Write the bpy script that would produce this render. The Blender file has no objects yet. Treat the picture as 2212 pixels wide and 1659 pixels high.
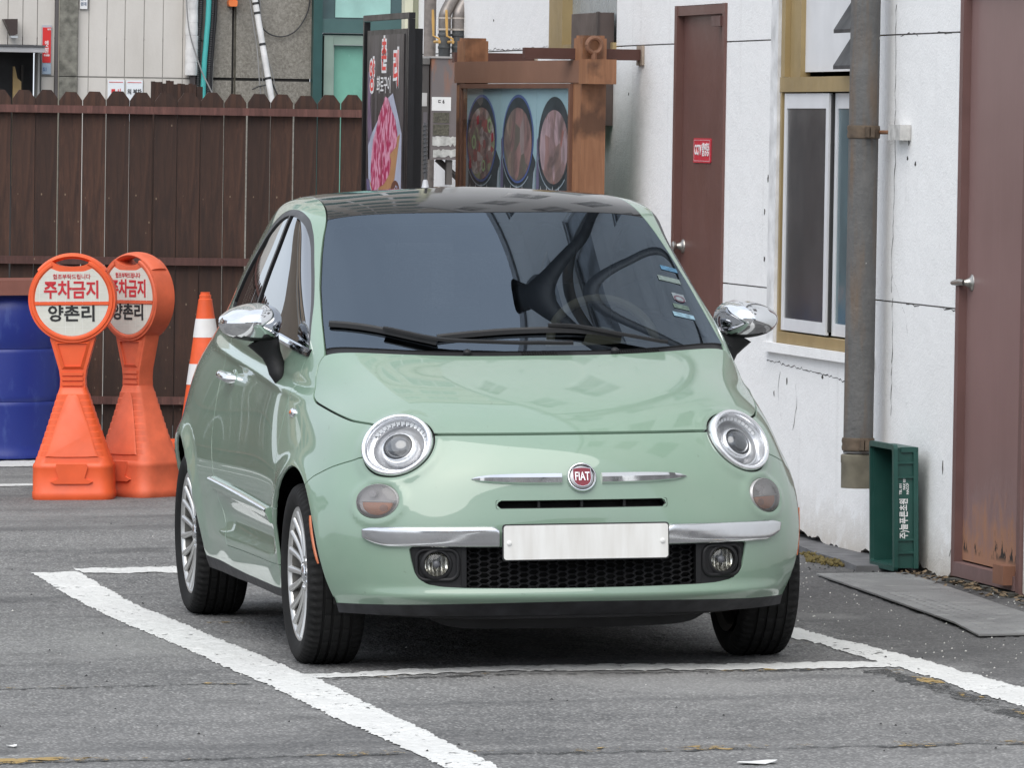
import bpy, bmesh, math, random
import numpy as np
from mathutils import Vector, Matrix
from mathutils.bvhtree import BVHTree
from math import sin, cos, pi, radians, sqrt
random.seed(5); RNG = np.random.default_rng(5)
SC = bpy.context.scene
COL = SC.collection
PI = pi
# ------------------------------------------------------------------ camera
def rot(yaw, pit, rol):
    cy, sy = cos(yaw), sin(yaw); cp, sp = cos(pit), sin(pit); cr, sr = cos(rol), sin(rol)
    f = np.array([sy*cp, cy*cp, -sp]); r = np.array([cy, -sy, 0.]); u = np.cross(r, f)
    return cr*r+sr*u, -sr*r+cr*u, f
CAMLOC = (-4.40989739, -21.1944311, 1.71326067)
_r, _u, _d = rot(.20122983, .0380171796, -.00485035596)
cam_data = bpy.data.cameras.new('camera'); cam_data.sensor_width = 36; cam_data.lens = 36*14500/2212
cam_data.clip_start = .1; cam_data.clip_end = 2000
cam = bpy.data.objects.new('camera', cam_data); COL.objects.link(cam)
_m = Matrix(np.array([_r, _u, -_d]).T.tolist()).to_4x4(); _m.translation = CAMLOC
cam.matrix_world = _m; SC.camera = cam
# ------------------------------------------------------------------ light: bright overcast
SUN_EL, SUN_AZ = radians(52), radians(205)      # azimuth measured clockwise from +Y
world = bpy.data.worlds.new('World'); SC.world = world; world.use_nodes = True
wn = world.node_tree; bg = wn.nodes['Background']
sky = wn.nodes.new('ShaderNodeTexSky'); sky.sky_type = 'NISHITA'; sky.sun_disc = False
sky.sun_elevation = SUN_EL; sky.sun_rotation = SUN_AZ
sky.air_density = 1.0; sky.dust_density = 3.0; sky.ozone_density = 1.0
# thin high cloud: the sky is mostly veiled, a little blue shows through
tc = wn.nodes.new('ShaderNodeTexCoord'); cl = wn.nodes.new('ShaderNodeTexNoise')
cl.inputs['Scale'].default_value = 2.2; cl.inputs['Detail'].default_value = 5; cl.inputs['Roughness'].default_value = .55
cr = wn.nodes.new('ShaderNodeMapRange'); cr.inputs[1].default_value = .25; cr.inputs[2].default_value = .8
cr.inputs[3].default_value = .58; cr.inputs[4].default_value = .92
mx = wn.nodes.new('ShaderNodeMix'); mx.data_type = 'RGBA'
mx.inputs[7].default_value = (8.6, 9.2, 10.1, 1)
wn.links.new(tc.outputs['Generated'], cl.inputs['Vector']); wn.links.new(cl.outputs['Fac'], cr.inputs[0])
wn.links.new(cr.outputs[0], mx.inputs[0]); wn.links.new(sky.outputs['Color'], mx.inputs[6])
wn.links.new(mx.outputs[2], bg.inputs['Color']); bg.inputs['Strength'].default_value = .092
sun_d = bpy.data.lights.new('sun', 'SUN'); sun_d.energy = 1.5; sun_d.angle = radians(60); sun_d.color = (1, .97, .92)
sun = bpy.data.objects.new('sun', sun_d); COL.objects.link(sun)
_sd = Vector((sin(SUN_AZ)*cos(SUN_EL), cos(SUN_AZ)*cos(SUN_EL), sin(SUN_EL)))
sun.rotation_euler = _sd.to_track_quat('Z', 'Y').to_euler(); sun.location = _sd*30
vs = SC.view_settings; vs.view_transform = 'Standard'; vs.look = 'None'; vs.exposure = .72; vs.gamma = 1; vs.use_curve_mapping = False
SC.cycles.max_bounces = 8; SC.cycles.transparent_max_bounces = 12; SC.cycles.caustics_reflective = False; SC.cycles.caustics_refractive = False

# ------------------------------------------------------------------ environment frame (the lot is cross-sloped 1.2 deg against the plumb buildings)
_ax = Vector((.2, .98, 0)).normalized()
_piv = Vector((2.27, 6, 0))
TILT = Matrix.Translation(_piv) @ Matrix.Rotation(.0204, 4, _ax) @ Matrix.Translation(-_piv)
def plumb(o):
    o.matrix_world = TILT @ o.matrix_basis
    return o
# ------------------------------------------------------------------ materials
def srgb(*c):
    return tuple((v/255/12.92 if v/255 <= .04045 else ((v/255+.055)/1.055)**2.4) for v in c)
class N:
    def __init__(s, name):
        s.m = bpy.data.materials.new(name); s.m.use_nodes = True; s.t = s.m.node_tree
        s.b = s.t.nodes['Principled BSDF']; s.out = s.t.nodes['Material Output']
    def n(s, typ, **kw):
        k = s.t.nodes.new(typ)
        for a, v in kw.items(): setattr(k, a, v)
        return k
    def l(s, a, b): s.t.links.new(a, b)
    def coord(s, kind='Object', scale=(1, 1, 1)):
        c = s.n('ShaderNodeTexCoord'); mp = s.n('ShaderNodeMapping'); mp.inputs['Scale'].default_value = scale
        s.l(c.outputs[kind], mp.inputs['Vector']); return mp.outputs['Vector']
    def noise(s, vec, scale, detail=4, rough=.55, dist=0):
        k = s.n('ShaderNodeTexNoise'); k.inputs['Scale'].default_value = scale; k.inputs['Detail'].default_value = detail
        k.inputs['Roughness'].default_value = rough; k.inputs['Distortion'].default_value = dist
        s.l(vec, k.inputs['Vector']); return k.outputs['Fac']
    def ramp(s, fac, a, b, lo=0, hi=1):
        k = s.n('ShaderNodeMapRange'); k.inputs[1].default_value = a; k.inputs[2].default_value = b
        k.inputs[3].default_value = lo; k.inputs[4].default_value = hi; s.l(fac, k.inputs[0]); return k.outputs[0]
    def mix(s, fac, c1, c2):
        k = s.n('ShaderNodeMix', data_type='RGBA')
        for i, c in ((6, c1), (7, c2)):
            if hasattr(c, 'is_output'): s.l(c, k.inputs[i])
            else: k.inputs[i].default_value = (*c[:3], 1)
        if hasattr(fac, 'is_output'): s.l(fac, k.inputs[0])
        else: k.inputs[0].default_value = fac
        return k.outputs[2]
    def math(s, op, a, b=0):
        k = s.n('ShaderNodeMath', operation=op)
        for i, v in ((0, a), (1, b)):
            if hasattr(v, 'is_output'): s.l(v, k.inputs[i])
            else: k.inputs[i].default_value = v
        return k.outputs[0]
    def col(s, c):
        if hasattr(c, 'is_output'): s.l(c, s.b.inputs['Base Color'])
        else: s.b.inputs['Base Color'].default_value = (*c[:3], 1)
    def bump(s, h, strength=.3, dist=.01):
        k = s.n('ShaderNodeBump'); k.inputs['Strength'].default_value = strength; k.inputs['Distance'].default_value = dist
        s.l(h, k.inputs['Height']); s.l(k.outputs['Normal'], s.b.inputs['Normal'])
    def set(s, **kw):
        for k, v in kw.items():
            i = s.b.inputs[k.replace('_', ' ')]
            if hasattr(v, 'is_output'): s.l(v, i)
            else: i.default_value = v
        return s
MATS = {}
def plain(name, c, rough=.5, metal=0, var=.12, scale=6, bump=0, coat=0, spec=None):
    """one coloured material with gentle procedural variation"""
    if name in MATS: return MATS[name]
    k = N(name); v = k.coord()
    f = k.noise(v, scale, 5)
    k.col(k.mix(k.ramp(f, .3, .7), tuple(x*(1-var) for x in c), tuple(min(1, x*(1+var)) for x in c)))
    k.set(Roughness=k.ramp(k.noise(v, scale*2.3, 3), .3, .7, max(0, rough-.06), min(1, rough+.06)), Metallic=metal)
    if coat: k.set(Coat_Weight=coat, Coat_Roughness=.04)
    if spec is not None: k.b.inputs['Specular IOR Level'].default_value = spec
    if bump: k.bump(k.noise(v, scale*12, 4), bump, .003)
    MATS[name] = k.m
    return k.m
def glass(name, tint=(.12, .14, .15), f0=.05, rough=0.0, wave=0, gcol=(.95, .97, 1)):
    """thin tinted glazing: a transparent film with a clear reflection"""
    if name in MATS: return MATS[name]
    k = N(name); k.t.nodes.remove(k.b)
    tr = k.n('ShaderNodeBsdfTransparent'); tr.inputs[0].default_value = (*tint, 1)
    gl = k.n('ShaderNodeBsdfGlossy'); gl.inputs['Roughness'].default_value = rough; gl.inputs['Color'].default_value = (*gcol, 1)
    ge = k.n('ShaderNodeNewGeometry'); dt = k.n('ShaderNodeVectorMath', operation='DOT_PRODUCT'); k.l(ge.outputs['Normal'], dt.inputs[0]); k.l(ge.outputs['Incoming'], dt.inputs[1])
    fr = k.math('ADD', k.math('MULTIPLY', k.math('POWER', k.math('SUBTRACT', 1.0, k.math('ABSOLUTE', dt.outputs['Value'])), 5.0), 1-f0), f0)      # Schlick, same from both sides
    mxs = k.n('ShaderNodeMixShader'); k.l(fr, mxs.inputs[0]); k.l(tr.outputs[0], mxs.inputs[1]); k.l(gl.outputs[0], mxs.inputs[2])
    if wave:
        bp = k.n('ShaderNodeBump'); bp.inputs['Strength'].default_value = wave; bp.inputs['Distance'].default_value = .02
        k.l(k.noise(k.coord(), 2.5, 2), bp.inputs['Height']); k.l(bp.outputs[0], gl.inputs['Normal'])
    k.l(mxs.outputs[0], k.out.inputs['Surface'])
    MATS[name] = k.m
    return k.m
# ------------------------------------------------------------------ objects
def tag(o, label=None, cat=None, group=None, kind=None):
    if label: o['label'] = label
    if cat: o['category'] = cat
    if group: o['group'] = group
    if kind: o['kind'] = kind
    return o
def thing(name, label, cat, loc=(0, 0, 0), rz=0, group=None):
    o = bpy.data.objects.new(name, None); o.empty_display_size = .1; COL.objects.link(o)
    o.location = loc; o.rotation_euler = (0, 0, rz)
    return tag(o, label, cat, group)
def link(name, me, mat=None, parent=None, loc=None, M=None):
    o = bpy.data.objects.new(name, me); COL.objects.link(o)
    if mat is not None and not me.materials:
        for m in (mat if isinstance(mat, (list, tuple)) else [mat]): me.materials.append(m)
    if parent: o.parent = parent
    if M is not None: o.matrix_local = M
    elif loc is not None: o.location = loc
    return o
def mesh(name, V, F, mat=None, parent=None, smooth=False, loc=None, M=None, mi=None):
    me = bpy.data.meshes.new(name)
    me.from_pydata([tuple(map(float, v)) for v in V], [], [tuple(map(int, f)) for f in F])
    if smooth: me.polygons.foreach_set('use_smooth', [True]*len(me.polygons))
    if mi is not None: me.polygons.foreach_set('material_index', mi)
    me.update()
    return link(name, me, mat, parent, loc, M)
def fin(name, bm, mat=None, parent=None, smooth=False, loc=None, M=None, bevel=0, seg=2, angle=35):
    """bmesh -> one object"""
    if bevel:
        es = [e for e in bm.edges if len(e.link_faces) == 2 and e.calc_face_angle(0) > radians(30)]
        bmesh.ops.bevel(bm, geom=es, offset=bevel, segments=seg, affect='EDGES', profile=.5, clamp_overlap=True)
    bmesh.ops.recalc_face_normals(bm, faces=bm.faces)
    me = bpy.data.meshes.new(name); bm.to_mesh(me); bm.free()
    if smooth:
        me.polygons.foreach_set('use_smooth', [True]*len(me.polygons))
        if angle < 180:
            me.set_sharp_from_angle(angle=radians(angle))
    return link(name, me, mat, parent, loc, M)
def box(bm, x0, x1, y0, y1, z0, z1, M=None):
    vs_ = [bm.verts.new((x, y, z)) for x in (x0, x1) for y in (y0, y1) for z in (z0, z1)]
    for f in ((0, 1, 3, 2), (4, 6, 7, 5), (0, 4, 5, 1), (2, 3, 7, 6), (0, 2, 6, 4), (1, 5, 7, 3)):
        bm.faces.new([vs_[i] for i in f])
    if M is not None:
        for v in vs_: v.co = M @ v.co
    return vs_
def boxo(name, x0, x1, y0, y1, z0, z1, mat, parent=None, bevel=0, M=None):
    bm = bmesh.new(); box(bm, x0, x1, y0, y1, z0, z1); return fin(name, bm, mat, parent, bevel=bevel, M=M, smooth=bevel > 0)
def frame_of(d, up=Vector((0, 0, 1))):
    d = Vector(d).normalized(); up = Vector(up)
    if abs(d.dot(up)) > .98: up = Vector((0, 1, 0))
    a = d.cross(up).normalized(); b = a.cross(d).normalized()
    return a, b
def sweep(bm, path, radii, seg=12, cap=True, prof=None, up=(0, 0, 1)):
    """tube through points; radii a number, a list or a list of (ra, rb); prof a list of (a, b) unit section points"""
    P = [Vector(p) for p in path]; n = len(P); rings = []
    if not isinstance(radii, (list, tuple)): radii = [radii]*n
    sec = prof or [(cos(2*pi*i/seg), sin(2*pi*i/seg)) for i in range(seg)]
    pa = None
    for i in range(n):
        d = (P[min(i+1, n-1)]-P[max(i-1, 0)]).normalized()
        if pa is None: a, b = frame_of(d, up)
        else:
            a = (pa-d*pa.dot(d)).normalized(); b = a.cross(d).normalized()
        pa = a
        r = radii[i]; ra, rb = (r if isinstance(r, (list, tuple)) else (r, r))
        rings.append([bm.verts.new(P[i]+a*ra*s+b*rb*t) for s, t in sec])
    m = len(sec)
    for i in range(n-1):
        for j in range(m):
            bm.faces.new((rings[i][j], rings[i][(j+1) % m], rings[i+1][(j+1) % m], rings[i+1][j]))
    if cap:
        for rg in (rings[0], rings[-1]):
            try: bm.faces.new(rg)
            except ValueError: pass
    return rings
def lathe(bm, prof, seg=32, M=None, closed=False, sweep_=2*pi):
    """prof: list of (r, h) revolved about local +Z"""
    rings = []
    full = abs(sweep_-2*pi) < 1e-6
    for r, h in prof:
        if r < 1e-6: v = Vector((0, 0, h)); rings.append([bm.verts.new(M @ v if M is not None else v)]); continue
        rg = []
        for i in range(seg if full else seg+1):
            t = sweep_*i/seg; v = Vector((r*cos(t), r*sin(t), h)); rg.append(bm.verts.new(M @ v if M is not None else v))
        rings.append(rg)
    pairs = list(zip(rings[:-1], rings[1:]))
    if closed: pairs.append((rings[-1], rings[0]))
    for a, b in pairs:
        k = max(len(a), len(b))
        for i in range(k if full else k-1):
            j = (i+1) % k
            if len(a) == 1 and len(b) == 1: continue
            if len(a) == 1: bm.faces.new((a[0], b[i], b[j]))
            elif len(b) == 1: bm.faces.new((a[i], b[0], a[j]))
            else: bm.faces.new((a[i], b[i], b[j], a[j]))
    return rings
def axisM(c, d, up=(0, 0, 1), sx=1, sy=1):
    """matrix with local Z along d, local Y close to up"""
    d = Vector(d).normalized(); u = Vector(up); x = u.cross(d).normalized(); y = d.cross(x).normalized()
    return Matrix(((x.x*sx, y.x*sy, d.x, c[0]), (x.y*sx, y.y*sy, d.y, c[1]), (x.z*sx, y.z*sy, d.z, c[2]), (0, 0, 0, 1)))
def prism(bm, poly, d0, d1, fn):
    """extrude a 2-D outline; fn(u, v, d) -> point"""
    a = [bm.verts.new(fn(u, v, d0)) for u, v in poly]; b = [bm.verts.new(fn(u, v, d1)) for u, v in poly]
    n = len(poly)
    bm.faces.new(a); bm.faces.new(b[::-1])
    for i in range(n): bm.faces.new((a[i], a[(i+1) % n], b[(i+1) % n], b[i]))
def rrect(w, h, r, k=5):
    out = []
    for cx, cy, t0 in ((w-r, h-r, 0), (-w+r, h-r, pi/2), (-w+r, -h+r, pi), (w-r, -h+r, 1.5*pi)):
        for i in range(k+1):
            t = t0+pi/2*i/k; out.append((cx+r*cos(t), cy+r*sin(t)))
    return out
def text(name, body, size, mat, parent, M, bold=0, sx=1, align='CENTER', extrude=0.0008, spacing=1.0, ysc=1.0):
    c = bpy.data.curves.new(name, 'FONT'); c.body = body; c.size = size; c.align_x = align; c.align_y = 'CENTER'
    c.offset = bold*size; c.extrude = extrude; c.resolution_u = 2; c.space_character = spacing
    o = bpy.data.objects.new(name+'_tmp', c); COL.objects.link(o)
    bpy.context.view_layer.update()
    me = bpy.data.meshes.new_from_object(o.evaluated_get(bpy.context.evaluated_depsgraph_get()))
    bpy.data.objects.remove(o); bpy.data.curves.remove(c)
    me.name = name; me.materials.clear()
    if sx != 1 or ysc != 1: me.transform(Matrix.Diagonal((sx, ysc, 1, 1)))
    return link(name, me, mat, parent, M=M)
def noise2(x, k=1.0, s=0):
    return sin(x*12.9*k+s)*.5+sin(x*31.7*k+1.3*s+2)*.3+sin(x*77.1*k+2.1*s+4)*.2
# =================================================================== CAR
# ---- body control net: rows bottom->roof ridge, columns front centre -> side -> rear centre
def body_net():
    Z0=[.17,.215,.275,.34,.45,.55,.62,.72,.79,.86,.92]
    Z7=[.17,.22,.28,.36,.45,.545,.62,.70,.765,.83,.89]
    nose=[
     [(0,-.60),(.25,-.592),(.42,-.56),(.55,-.505),(.64,-.43),(.70,-.35),(.745,-.24),(.765,-.08)],
     [(0,-.655),(.27,-.645),(.45,-.605),(.57,-.545),(.66,-.455),(.715,-.345),(.755,-.22),(.777,-.06)],
     [(0,-.685),(.27,-.677),(.45,-.643),(.58,-.577),(.675,-.482),(.735,-.37),(.775,-.23),(.792,-.05)],
     [(0,-.674),(.27,-.667),(.445,-.642),(.575,-.585),(.675,-.497),(.742,-.385),(.784,-.24),(.802,-.05)],
     [(0,-.69),(.27,-.685),(.44,-.65),(.565,-.595),(.667,-.518),(.738,-.41),(.786,-.26),(.81,-.05)],
     [(0,-.668),(.27,-.653),(.44,-.617),(.565,-.562),(.66,-.486),(.733,-.38),(.784,-.23),(.812,-.02)],
     [(0,-.657),(.25,-.645),(.42,-.605),(.54,-.545),(.63,-.468),(.71,-.36),(.768,-.21),(.803,0.)],
     [(0,-.603),(.24,-.588),(.40,-.548),(.515,-.49),(.605,-.42),(.68,-.325),(.74,-.185),(.785,.03)],
     [(0,-.505),(.23,-.497),(.39,-.47),(.505,-.425),(.595,-.36),(.665,-.27),(.722,-.135),(.768,.08)],
     [(0,-.372),(.22,-.366),(.38,-.345),(.495,-.305),(.585,-.24),(.65,-.15),(.705,-.02),(.748,.15)],
     [(0,-.205),(.21,-.20),(.375,-.18),(.495,-.14),(.585,-.075),(.645,.01),(.692,.11),(.728,.22)],
    ]
    SX=[.755,.775,.785,.795,.806,.812,.81,.80,.788,.773,.757]
    rows=[]
    for i in range(11):
        z0,z7=Z0[i],Z7[i]; r=[]
        for j,(x,y) in enumerate(nose[i]):
            t=min(1,max(0,(j-2)/5.)); t=t*t*(3-2*t)
            r.append((x,y,z0+(z7-z0)*t))
        s=SX[i]; z=z7; k=max(0,z-.55)
        for (y,dx) in ((.45,.002),(.85,-.004),(1.3,-.006),(1.8,.0)):
            r.append((s+dx,y,z+(.0 if y<1 else .012*(y-1)*(z-.2))))
        zz=z+.03*(z-.2)
        r.append((s+.004-.14*k*k,2.3,zz))
        r.append((s*.93-.25*k*k,2.6-.1*k,zz))
        r.append((s*.76-.2*k*k,2.775-.17*k,zz))
        r.append((.34,2.85-.18*k,zz))
        r.append((0,2.87-.18*k,zz))
        rows.append(r)
    rows.append([(0,.017,.99),(.2,.022,.99),(.385,.05,.99),(.515,.087,.989),(.60,.125,.987),(.657,.163,.984),(.688,.22,.975),(.708,.31,.966),(.722,.47,.957),(.738,.85,.947),(.745,1.3,.955),(.735,1.8,.975),(.685,2.3,1.0),(.61,2.57,1.01),(.48,2.71,1.01),(.25,2.765,1.01),(0,2.78,1.01)])
    def R(xy,zs): return [(x,y,z) for (x,y),z in zip(xy,zs)]
    rows.append(R([(0,.135),(.195,.143),(.375,.17),(.505,.207),(.59,.247),(.648,.288),(.684,.35),(.702,.45),(.712,.61),(.722,.95),(.722,1.35),(.702,1.8),(.645,2.22),(.57,2.47),(.44,2.61),(.23,2.66),(0,2.67)],[1.058]*3+[1.056,1.054,1.052]+[1.05]*4+[1.06,1.08,1.10,1.11,1.11,1.11,1.11]))
    rows.append(R([(0,.38),(.185,.387),(.355,.41),(.475,.443),(.555,.478),(.612,.515),(.65,.575),(.671,.66),(.681,.79),(.688,1.05),(.686,1.4),(.665,1.78),(.605,2.14),(.525,2.36),(.40,2.49),(.2,2.54),(0,2.55)],[1.2]*3+[1.198,1.196,1.193]+[1.19]*4+[1.2,1.21,1.23,1.24,1.24,1.24,1.24]))
    rows.append(R([(0,.612),(.17,.617),(.33,.635),(.445,.66),(.52,.688),(.575,.717),(.614,.768),(.636,.84),(.644,.95),(.648,1.15),(.642,1.42),(.62,1.75),(.555,2.05),(.475,2.24),(.35,2.36),(.18,2.41),(0,2.42)],[1.335]*3+[1.333,1.33,1.325]+[1.325]*3+[1.33]*3+[1.34]*5))
    rows.append(R([(0,.768),(.16,.771),(.31,.783),(.415,.80),(.49,.817),(.543,.836),(.582,.875),(.605,.93),(.613,1.02),(.614,1.18),(.606,1.42),(.58,1.7),(.51,1.96),(.43,2.12),(.31,2.22),(.16,2.26),(0,2.27)],[1.424,1.424,1.422,1.418,1.413,1.406,1.405,1.409,1.415,1.42,1.42,1.415,1.41,1.405,1.4,1.4,1.4]))
    rows.append(R([(0,.93),(.15,.93),(.29,.94),(.385,.955),(.45,.97),(.497,.985),(.533,1.015),(.553,1.06),(.560,1.13),(.560,1.25),(.551,1.43),(.52,1.65),(.45,1.85),(.375,1.97),(.27,2.05),(.14,2.08),(0,2.09)],[1.480,1.480,1.477,1.472,1.468,1.464,1.463,1.466,1.47,1.475,1.478,1.474,1.463,1.456,1.45,1.45,1.45]))
    xs=[0,.10,.2,.26,.30,.33,.35,.36,.365,.365,.36,.34,.3,.25,.18,.09,0]; ys=[1.12,1.12,1.13,1.145,1.16,1.18,1.205,1.235,1.28,1.35,1.46,1.58,1.68,1.74,1.78,1.80,1.80]
    rows.append([(x,y,1.509-.011*(x/.36)**2-.012*max(0,(y-1.45)/.35)) for x,y in zip(xs,ys)])
    ys=[1.25,1.25,1.26,1.27,1.28,1.29,1.305,1.32,1.345,1.385,1.45,1.52,1.58,1.62,1.645,1.655,1.66]
    rows.append([(0,y,1.518-.003*max(0,(y-1.45)/.2)) for y in ys])
    return np.array(rows,float)
MIR=np.array([-1,1,1.])
def pad(P):
    # ghosts: columns mirrored both ends, bottom row extrapolated, top row mirrored
    L=P[:,1:2]*MIR; Rr=P[:,-2:-1]*MIR
    Q=np.concatenate([L,P,Rr],1)
    b=2*Q[:1]-Q[1:2]; t=Q[-2:-1]*MIR
    return np.concatenate([b,Q,t],0)
def bas(t): return np.stack([(1-t)**3,3*t**3-6*t*t+4,-3*t**3+3*t*t+3*t+1,t**3],-1)/6
def evalgrid(C,us,vs):
    Q=pad(C)
    nu,nv=C.shape[1]-1,C.shape[0]-1
    iu=np.minimum(us.astype(int),nu-1);iv=np.minimum(vs.astype(int),nv-1)
    bu=bas(us-iu);bv=bas(vs-iv)
    out=0
    for a in range(4):
        row=0
        for b in range(4):
            row=row+Q[(iv+a)[:,None],(iu+b)[None,:]]*bu[None,:,b,None]
        out=out+row*bv[:,a,None,None]
    return out
def smoother(n,lam,periodic):
    B=np.zeros((n,n));
    for i in range(n):
        for d,w in ((-1,1/6.),(0,4/6.),(1,1/6.)):
            k=i+d
            if periodic: B[i,k%n]+=w
            elif 0<=k<n: B[i,k]+=w
            elif k<0: B[i,0]+=2*w;B[i,1]-=w
            else: B[i,n-1]+=2*w;B[i,n-2]-=w
    D=[]
    for i in range(n if periodic else n-3):
        r=np.zeros(n)
        for k,w in zip(range(4),(-1,3,-3,1)): r[(i+k)%n]+=w
        D.append(r)
    D=np.array(D)
    return np.linalg.solve(B.T@B+lam*D.T@D,B.T)
def fair(P,lu=.03,lv=.008):
    nr,nc=P.shape[:2]
    # columns: periodic full ring (0..16, then mirrored 15..1)
    ring=np.concatenate([P,P[:,-2:0:-1]*MIR],1)
    S=smoother(ring.shape[1],lu,True)
    ring=np.einsum('ij,rjk->rik',S,ring)
    P=ring[:,:nc]
    col=np.concatenate([P,P[-2::-1]*MIR],0)
    S=smoother(col.shape[0],lv,False)
    col=np.einsum('ij,jck->ick',S,col)
    C=col[:nr].copy()
    C[:,0,0]=0;C[:,-1,0]=0
    return C

def sst(x, a, b):
    t = np.clip((x-a)/(b-a), 0, 1); return t*t*(3-2*t)
def seg_sd(q, pts, closed=False):
    """signed distance of 2-D points to a polyline (left of travel is positive) or to a closed outline (inside negative)"""
    q = np.asarray(q); best = np.full(len(q), 1e9); sg = np.ones(len(q)); inside = np.zeros(len(q), bool)
    n = len(pts)
    for i in range(n if closed else n-1):
        a = np.array(pts[i], float); b = np.array(pts[(i+1) % n], float); d = b-a
        t = np.clip(((q-a)@d)/(d@d), 0, 1); e = q-(a+t[:, None]*d); dist = np.hypot(e[:, 0], e[:, 1])
        c = d[0]*e[:, 1]-d[1]*e[:, 0]
        m = dist < best-1e-9; best = np.where(m, dist, best); sg = np.where(m, np.where(c >= 0, 1, -1), sg)
        if closed:
            cond = (a[1] > q[:, 1]) != (b[1] > q[:, 1])
            with np.errstate(divide='ignore', invalid='ignore'):
                xi = a[0]+(q[:, 1]-a[1])*(b[0]-a[0])/(b[1]-a[1])
            inside ^= cond & (q[:, 0] < xi)
    return np.where(inside, -best, best) if closed else best*sg
def catmull(pts, k=6, closed=False):
    P = [np.array(p, float) for p in pts]; n = len(P); out = []
    for i in range(n if closed else n-1):
        p0, p1, p2, p3 = (P[(i-1) % n] if closed or i > 0 else P[0]), P[i], P[(i+1) % n], (P[(i+2) % n] if closed or i+2 < n else P[-1])
        for j in range(k):
            t = j/k
            out.append(tuple(.5*((2*p1)+(-p0+p2)*t+(2*p0-5*p1+4*p2-p3)*t*t+(-p0+3*p1-3*p2+p3)*t**3)))
    if not closed: out.append(tuple(P[-1]))
    return out
ARCH = ((0.0, .300, .338), (2.3, .300, .348))
HLN = np.array([.487, -.732, .478]); HLN /= np.linalg.norm(HLN); HLC = np.array([.555, -.478, .722]); HLR = .1190
TLN = np.array([.65, -.735, .2]); TLN /= np.linalg.norm(TLN); TLC = np.array([.626, -.520, .548])
def side(v, s): return np.array([v[0]*s, v[1], v[2]])
def disc_f(V, s, n, c, ra, rb):
    n = side(n, s); c = side(c, s); e1 = np.cross([0, 0, 1.], n); e1 /= np.linalg.norm(e1); e2 = np.cross(n, e1)
    d = V-c; h = d@n; u = (d@e1)/ra; w = (d@e2)/rb
    f = (np.hypot(u, w)-1)*min(ra, rb)
    return np.where(abs(h) > .16, .3, f)
DLO = catmull([(.285, .984), (.33, 1.035), (.447, 1.124), (.51, 1.167), (.60, 1.226), (.69, 1.285), (.775, 1.344), (.824, 1.376), (.895, 1.413), (.989, 1.437), (1.093, 1.445), (1.209, 1.441), (1.35, 1.42), (1.535, 1.373), (1.71, 1.30), (1.86, 1.215), (1.965, 1.13), (1.975, 1.088)], 4) + [(1.93, 1.078), (1.3, 1.058), (.75, 1.025), (.45, 1.0)]
POCKET = [(-.543, .407), (-.538, .37), (-.528, .33), (-.513, .306), (-.487, .290), (-.443, .283), (-.37, .279), (-.19, .276), (0, .275), (.19, .276), (.37, .279), (.443, .283), (.487, .290), (.513, .306), (.528, .33), (.538, .37), (.543, .407)]
SLOT = [(x, z+.5385) for x, z in rrect(.2735, .0128, .004, 2)]
BON = [(-.50, .764), (-.39, .778), (-.257, .790), (-.033, .826), (.042, .838), (.085, .853), (.12, .88), (.158, .916), (.183, .955), (.188, .99), (.188, 1.05)]
FEN = [(-.50, .683), (-.403, .680), (-.30, .647), (-.215, .613), (-.18, .585), (-.17, .56), (-.168, .5)]
DOORF = [(.30, 1.0), (.315, .85), (.312, .70), (.300, .571), (.276, .45), (.268, .36), (.285, .295)]
DOORR = [(1.70, 1.06), (1.69, .85), (1.65, .65), (1.58, .48), (1.50, .36), (1.42, .295)]
DOORB = [(.285, .295), (1.42, .295)]
def y_cowl(x): return -.012+.189*(np.abs(x)/.656)**2.6
def x_glass(z): return np.interp(z, [.95, .993, 1.1, 1.2, 1.3, 1.36, 1.41, 1.443, 1.465, 1.48, 1.6], [.680, .664, .643, .620, .589, .567, .544, .531, .523, .517, .515])
def crease_z(y): return .848+.062*(y-.1)
def displace(V):
    V = V.copy(); x, y, z = V[:, 0], V[:, 1], V[:, 2]; s = np.sign(x); ax = abs(x); sidem = sst(ax, .6, .72)
    dx = np.zeros(len(V))
    for (yc, zc, R), a in zip(ARCH, (.010, .017)):
        d = np.hypot(y-yc, z-zc); dx += a*np.exp(-((d-R)/.045)**2)*sst(z, .2, .4)
    m = sst(y, .32, .5)*(1-sst(y, 1.35, 1.75))
    dx += -.020*np.exp(-((z-.40)/.055)**2)*m + .010*sst(.345-z, 0, .02)*m
    my = sst(y, .05, .25)*(1-sst(y, 1.9, 2.3))
    cz = crease_z(y); dx += (.007*np.exp(-((z-cz)/.016)**2)-.006*np.exp(-((z-cz-.03)/.018)**2))*my
    V[:, 0] += s*sidem*dx
    for sd in (-1, 1):
        for n, c, ra, rb, amp, w in ((HLN, HLC, HLR*1.045, HLR*.945, .008, .016), (TLN, TLC, .078, .057, .006, .012)):
            f = disc_f(V, sd, n, c, ra, rb)
            V += (amp*np.exp(-((f-.010)/w)**2))[:, None]*side(n, sd)*(f < .1)[:, None]
    fr = sst(-y, .1, .3)*(1-sst(ax, .62, .76))
    V[:, 1] -= fr*(.017*np.exp(-((z-.250)/.022)**2))
    return V
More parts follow.
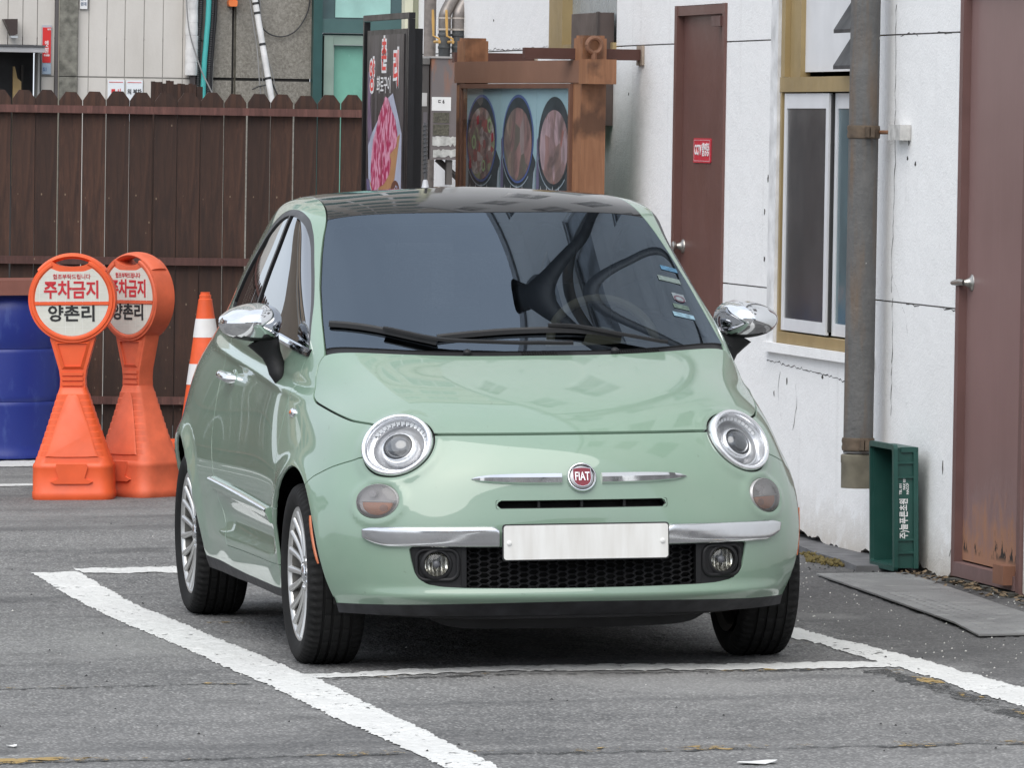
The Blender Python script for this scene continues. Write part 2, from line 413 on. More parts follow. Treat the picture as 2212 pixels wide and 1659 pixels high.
class Shell:
    def __init__(s, n=9):
        P = body_net(); C = fair(P)
        us = np.linspace(0, 16, 16*n+1); vs_ = np.linspace(0, P.shape[0]-1, (P.shape[0]-1)*n+1)
        G = evalgrid(C, us, vs_); G[:, 0, 0] = 0; G[:, -1, 0] = 0; G[-1, :, 0] = 0
        G = np.concatenate([G[:, :0:-1]*MIR, G], 1)          # full width, front centre in the middle
        nr, nc = G.shape[:2]
        G = displace(G.reshape(-1, 3)).reshape(nr, nc, 3)
        du = np.gradient(G, axis=1); dv = np.gradient(G, axis=0)
        # wrap at the rear centre
        du[:, 0] = G[:, 1]-G[:, -2]; du[:, -1] = du[:, 0]
        Nn = np.cross(du, dv); Nn /= np.maximum(1e-9, np.linalg.norm(Nn, axis=2, keepdims=True))
        mid = nc//2
        if Nn[40, mid][1] > 0: Nn = -Nn
        Nn[-1] = (0, 0, 1); Nn[-2] = Nn[-2]*.5+np.array([0, 0, .5]); Nn /= np.linalg.norm(Nn, axis=2, keepdims=True)
        s.P = [p for p in G.reshape(-1, 3)]; s.N = [p for p in Nn.reshape(-1, 3)]
        flip = True
        s.F = []
        for r in range(nr-1):
            for c in range(nc-1):
                a = r*nc+c; s.F.append((a, a+1, a+nc+1, a+nc))
        # consistent winding with the normal
        a, b, c, d = [np.array(s.P[i]) for i in s.F[40*(nc-1)+mid]]
        if np.dot(np.cross(b-a, d-a), Nn[40, mid]) < 0: s.F = [f[::-1] for f in s.F]
    def arr(s): return np.array(s.P)
    def clip(s, F, fun):
        """faces with fun < 0, faces with fun > 0; crossing faces are cut on the line"""
        v = fun(s.arr()).astype(float); v[abs(v) < 2e-5] = 2e-5
        inn, out, cache = [], [], {}
        vl = v.tolist()
        for f in F:
            k = sum(vl[i] < 0 for i in f)
            if k == len(f): inn.append(f); continue
            if k == 0: out.append(f); continue
            A, B = [], []
            n = len(f)
            for i in range(n):
                p, q = f[i], f[(i+1) % n]; vp, vq = vl[p], vl[q]
                (A if vp < 0 else B).append(p)
                if (vp < 0) != (vq < 0):
                    key = (min(p, q), max(p, q))
                    if key not in cache:
                        t = vp/(vp-vq); s.P.append(s.P[p]*(1-t)+s.P[q]*t)
                        nn = s.N[p]*(1-t)+s.N[q]*t; s.N.append(nn/np.linalg.norm(nn)); cache[key] = len(s.P)-1
                    A.append(cache[key]); B.append(cache[key])
            if len(A) > 2: inn.append(tuple(A))
            if len(B) > 2: out.append(tuple(B))
        return inn, out
    def cents(s, F):
        P = s.arr(); return np.array([P[list(f)].mean(0) for f in F])
    def gap(s, F, fun, w, dom):
        c = s.cents(F); m = dom(c)
        Fd = [f for f, k in zip(F, m) if k]; Fr = [f for f, k in zip(F, m) if not k]
        a, b = s.clip(Fd, lambda V: fun(V)-w); a, g = s.clip(a, lambda V: fun(V)+w)
        return Fr+a+b, g
    def part(s, name, F, mat, parent, off=0, flange=0, flmat=1):
        used = sorted({i for f in F for i in f}); ix = {k: i for i, k in enumerate(used)}
        V = [s.P[i]+s.N[i]*off for i in used]; NN = [s.N[i] for i in used]
        FF = [tuple(ix[i] for i in f) for f in F]; mi = [0]*len(FF)
        if flange:
            cnt = {}
            for f in F:
                for i in range(len(f)):
                    a, b = f[i], f[(i+1) % len(f)]; k = (min(a, b), max(a, b)); cnt.setdefault(k, []).append((a, b))
            for k, l in cnt.items():
                if len(l) != 1: continue
                a, b = l[0]
                if abs(s.P[a]-s.P[b]).sum() < 1e-7: continue
                pa, pb = s.P[a]+s.N[a]*off, s.P[b]+s.N[b]*off; qa, qb = pa-s.N[a]*flange, pb-s.N[b]*flange
                nf = np.cross(pb-pa, s.N[a]); nf /= max(1e-9, np.linalg.norm(nf)); na = nf*.85+s.N[a]*.5; na /= np.linalg.norm(na)
                j = len(V); V += [pa, pb, qb, qa]; NN += [na, na, nf, nf]; FF.append((j+1, j, j+3, j+2)); mi.append(flmat)
        o = mesh(name, V, FF, mat, parent, smooth=True, mi=mi if flange and isinstance(mat, (list, tuple)) and len(mat) > 1 else None)
        o.data.normals_split_custom_set_from_vertices([tuple(map(float, n)) for n in NN])
        return o

# ---------------- car materials
def paint_mat():
    k = N('sage_green_paint'); v = k.coord()
    dust = k.ramp(k.noise(v, 3.1, 6, .6), .35, .75)
    base = k.mix(k.math('MULTIPLY', dust, .2), CARCOL, (.30, .33, .28))
    base = k.mix(k.math('MULTIPLY', k.ramp(k.noise(v, 34, 3, .6), .70, .76), .35), base, (.10, .12, .09))
    k.col(base)
    k.set(Roughness=.42, Coat_Weight=1.0, Coat_Roughness=k.ramp(k.noise(v, 5, 4), .4, .8, .012, .05), Coat_IOR=1.62)
    k.b.inputs['Specular IOR Level'].default_value = .35
    return k.m
CARCOL = (.188, .286, .212)
PAINT = paint_mat()
BLK = plain('black_plastic', (.012, .012, .013), .5, var=.2, bump=.05, spec=.3)
BLKG = plain('gloss_black_trim', (.008, .008, .009), .12)
DARK = plain('dark_void', (.004, .004, .004), .9)
RUB = plain('tyre_rubber', (.013, .013, .013), .8, var=.35, scale=9, bump=.15, spec=.22)
CHR = plain('chrome', (.82, .83, .85), .05, 1, var=.02)
CHRD = plain('chrome_dusty', (.74, .75, .77), .13, 1, var=.05)
ALU = plain('wheel_silver', (.56, .56, .55), .33, .75, var=.08)
GLS = glass('tinted_glazing', (.17, .18, .185), .15, gcol=(.70, .84, 1.0))
GLSS = glass('side_glazing', (.05, .06, .06), .34, wave=.03)
CLR = glass('clear_lens', (.95, .96, .97), .035)
IVORY = plain('ivory_trim', (.78, .74, .55), .5)
SEATM = plain('seat_fabric', (.06, .055, .05), .85)

car = thing('hatchback_car', 'small sage green three-door hatchback with chrome mirrors parked inside the white bay lines', 'car')
S = Shell(9)
F = S.F
_, F = S.clip(F, lambda V: V[:, 2]-.188)
F0 = list(F)
def fG(V):
    x, y, z = V[:, 0], V[:, 1], V[:, 2]
    f = np.maximum(abs(x)-x_glass(z), y_cowl(x)-y)
    f = np.maximum(f, y-(2.02-.2*(abs(x)/.5)**2))
    return np.where(z < .93, .5, f)
gl, F = S.clip(F, fG)
gl, _ = S.clip(gl, lambda V: fG(V)+.004)
_, F = S.clip(F, lambda V: fG(V)-.001)
def fSeam(V): return V[:, 1]-(.79+.055*(abs(V[:, 0])/.54)**2)
ws, rf = S.clip(gl, lambda V: fSeam(V)+.0025); _, rf = S.clip(rf, lambda V: fSeam(V)-.0025)
cowl, ws = S.clip(ws, lambda V: V[:, 1]-(y_cowl(V[:, 0])+.034))
# the screen is one clean, nearly cylindrical sheet: refit its points to a low-order surface
_ix = sorted({i for f in ws for i in f}); _Q = np.array([S.P[i] for i in _ix])
def _basis(x, z): z = z-1.2; return np.stack([np.ones_like(x), z, z*z, z**3, x*x, x*x*z, x**4, x*x*z*z], 1)
_co = np.linalg.lstsq(_basis(_Q[:, 0], _Q[:, 2]), _Q[:, 1], rcond=None)[0]
_f = lambda x, z: _basis(x, z)@_co
_yn = _f(_Q[:, 0], _Q[:, 2]); _e = 1e-4
_fx = (_f(_Q[:, 0]+_e, _Q[:, 2])-_f(_Q[:, 0]-_e, _Q[:, 2]))/(2*_e); _fz = (_f(_Q[:, 0], _Q[:, 2]+_e)-_f(_Q[:, 0], _Q[:, 2]-_e))/(2*_e)
for i, p, y_, a_, b_ in zip(_ix, _Q, _yn, _fx, _fz):
    S.P[i] = np.array([p[0], y_, p[2]]); n_ = np.array([a_, -1., b_]); S.N[i] = n_/np.linalg.norm(n_)
wsp = S.part('windscreen', ws, [GLS, BLKG], car, flange=.006)
_, frit = S.clip(ws, lambda V: np.maximum(np.maximum(abs(V[:, 0])-x_glass(V[:, 2])+.028, y_cowl(V[:, 0])+.075-V[:, 1]), fSeam(V)+.055))
S.part('screen_border', frit, plain('frit_black', (.010, .010, .011), .6), wsp, off=-.004)
S.part('glass_roof', rf, [plain('roof_glass', (.010, .010, .011), .04, spec=.38), BLKG], car, flange=.02)
cw = S.part('cowl_panel', cowl, [BLK, BLK], car, off=-.004, flange=.02)
# rear window and side windows
def fRW(V): return np.where((V[:, 1] > 1.9) & (V[:, 2] > 1.0), np.maximum(abs(V[:, 0])-.46+.25*(V[:, 2]-1.05), np.maximum(1.07-V[:, 2], V[:, 2]-1.385)), .5)
rw, F = S.clip(F, fRW); S.part('rear_window', rw, [GLSS, BLK], car, flange=.01)
for sd in (-1, 1):
    def fD(V, sd=sd): return np.where(V[:, 0]*sd > .4, seg_sd(V[:, 1:3], DLO, True), .5)
    win, F = S.clip(F, fD)
    g, seal = S.clip(win, lambda V: fD(V)+.009+.011*sst(V[:, 1], .72, 1.0))
    bp = lambda V: seg_sd(V[:, 1:3], [(1.115, 1.50), (1.14, 1.415), (1.18, 1.345), (1.235, 1.24), (1.285, 1.12), (1.32, 1.0)])
    a, b = S.clip(g, lambda V: bp(V)-.011); a, pil = S.clip(a, lambda V: bp(V)+.011)
    ca, cb = S.cents(a).mean(0), S.cents(b).mean(0)
    S.part('side_window', a, [GLSS, BLK], car, off=-.007, flange=.01); S.part('quarter_window', b, [GLSS, BLK], car, off=-.007, flange=.01)
    S.part('window_seal', seal+pil, [plain('seal_rubber', (.045, .045, .047), .45), BLK], car, off=-.001, flange=.012)
    for yc, zc, R in ARCH:
        def fA(V, yc=yc, zc=zc, R=R):
            z = V[:, 2]; d = np.hypot(V[:, 1]-yc, np.maximum(z-zc, 0))-R
            return np.where(V[:, 0]*sd > .45, d, .5)
        _, F = S.clip(F, fA)
    _, F = S.clip(F, lambda V: disc_f(V, sd, HLN, HLC, HLR*1.045, HLR*.945))
    _, F = S.clip(F, lambda V: disc_f(V, sd, TLN, TLC, .0785, .0565))
front = lambda V: V[:, 1] < -.3
fP = lambda V: np.where(front(V), seg_sd(V[:, [0, 2]], POCKET, True), .5)
fS = lambda V: np.where(front(V), seg_sd(V[:, [0, 2]], SLOT, True), .5)
pocket, F = S.clip(F, fP); slot, F = S.clip(F, fS)
z_lip = lambda V: .232-.014*np.minimum(1, (abs(V[:, 0])/.74)**2)+.012*sst(V[:, 1], 1.0, 1.7)
trim, F = S.clip(F, lambda V: V[:, 2]-z_lip(V))
fB = lambda V: np.where(abs(V[:, 0]) < .53, V[:, 2]-.7545, seg_sd(V[:, 1:3], BON))
F, _ = S.gap(F, lambda V: V[:, 2]-.7545, .0044, lambda c: (abs(c[:, 0]) < .54) & (c[:, 1] < -.3) & (abs(c[:, 2]-.7545) < .05))
F, _ = S.gap(F, lambda V: seg_sd(V[:, 1:3], BON), .0029, lambda c: (abs(c[:, 0]) > .55) & (c[:, 1] < .25) & (c[:, 2] > .74) & (c[:, 2] < 1.0) & (c[:, 1] > -.49))
F, _ = S.gap(F, lambda V: seg_sd(V[:, 1:3], FEN), .0021, lambda c: (abs(c[:, 0]) > .58) & (c[:, 1] < -.12) & (c[:, 2] > .5) & (c[:, 2] < .72))
F, _ = S.gap(F, lambda V: seg_sd(V[:, 1:3], DOORF), .0024, lambda c: (abs(c[:, 0]) > .6) & (abs(c[:, 1]-.3) < .12) & (c[:, 2] > .295) & (c[:, 2] < .985))
F, _ = S.gap(F, lambda V: seg_sd(V[:, 1:3], DOORR), .0024, lambda c: (abs(c[:, 0]) > .6) & (c[:, 1] > 1.3) & (c[:, 1] < 1.8) & (c[:, 2] > .295) & (c[:, 2] < 1.06))
F, _ = S.gap(F, lambda V: V[:, 2]-.296, .0016, lambda c: (abs(c[:, 0]) > .6) & (c[:, 1] > .28) & (c[:, 1] < 1.42) & (abs(c[:, 2]-.296) < .05))
c = S.cents(F); ax_ = abs(c[:, 0])
isbon = (c[:, 1] < .25) & (c[:, 2] > .7) & (fB(c) > 0) & (c[:, 1] < y_cowl(c[:, 0])+.01)
isbon = np.where(ax_ < .53, (c[:, 2] > .7545) & (c[:, 1] < y_cowl(c[:, 0])+.01), isbon)
isbum = (~isbon) & (c[:, 1] < -.10) & (((ax_ < .60) & (c[:, 2] < .7545)) | ((ax_ >= .60) & (seg_sd(c[:, 1:3], FEN) < 0)))
isdoor = (ax_ > .6) & (seg_sd(c[:, 1:3], DOORF) > 0) & (seg_sd(c[:, 1:3], DOORR) < 0) & (c[:, 2] > .296) & (c[:, 2] < 1.07) & (c[:, 1] > .2) & (c[:, 1] < 1.75) & (seg_sd(c[:, 1:3], DLO, True) > 0)
isdoor &= ~((c[:, 2] > .985) & (c[:, 1] < .45) & (c[:, 2] > .985+(c[:, 1]-.285)*.09+.0))
PM = [PAINT, PAINT]
S.part('bonnet', [f for f, k in zip(F, isbon) if k], PM, car, flange=.012)
bumper = S.part('front_bumper', [f for f, k in zip(F, isbum) if k], PM, car, flange=.02)
for sd in (-1, 1):
    S.part('door', [f for f, k, q in zip(F, isdoor & ~isbon & ~isbum, c) if k and q[0]*sd > 0], PM, car, flange=.012)
S.part('body_shell', [f for f, a, b, d in zip(F, isbon, isbum, isdoor) if not (a or b or d)], PM, car, flange=.014)
S.part('lower_lip', trim, [plain('scuffed_black_lip', (.024, .024, .027), .6, var=.5, scale=14, spec=.3), BLK], car, off=.001, flange=.03)
# dark inner shell seen only through the panel gaps
L = F0
_, L = S.clip(L, lambda V: fG(V)+.02); _, L = S.clip(L, fRW); _, L = S.clip(L, lambda V: fP(V)+.004); _, L = S.clip(L, lambda V: fS(V)+.002)
for sd in (-1, 1):
    _, L = S.clip(L, lambda V: np.where(V[:, 0]*sd > .4, seg_sd(V[:, 1:3], DLO, True), .5)+.004)
    for yc, zc, R in ARCH:
        _, L = S.clip(L, lambda V: np.where(V[:, 0]*sd > .45, np.hypot(V[:, 1]-yc, np.maximum(V[:, 2]-zc, 0))-R-.004, .5))
    _, L = S.clip(L, lambda V: disc_f(V, sd, HLN, HLC, HLR*1.045-.006, HLR*.945-.006)); _, L = S.clip(L, lambda V: disc_f(V, sd, TLN, TLC, .072, .05))
S.part('inner_shell', L, DARK, car, off=-.013)
# ---- surface lookup for things laid on the skin
_bv = BVHTree.FromPolygons([tuple(p) for p in S.P], F0)
def skin_y(x, z):
    """front skin point and normal at (x, z)"""
    h = _bv.ray_cast(Vector((x, -2, z)), Vector((0, 1, 0))); n = h[1]
    return h[0], (n if n.y < 0 else -n)
def skin_x(y, z, s):
    h = _bv.ray_cast(Vector((2*s, y, z)), Vector((-s, 0, 0))); n = h[1]
    return h[0], (n if n.x*s > 0 else -n)
def skin_z(x, y):
    h = _bv.ray_cast(Vector((x, y, 3)), Vector((0, 0, -1))); n = h[1]
    return h[0], (n if n.z > 0 else -n)
# ---- lower opening: lamp pods, honeycomb, backing
cp = S.cents(pocket); pods = {-1: [], 1: []}; mid = []
podL, rest = S.clip(pocket, lambda V: V[:, 0]+.384); podR, mid = S.clip(rest, lambda V: .384-V[:, 0])
for sd, fs in ((-1, podL), (1, podR)):
    _, fs = S.clip(fs, lambda V: np.hypot(V[:, 0]-.459*sd, V[:, 2]-.353)-.047)
    S.part('fog_lamp_surround', fs, [BLK, BLK], car, off=-.010, flange=.05)
S.part('grille_backing', mid, DARK, car, off=-.06)
def honeycomb():
    bm = bmesh.new(); px, pz = .0308, .0176; a, b = px*2/3, pz/2      # hexes pointed left and right, wider than tall
    for i in range(-13, 14):
        for j in range(-1, 9):
            cx, cz = i*px, .281+j*pz+(pz/2 if i % 2 else 0)
            if abs(cx) > .384 or cz < .270 or cz > .42: continue
            hexa = [(a, 0), (a/2, b), (-a/2, b), (-a, 0), (-a/2, -b), (a/2, -b)]
            def P(k, dy):
                o = []
                for u, w in hexa:
                    x = max(-.383, min(.383, cx+u*k)); z = max(.272, min(.412, cz+w*k))
                    y = -.685+.55*max(0, abs(x)-.12)**2+.022+dy
                    o.append(bm.verts.new((x, y, z)))
                return o
            A, B, Cc = P(1, .003), P(.86, 0), P(.84, .016)
            for q in range(6):
                r = (q+1) % 6
                for f in ((A[q], A[r], B[r], B[q]), (B[q], B[r], Cc[r], Cc[q])):
                    try: bm.faces.new(f)
                    except ValueError: pass
    bmesh.ops.remove_doubles(bm, verts=bm.verts, dist=1e-5)
    return fin('honeycomb_grille', bm, plain('grille_plastic', (.035, .035, .037), .42), car)
honeycomb()
for sd in (-1, 1):                                      # vertical edge between honeycomb and pod
    bm = bmesh.new(); box(bm, .376*sd-.008, .376*sd+.008, -.655, -.60, .279, .407); fin('grille_edge', bm, BLK, car, bevel=.004)
S.part('slot_backing', slot, DARK, car, off=-.05)
for x in (-.137, 0, .137):
    p, n = skin_y(x, .5385); boxo('slot_divider', x-.004, x+.004, p.y+.012, p.y+.05, .524, .553, BLK, car)
bm = bmesh.new()
sl = [skin_y(x, z) for x, z in SLOT]
for i in range(len(sl)):
    (p, n), (q, m) = sl[i], sl[(i+1) % len(sl)]
    vsx = [bm.verts.new(t) for t in (p-n*.001, q-m*.001, q-m*.05, p-n*.05)]; bm.faces.new(vsx)
fin('slot_lining', bm, BLK, car)
bm = bmesh.new(); S1_ = [(x, z+.5385) for x, z in rrect(.2745, .0140, .006, 4)]; S2_ = [(x, z+.5385) for x, z in rrect(.2665, .0098, .004, 4)]
A_s = [bm.verts.new(p+n*.0009) for p, n in (skin_y(x, z) for x, z in S1_)]; B_s = [bm.verts.new(p-n*.004) for p, n in (skin_y(x, z) for x, z in S2_)]
for i in range(len(A_s)): bm.faces.new((A_s[i], A_s[(i+1) % len(A_s)], B_s[(i+1) % len(A_s)], B_s[i]))
fin('slot_frame', bm, BLK, car, smooth=True)
# ---- fog lamps
for sd in (-1, 1):
    p, n = skin_y(.459*sd, .353); d = Vector((.12*sd, -1, .02))
    c0 = p+Vector((0, .006, 0)); M = axisM(c0, d)
    bm = bmesh.new(); lathe(bm, [(.054, -.014), (.051, -.002), (.046, .004), (.041, .004), (.038, -.002), (.037, -.02)], 40, M)
    ring = fin('fog_lamp', bm, BLK, car, smooth=True, angle=60)
    bm = bmesh.new(); lathe(bm, [(.037, -.012), (.030, -.024), (.018, -.032), (0, -.035)], 32, M)
    k = N('fog_reflector') if 'fog_reflector' not in MATS else None
    if k:
        w = k.n('ShaderNodeTexWave'); w.inputs['Scale'].default_value = 26; w.inputs['Distortion'].default_value = 3; w.bands_direction = 'X'; k.l(k.coord(), w.inputs['Vector'])
        k.col(k.mix(w.outputs['Fac'], (.25, .24, .20), (.92, .90, .82))); k.set(Metallic=.85, Roughness=.18); k.bump(w.outputs['Fac'], .8, .01); MATS['fog_reflector'] = k.m
    fin('reflector', bm, MATS['fog_reflector'], ring, smooth=True)
    bm = bmesh.new(); lathe(bm, [(.011, -.03), (.0115, -.016), (.007, -.012), (0, -.011)], 20, M); fin('bulb', bm, plain('bulb_grey', (.12, .12, .13), .2), ring, smooth=True)
    bm = bmesh.new(); lathe(bm, [(.0375, -.003), (.030, .003), (.016, .007), (0, .008)], 32, M); fin('lens', bm, CLR, ring, smooth=True)
    bm = bmesh.new(); rp_ = []
    for u, w in rrect(.062, .047, .028, 6):
        q_, m_ = skin_y(.456*sd+u, .352+w); rp_.append(q_+Vector((0, .009, 0)))
    rp_.append(rp_[0]); sweep(bm, rp_, [(.007, .008)]*len(rp_), 8, cap=False); fin('surround_rim', bm, BLK, ring, smooth=True, angle=180)
    p2, _ = skin_y(.492*sd, .300); bm = bmesh.new(); lathe(bm, [(.006, .0), (.006, .004), (0, .004)], 12, axisM(p2+Vector((0, .008, 0)), (0, -1, 0))); fin('tow_screw', bm, DARK, car)
# ---- headlamps
def lamp_glow(): pass
def headlight(sd):
    M = axisM(side(HLC, sd), side(HLN, sd)) @ Matrix.Diagonal((1.045, .945, 1, 1))
    bm = bmesh.new(); lathe(bm, [(.1135, -.03), (.1142, -.004), (.1125, .005), (.108, .0095), (.102, .009), (.0975, .003), (.096, -.006)], 72, M)
    hl = fin('headlight', bm, plain('lamp_bezel', (.90, .90, .92), .22, .9, var=.03), car, smooth=True, angle=180)
    bm = bmesh.new(); lathe(bm, [(.096, -.006), (.093, -.022), (.087, -.03), (.0855, -.022), (.082, -.022), (.081, -.030)], 64, M)
    fin('reflector', bm, plain('lamp_reflector', (.90, .90, .91), .22, .92, var=.03), hl, smooth=True, angle=50)
    bm = bmesh.new(); lathe(bm, [(.081, -.030), (.078, -.038), (.070, -.044), (.060, -.05)], 64, M); fin('inner_bowl', bm, plain('lamp_inner_grey', (.46, .46, .47), .32, .6, var=.2), hl, smooth=True, angle=50)
    bm = bmesh.new()
    for i in range(14):                                  # daylight strip: small facets round the upper rim
        t = radians(20+i*10); r0, r1 = .083, .0925
        vs4 = [bm.verts.new(M @ Vector((r*cos(t+e), r*sin(t+e), -.017 if r < .09 else -.012))) for r, e in ((r0, -.07), (r1, -.07), (r1, .07), (r0, .07))]
        bm.faces.new(vs4)
    fin('running_light', bm, plain('running_light_lens', (.7, .71, .72), .2), hl)
    bm = bmesh.new(); lathe(bm, [(.060, -.05), (.0585, -.026), (.054, -.014), (.0475, -.012), (.0455, -.018), (.045, -.03)], 56, M)
    fin('projector_ring', bm, plain('satin_metal', (.88, .88, .89), .25, .85), hl, smooth=True, angle=60)
    bm = bmesh.new(); lathe(bm, [(.0455, -.03), (.044, -.018), (.038, -.008), (.028, .000), (.015, .0045), (0, .006)], 48, M)
    fin('projector_lens', bm, plain('projector_glass', (.035, .038, .043), .02, coat=1, spec=1), hl, smooth=True, angle=180)
    bm = bmesh.new(); lathe(bm, [(.1065, .006), (.098, .014), (.08, .022), (.055, .029), (.028, .033), (0, .034)], 64, M)
    fin('lens_cover', bm, CLR, hl, smooth=True, angle=180)
    return hl
for sd in (-1, 1): headlight(sd)
# ---- round turn-signal lamps
def turn_lamp(sd):
    M = axisM(side(TLC, sd), side(TLN, sd)) @ Matrix.Diagonal((.078, .056, 1, 1))
    bm = bmesh.new(); lathe(bm, [(.99, -.03), (.985, .0), (.955, .003), (.93, -.002), (.92, -.012), (.5, -.02), (0, -.022)], 48, M)
    o = fin('turn_signal', bm, plain('lamp_grey', (.46, .45, .45), .3, .3), car, smooth=True, angle=45)
    bm = bmesh.new()
    pts = [(.70*cos(t), -.06+.72*sin(t)*(1 if sin(t) < 0 else 0)) for t in [pi*i/16+pi for i in range(17)]]
    prism(bm, pts, -.012, -.004, lambda u, v, d: M @ Vector((u, v, d))); fin('amber_reflector', bm, plain('amber_lens', (.66, .20, .04), .35), o)
    bm = bmesh.new(); prism(bm, [(-.8, -.03), (.8, -.03), (.8, .02), (-.8, .02)], -.012, .0, lambda u, v, d: M @ Vector((u, v, d))); fin('lens_bar', bm, plain('lamp_pale', (.62, .60, .58), .3), o)
    for u, v, c in ((-.3, .42, (.33, .32, .33)), (-.32*sd, -.36, (.42, .13, .04))):
        bm = bmesh.new(); lathe(bm, [(.2, -.01), (.2, -.003), (0, -.003)], 20, M @ Matrix.Translation((u, v, 0))); fin('bulb', bm, plain('bulb_%d' % (int(c[0]*100)), c, .3), o)
    bm = bmesh.new(); lathe(bm, [(.955, .002), (.8, .009), (.5, .014), (0, .017)], 48, M)
    k = MATS.get('frosted_lens')
    if k is None:
        q = N('frosted_lens'); q.t.nodes.remove(q.b); tr = q.n('ShaderNodeBsdfTransparent'); tr.inputs[0].default_value = (.78, .77, .77, 1)
        df = q.n('ShaderNodeBsdfDiffuse'); df.inputs[0].default_value = (.55, .54, .54, 1); gz = q.n('ShaderNodeBsdfGlossy'); gz.inputs['Roughness'].default_value = .08
        m1 = q.n('ShaderNodeMixShader'); m1.inputs[0].default_value = .20; q.l(tr.outputs[0], m1.inputs[1]); q.l(df.outputs[0], m1.inputs[2])
        m2 = q.n('ShaderNodeMixShader'); fr = q.n('ShaderNodeFresnel'); fr.inputs[0].default_value = 1.5; q.l(fr.outputs[0], m2.inputs[0]); q.l(m1.outputs[0], m2.inputs[1]); q.l(gz.outputs[0], m2.inputs[2])
        q.l(m2.outputs[0], q.out.inputs['Surface']); k = MATS['frosted_lens'] = q.m
    fin('lens_cover', bm, k, o, smooth=True, angle=180)
for sd in (-1, 1): turn_lamp(sd)
# ---- chrome bars laid on the bumper
def chrome_bar(sd):
    bm = bmesh.new(); rows = []; U = 44; Wn = 14
    for i in range(U+1):
        t = i/U; x = .268+(.672-.268)*t
        zt = .4725-.002*t; zb = .4045+.003*t
        e = max(0, (x-.60)/.072); e2 = max(0, (.300-x)/.032)
        zb += .026*e**1.7+.012*max(0, e-.6)**2; zt -= .012*max(0, e-.5)**2*4+.010*e2**3
        if x < .278: zt -= .0
        r = []
        for j in range(Wn+1):
            s = j/Wn; z = zb+(zt-zb)*s; p, n = skin_y(x*sd, z); h = .019*(1-abs(2*s-1)**7)**.5*(max(0, 1-max(0, (x-.650)/.0221)**4)**.5)
            r.append(p+n*(h*(.72+.42*s)+.0005))
        rows.append([bm.verts.new(v) for v in r])
    for i in range(U):
        for j in range(Wn):
            bm.faces.new((rows[i][j], rows[i+1][j], rows[i+1][j+1], rows[i][j+1]))
    bm.faces.new(rows[0])
    o = fin('bumper_bar', bm, CHRD, car, smooth=True, angle=60)
    return o
for sd in (-1, 1): chrome_bar(sd)
# ---- moustache bars and round badge
def moustache(sd):
    bm = bmesh.new(); rows = []; U = 20
    for i in range(U+1):
        t = i/U; x = .064+(.346-.064)*t
        hh = .0178*(1-t**3.2)**.55 if t < 1 else .0006; hh = max(hh, .0008)
        zc = .6165+.001*t
        r = []
        for j, (s, k) in enumerate(((-1, .0), (-.72, .62), (.05, 1), (.8, .55), (1, 0))):
            p, n = skin_y(x*sd, zc+hh*s); r.append(p+n*(.0165*k*min(1, hh/.012)+.0006))
        rows.append([bm.verts.new(v) for v in r])
    for i in range(U):
        for j in range(4): bm.faces.new((rows[i][j], rows[i+1][j], rows[i+1][j+1], rows[i][j+1]))
    bm.faces.new(rows[0])
    fin('moustache_bar', bm, CHR, car, smooth=True, angle=22)
for sd in (-1, 1): moustache(sd)
pB, nB = skin_y(0, .6195)
MB = axisM(pB, nB)
bm = bmesh.new(); lathe(bm, [(.0475, -.004), (.0475, .006), (.0445, .0110), (.0425, .0112), (.0400, .008), (.0385, .004)], 56, MB); badge = fin('badge', bm, CHRD, car, smooth=True, angle=50)
bm = bmesh.new(); lathe(bm, [(.0372, .006), (.03, .0095), (.018, .0115), (0, .012)], 48, MB); fin('badge_face', bm, plain('badge_satin', (.36, .36, .37), .4, .7), badge, smooth=True, angle=180)
bm = bmesh.new(); SH_ = [(-.0285, .0255), (-.014, .0285), (0, .0292), (.014, .0285), (.0285, .0255), (.0285, -.005), (.025, -.018), (.016, -.0275), (0, -.0315), (-.016, -.0275), (-.025, -.018), (-.0285, -.005)]
prism(bm, SH_, .010, .0126, lambda u, v, d: MB @ Vector((u, v, d))); fin('badge_shield', bm, plain('badge_ruby', (.165, .006, .020), .38), badge)
shield = [(-.0285, .0255), (-.014, .0285), (0, .0292), (.014, .0285), (.0285, .0255), (.0285, -.005), (.025, -.018), (.016, -.0275), (0, -.0315), (-.016, -.0275), (-.025, -.018), (-.0285, -.005)]
bm = bmesh.new(); n_ = len(shield)
for i in range(n_):
    a, b = shield[i], shield[(i+1) % n_]
    q = [bm.verts.new(MB @ Vector((p[0]*k, p[1]*k, .0128))) for p, k in ((a, .99), (b, .99), (b, 1.035), (a, 1.035))]; bm.faces.new(q)
fin('badge_rim', bm, CHR, badge)
text('badge_letters', 'FIAT', .031, plain('badge_silver', (.85, .85, .86), .25, .3), badge, MB @ Matrix.Translation((0, -.0005, .0133)), bold=.012, sx=.78, ysc=1.25, extrude=.0006)
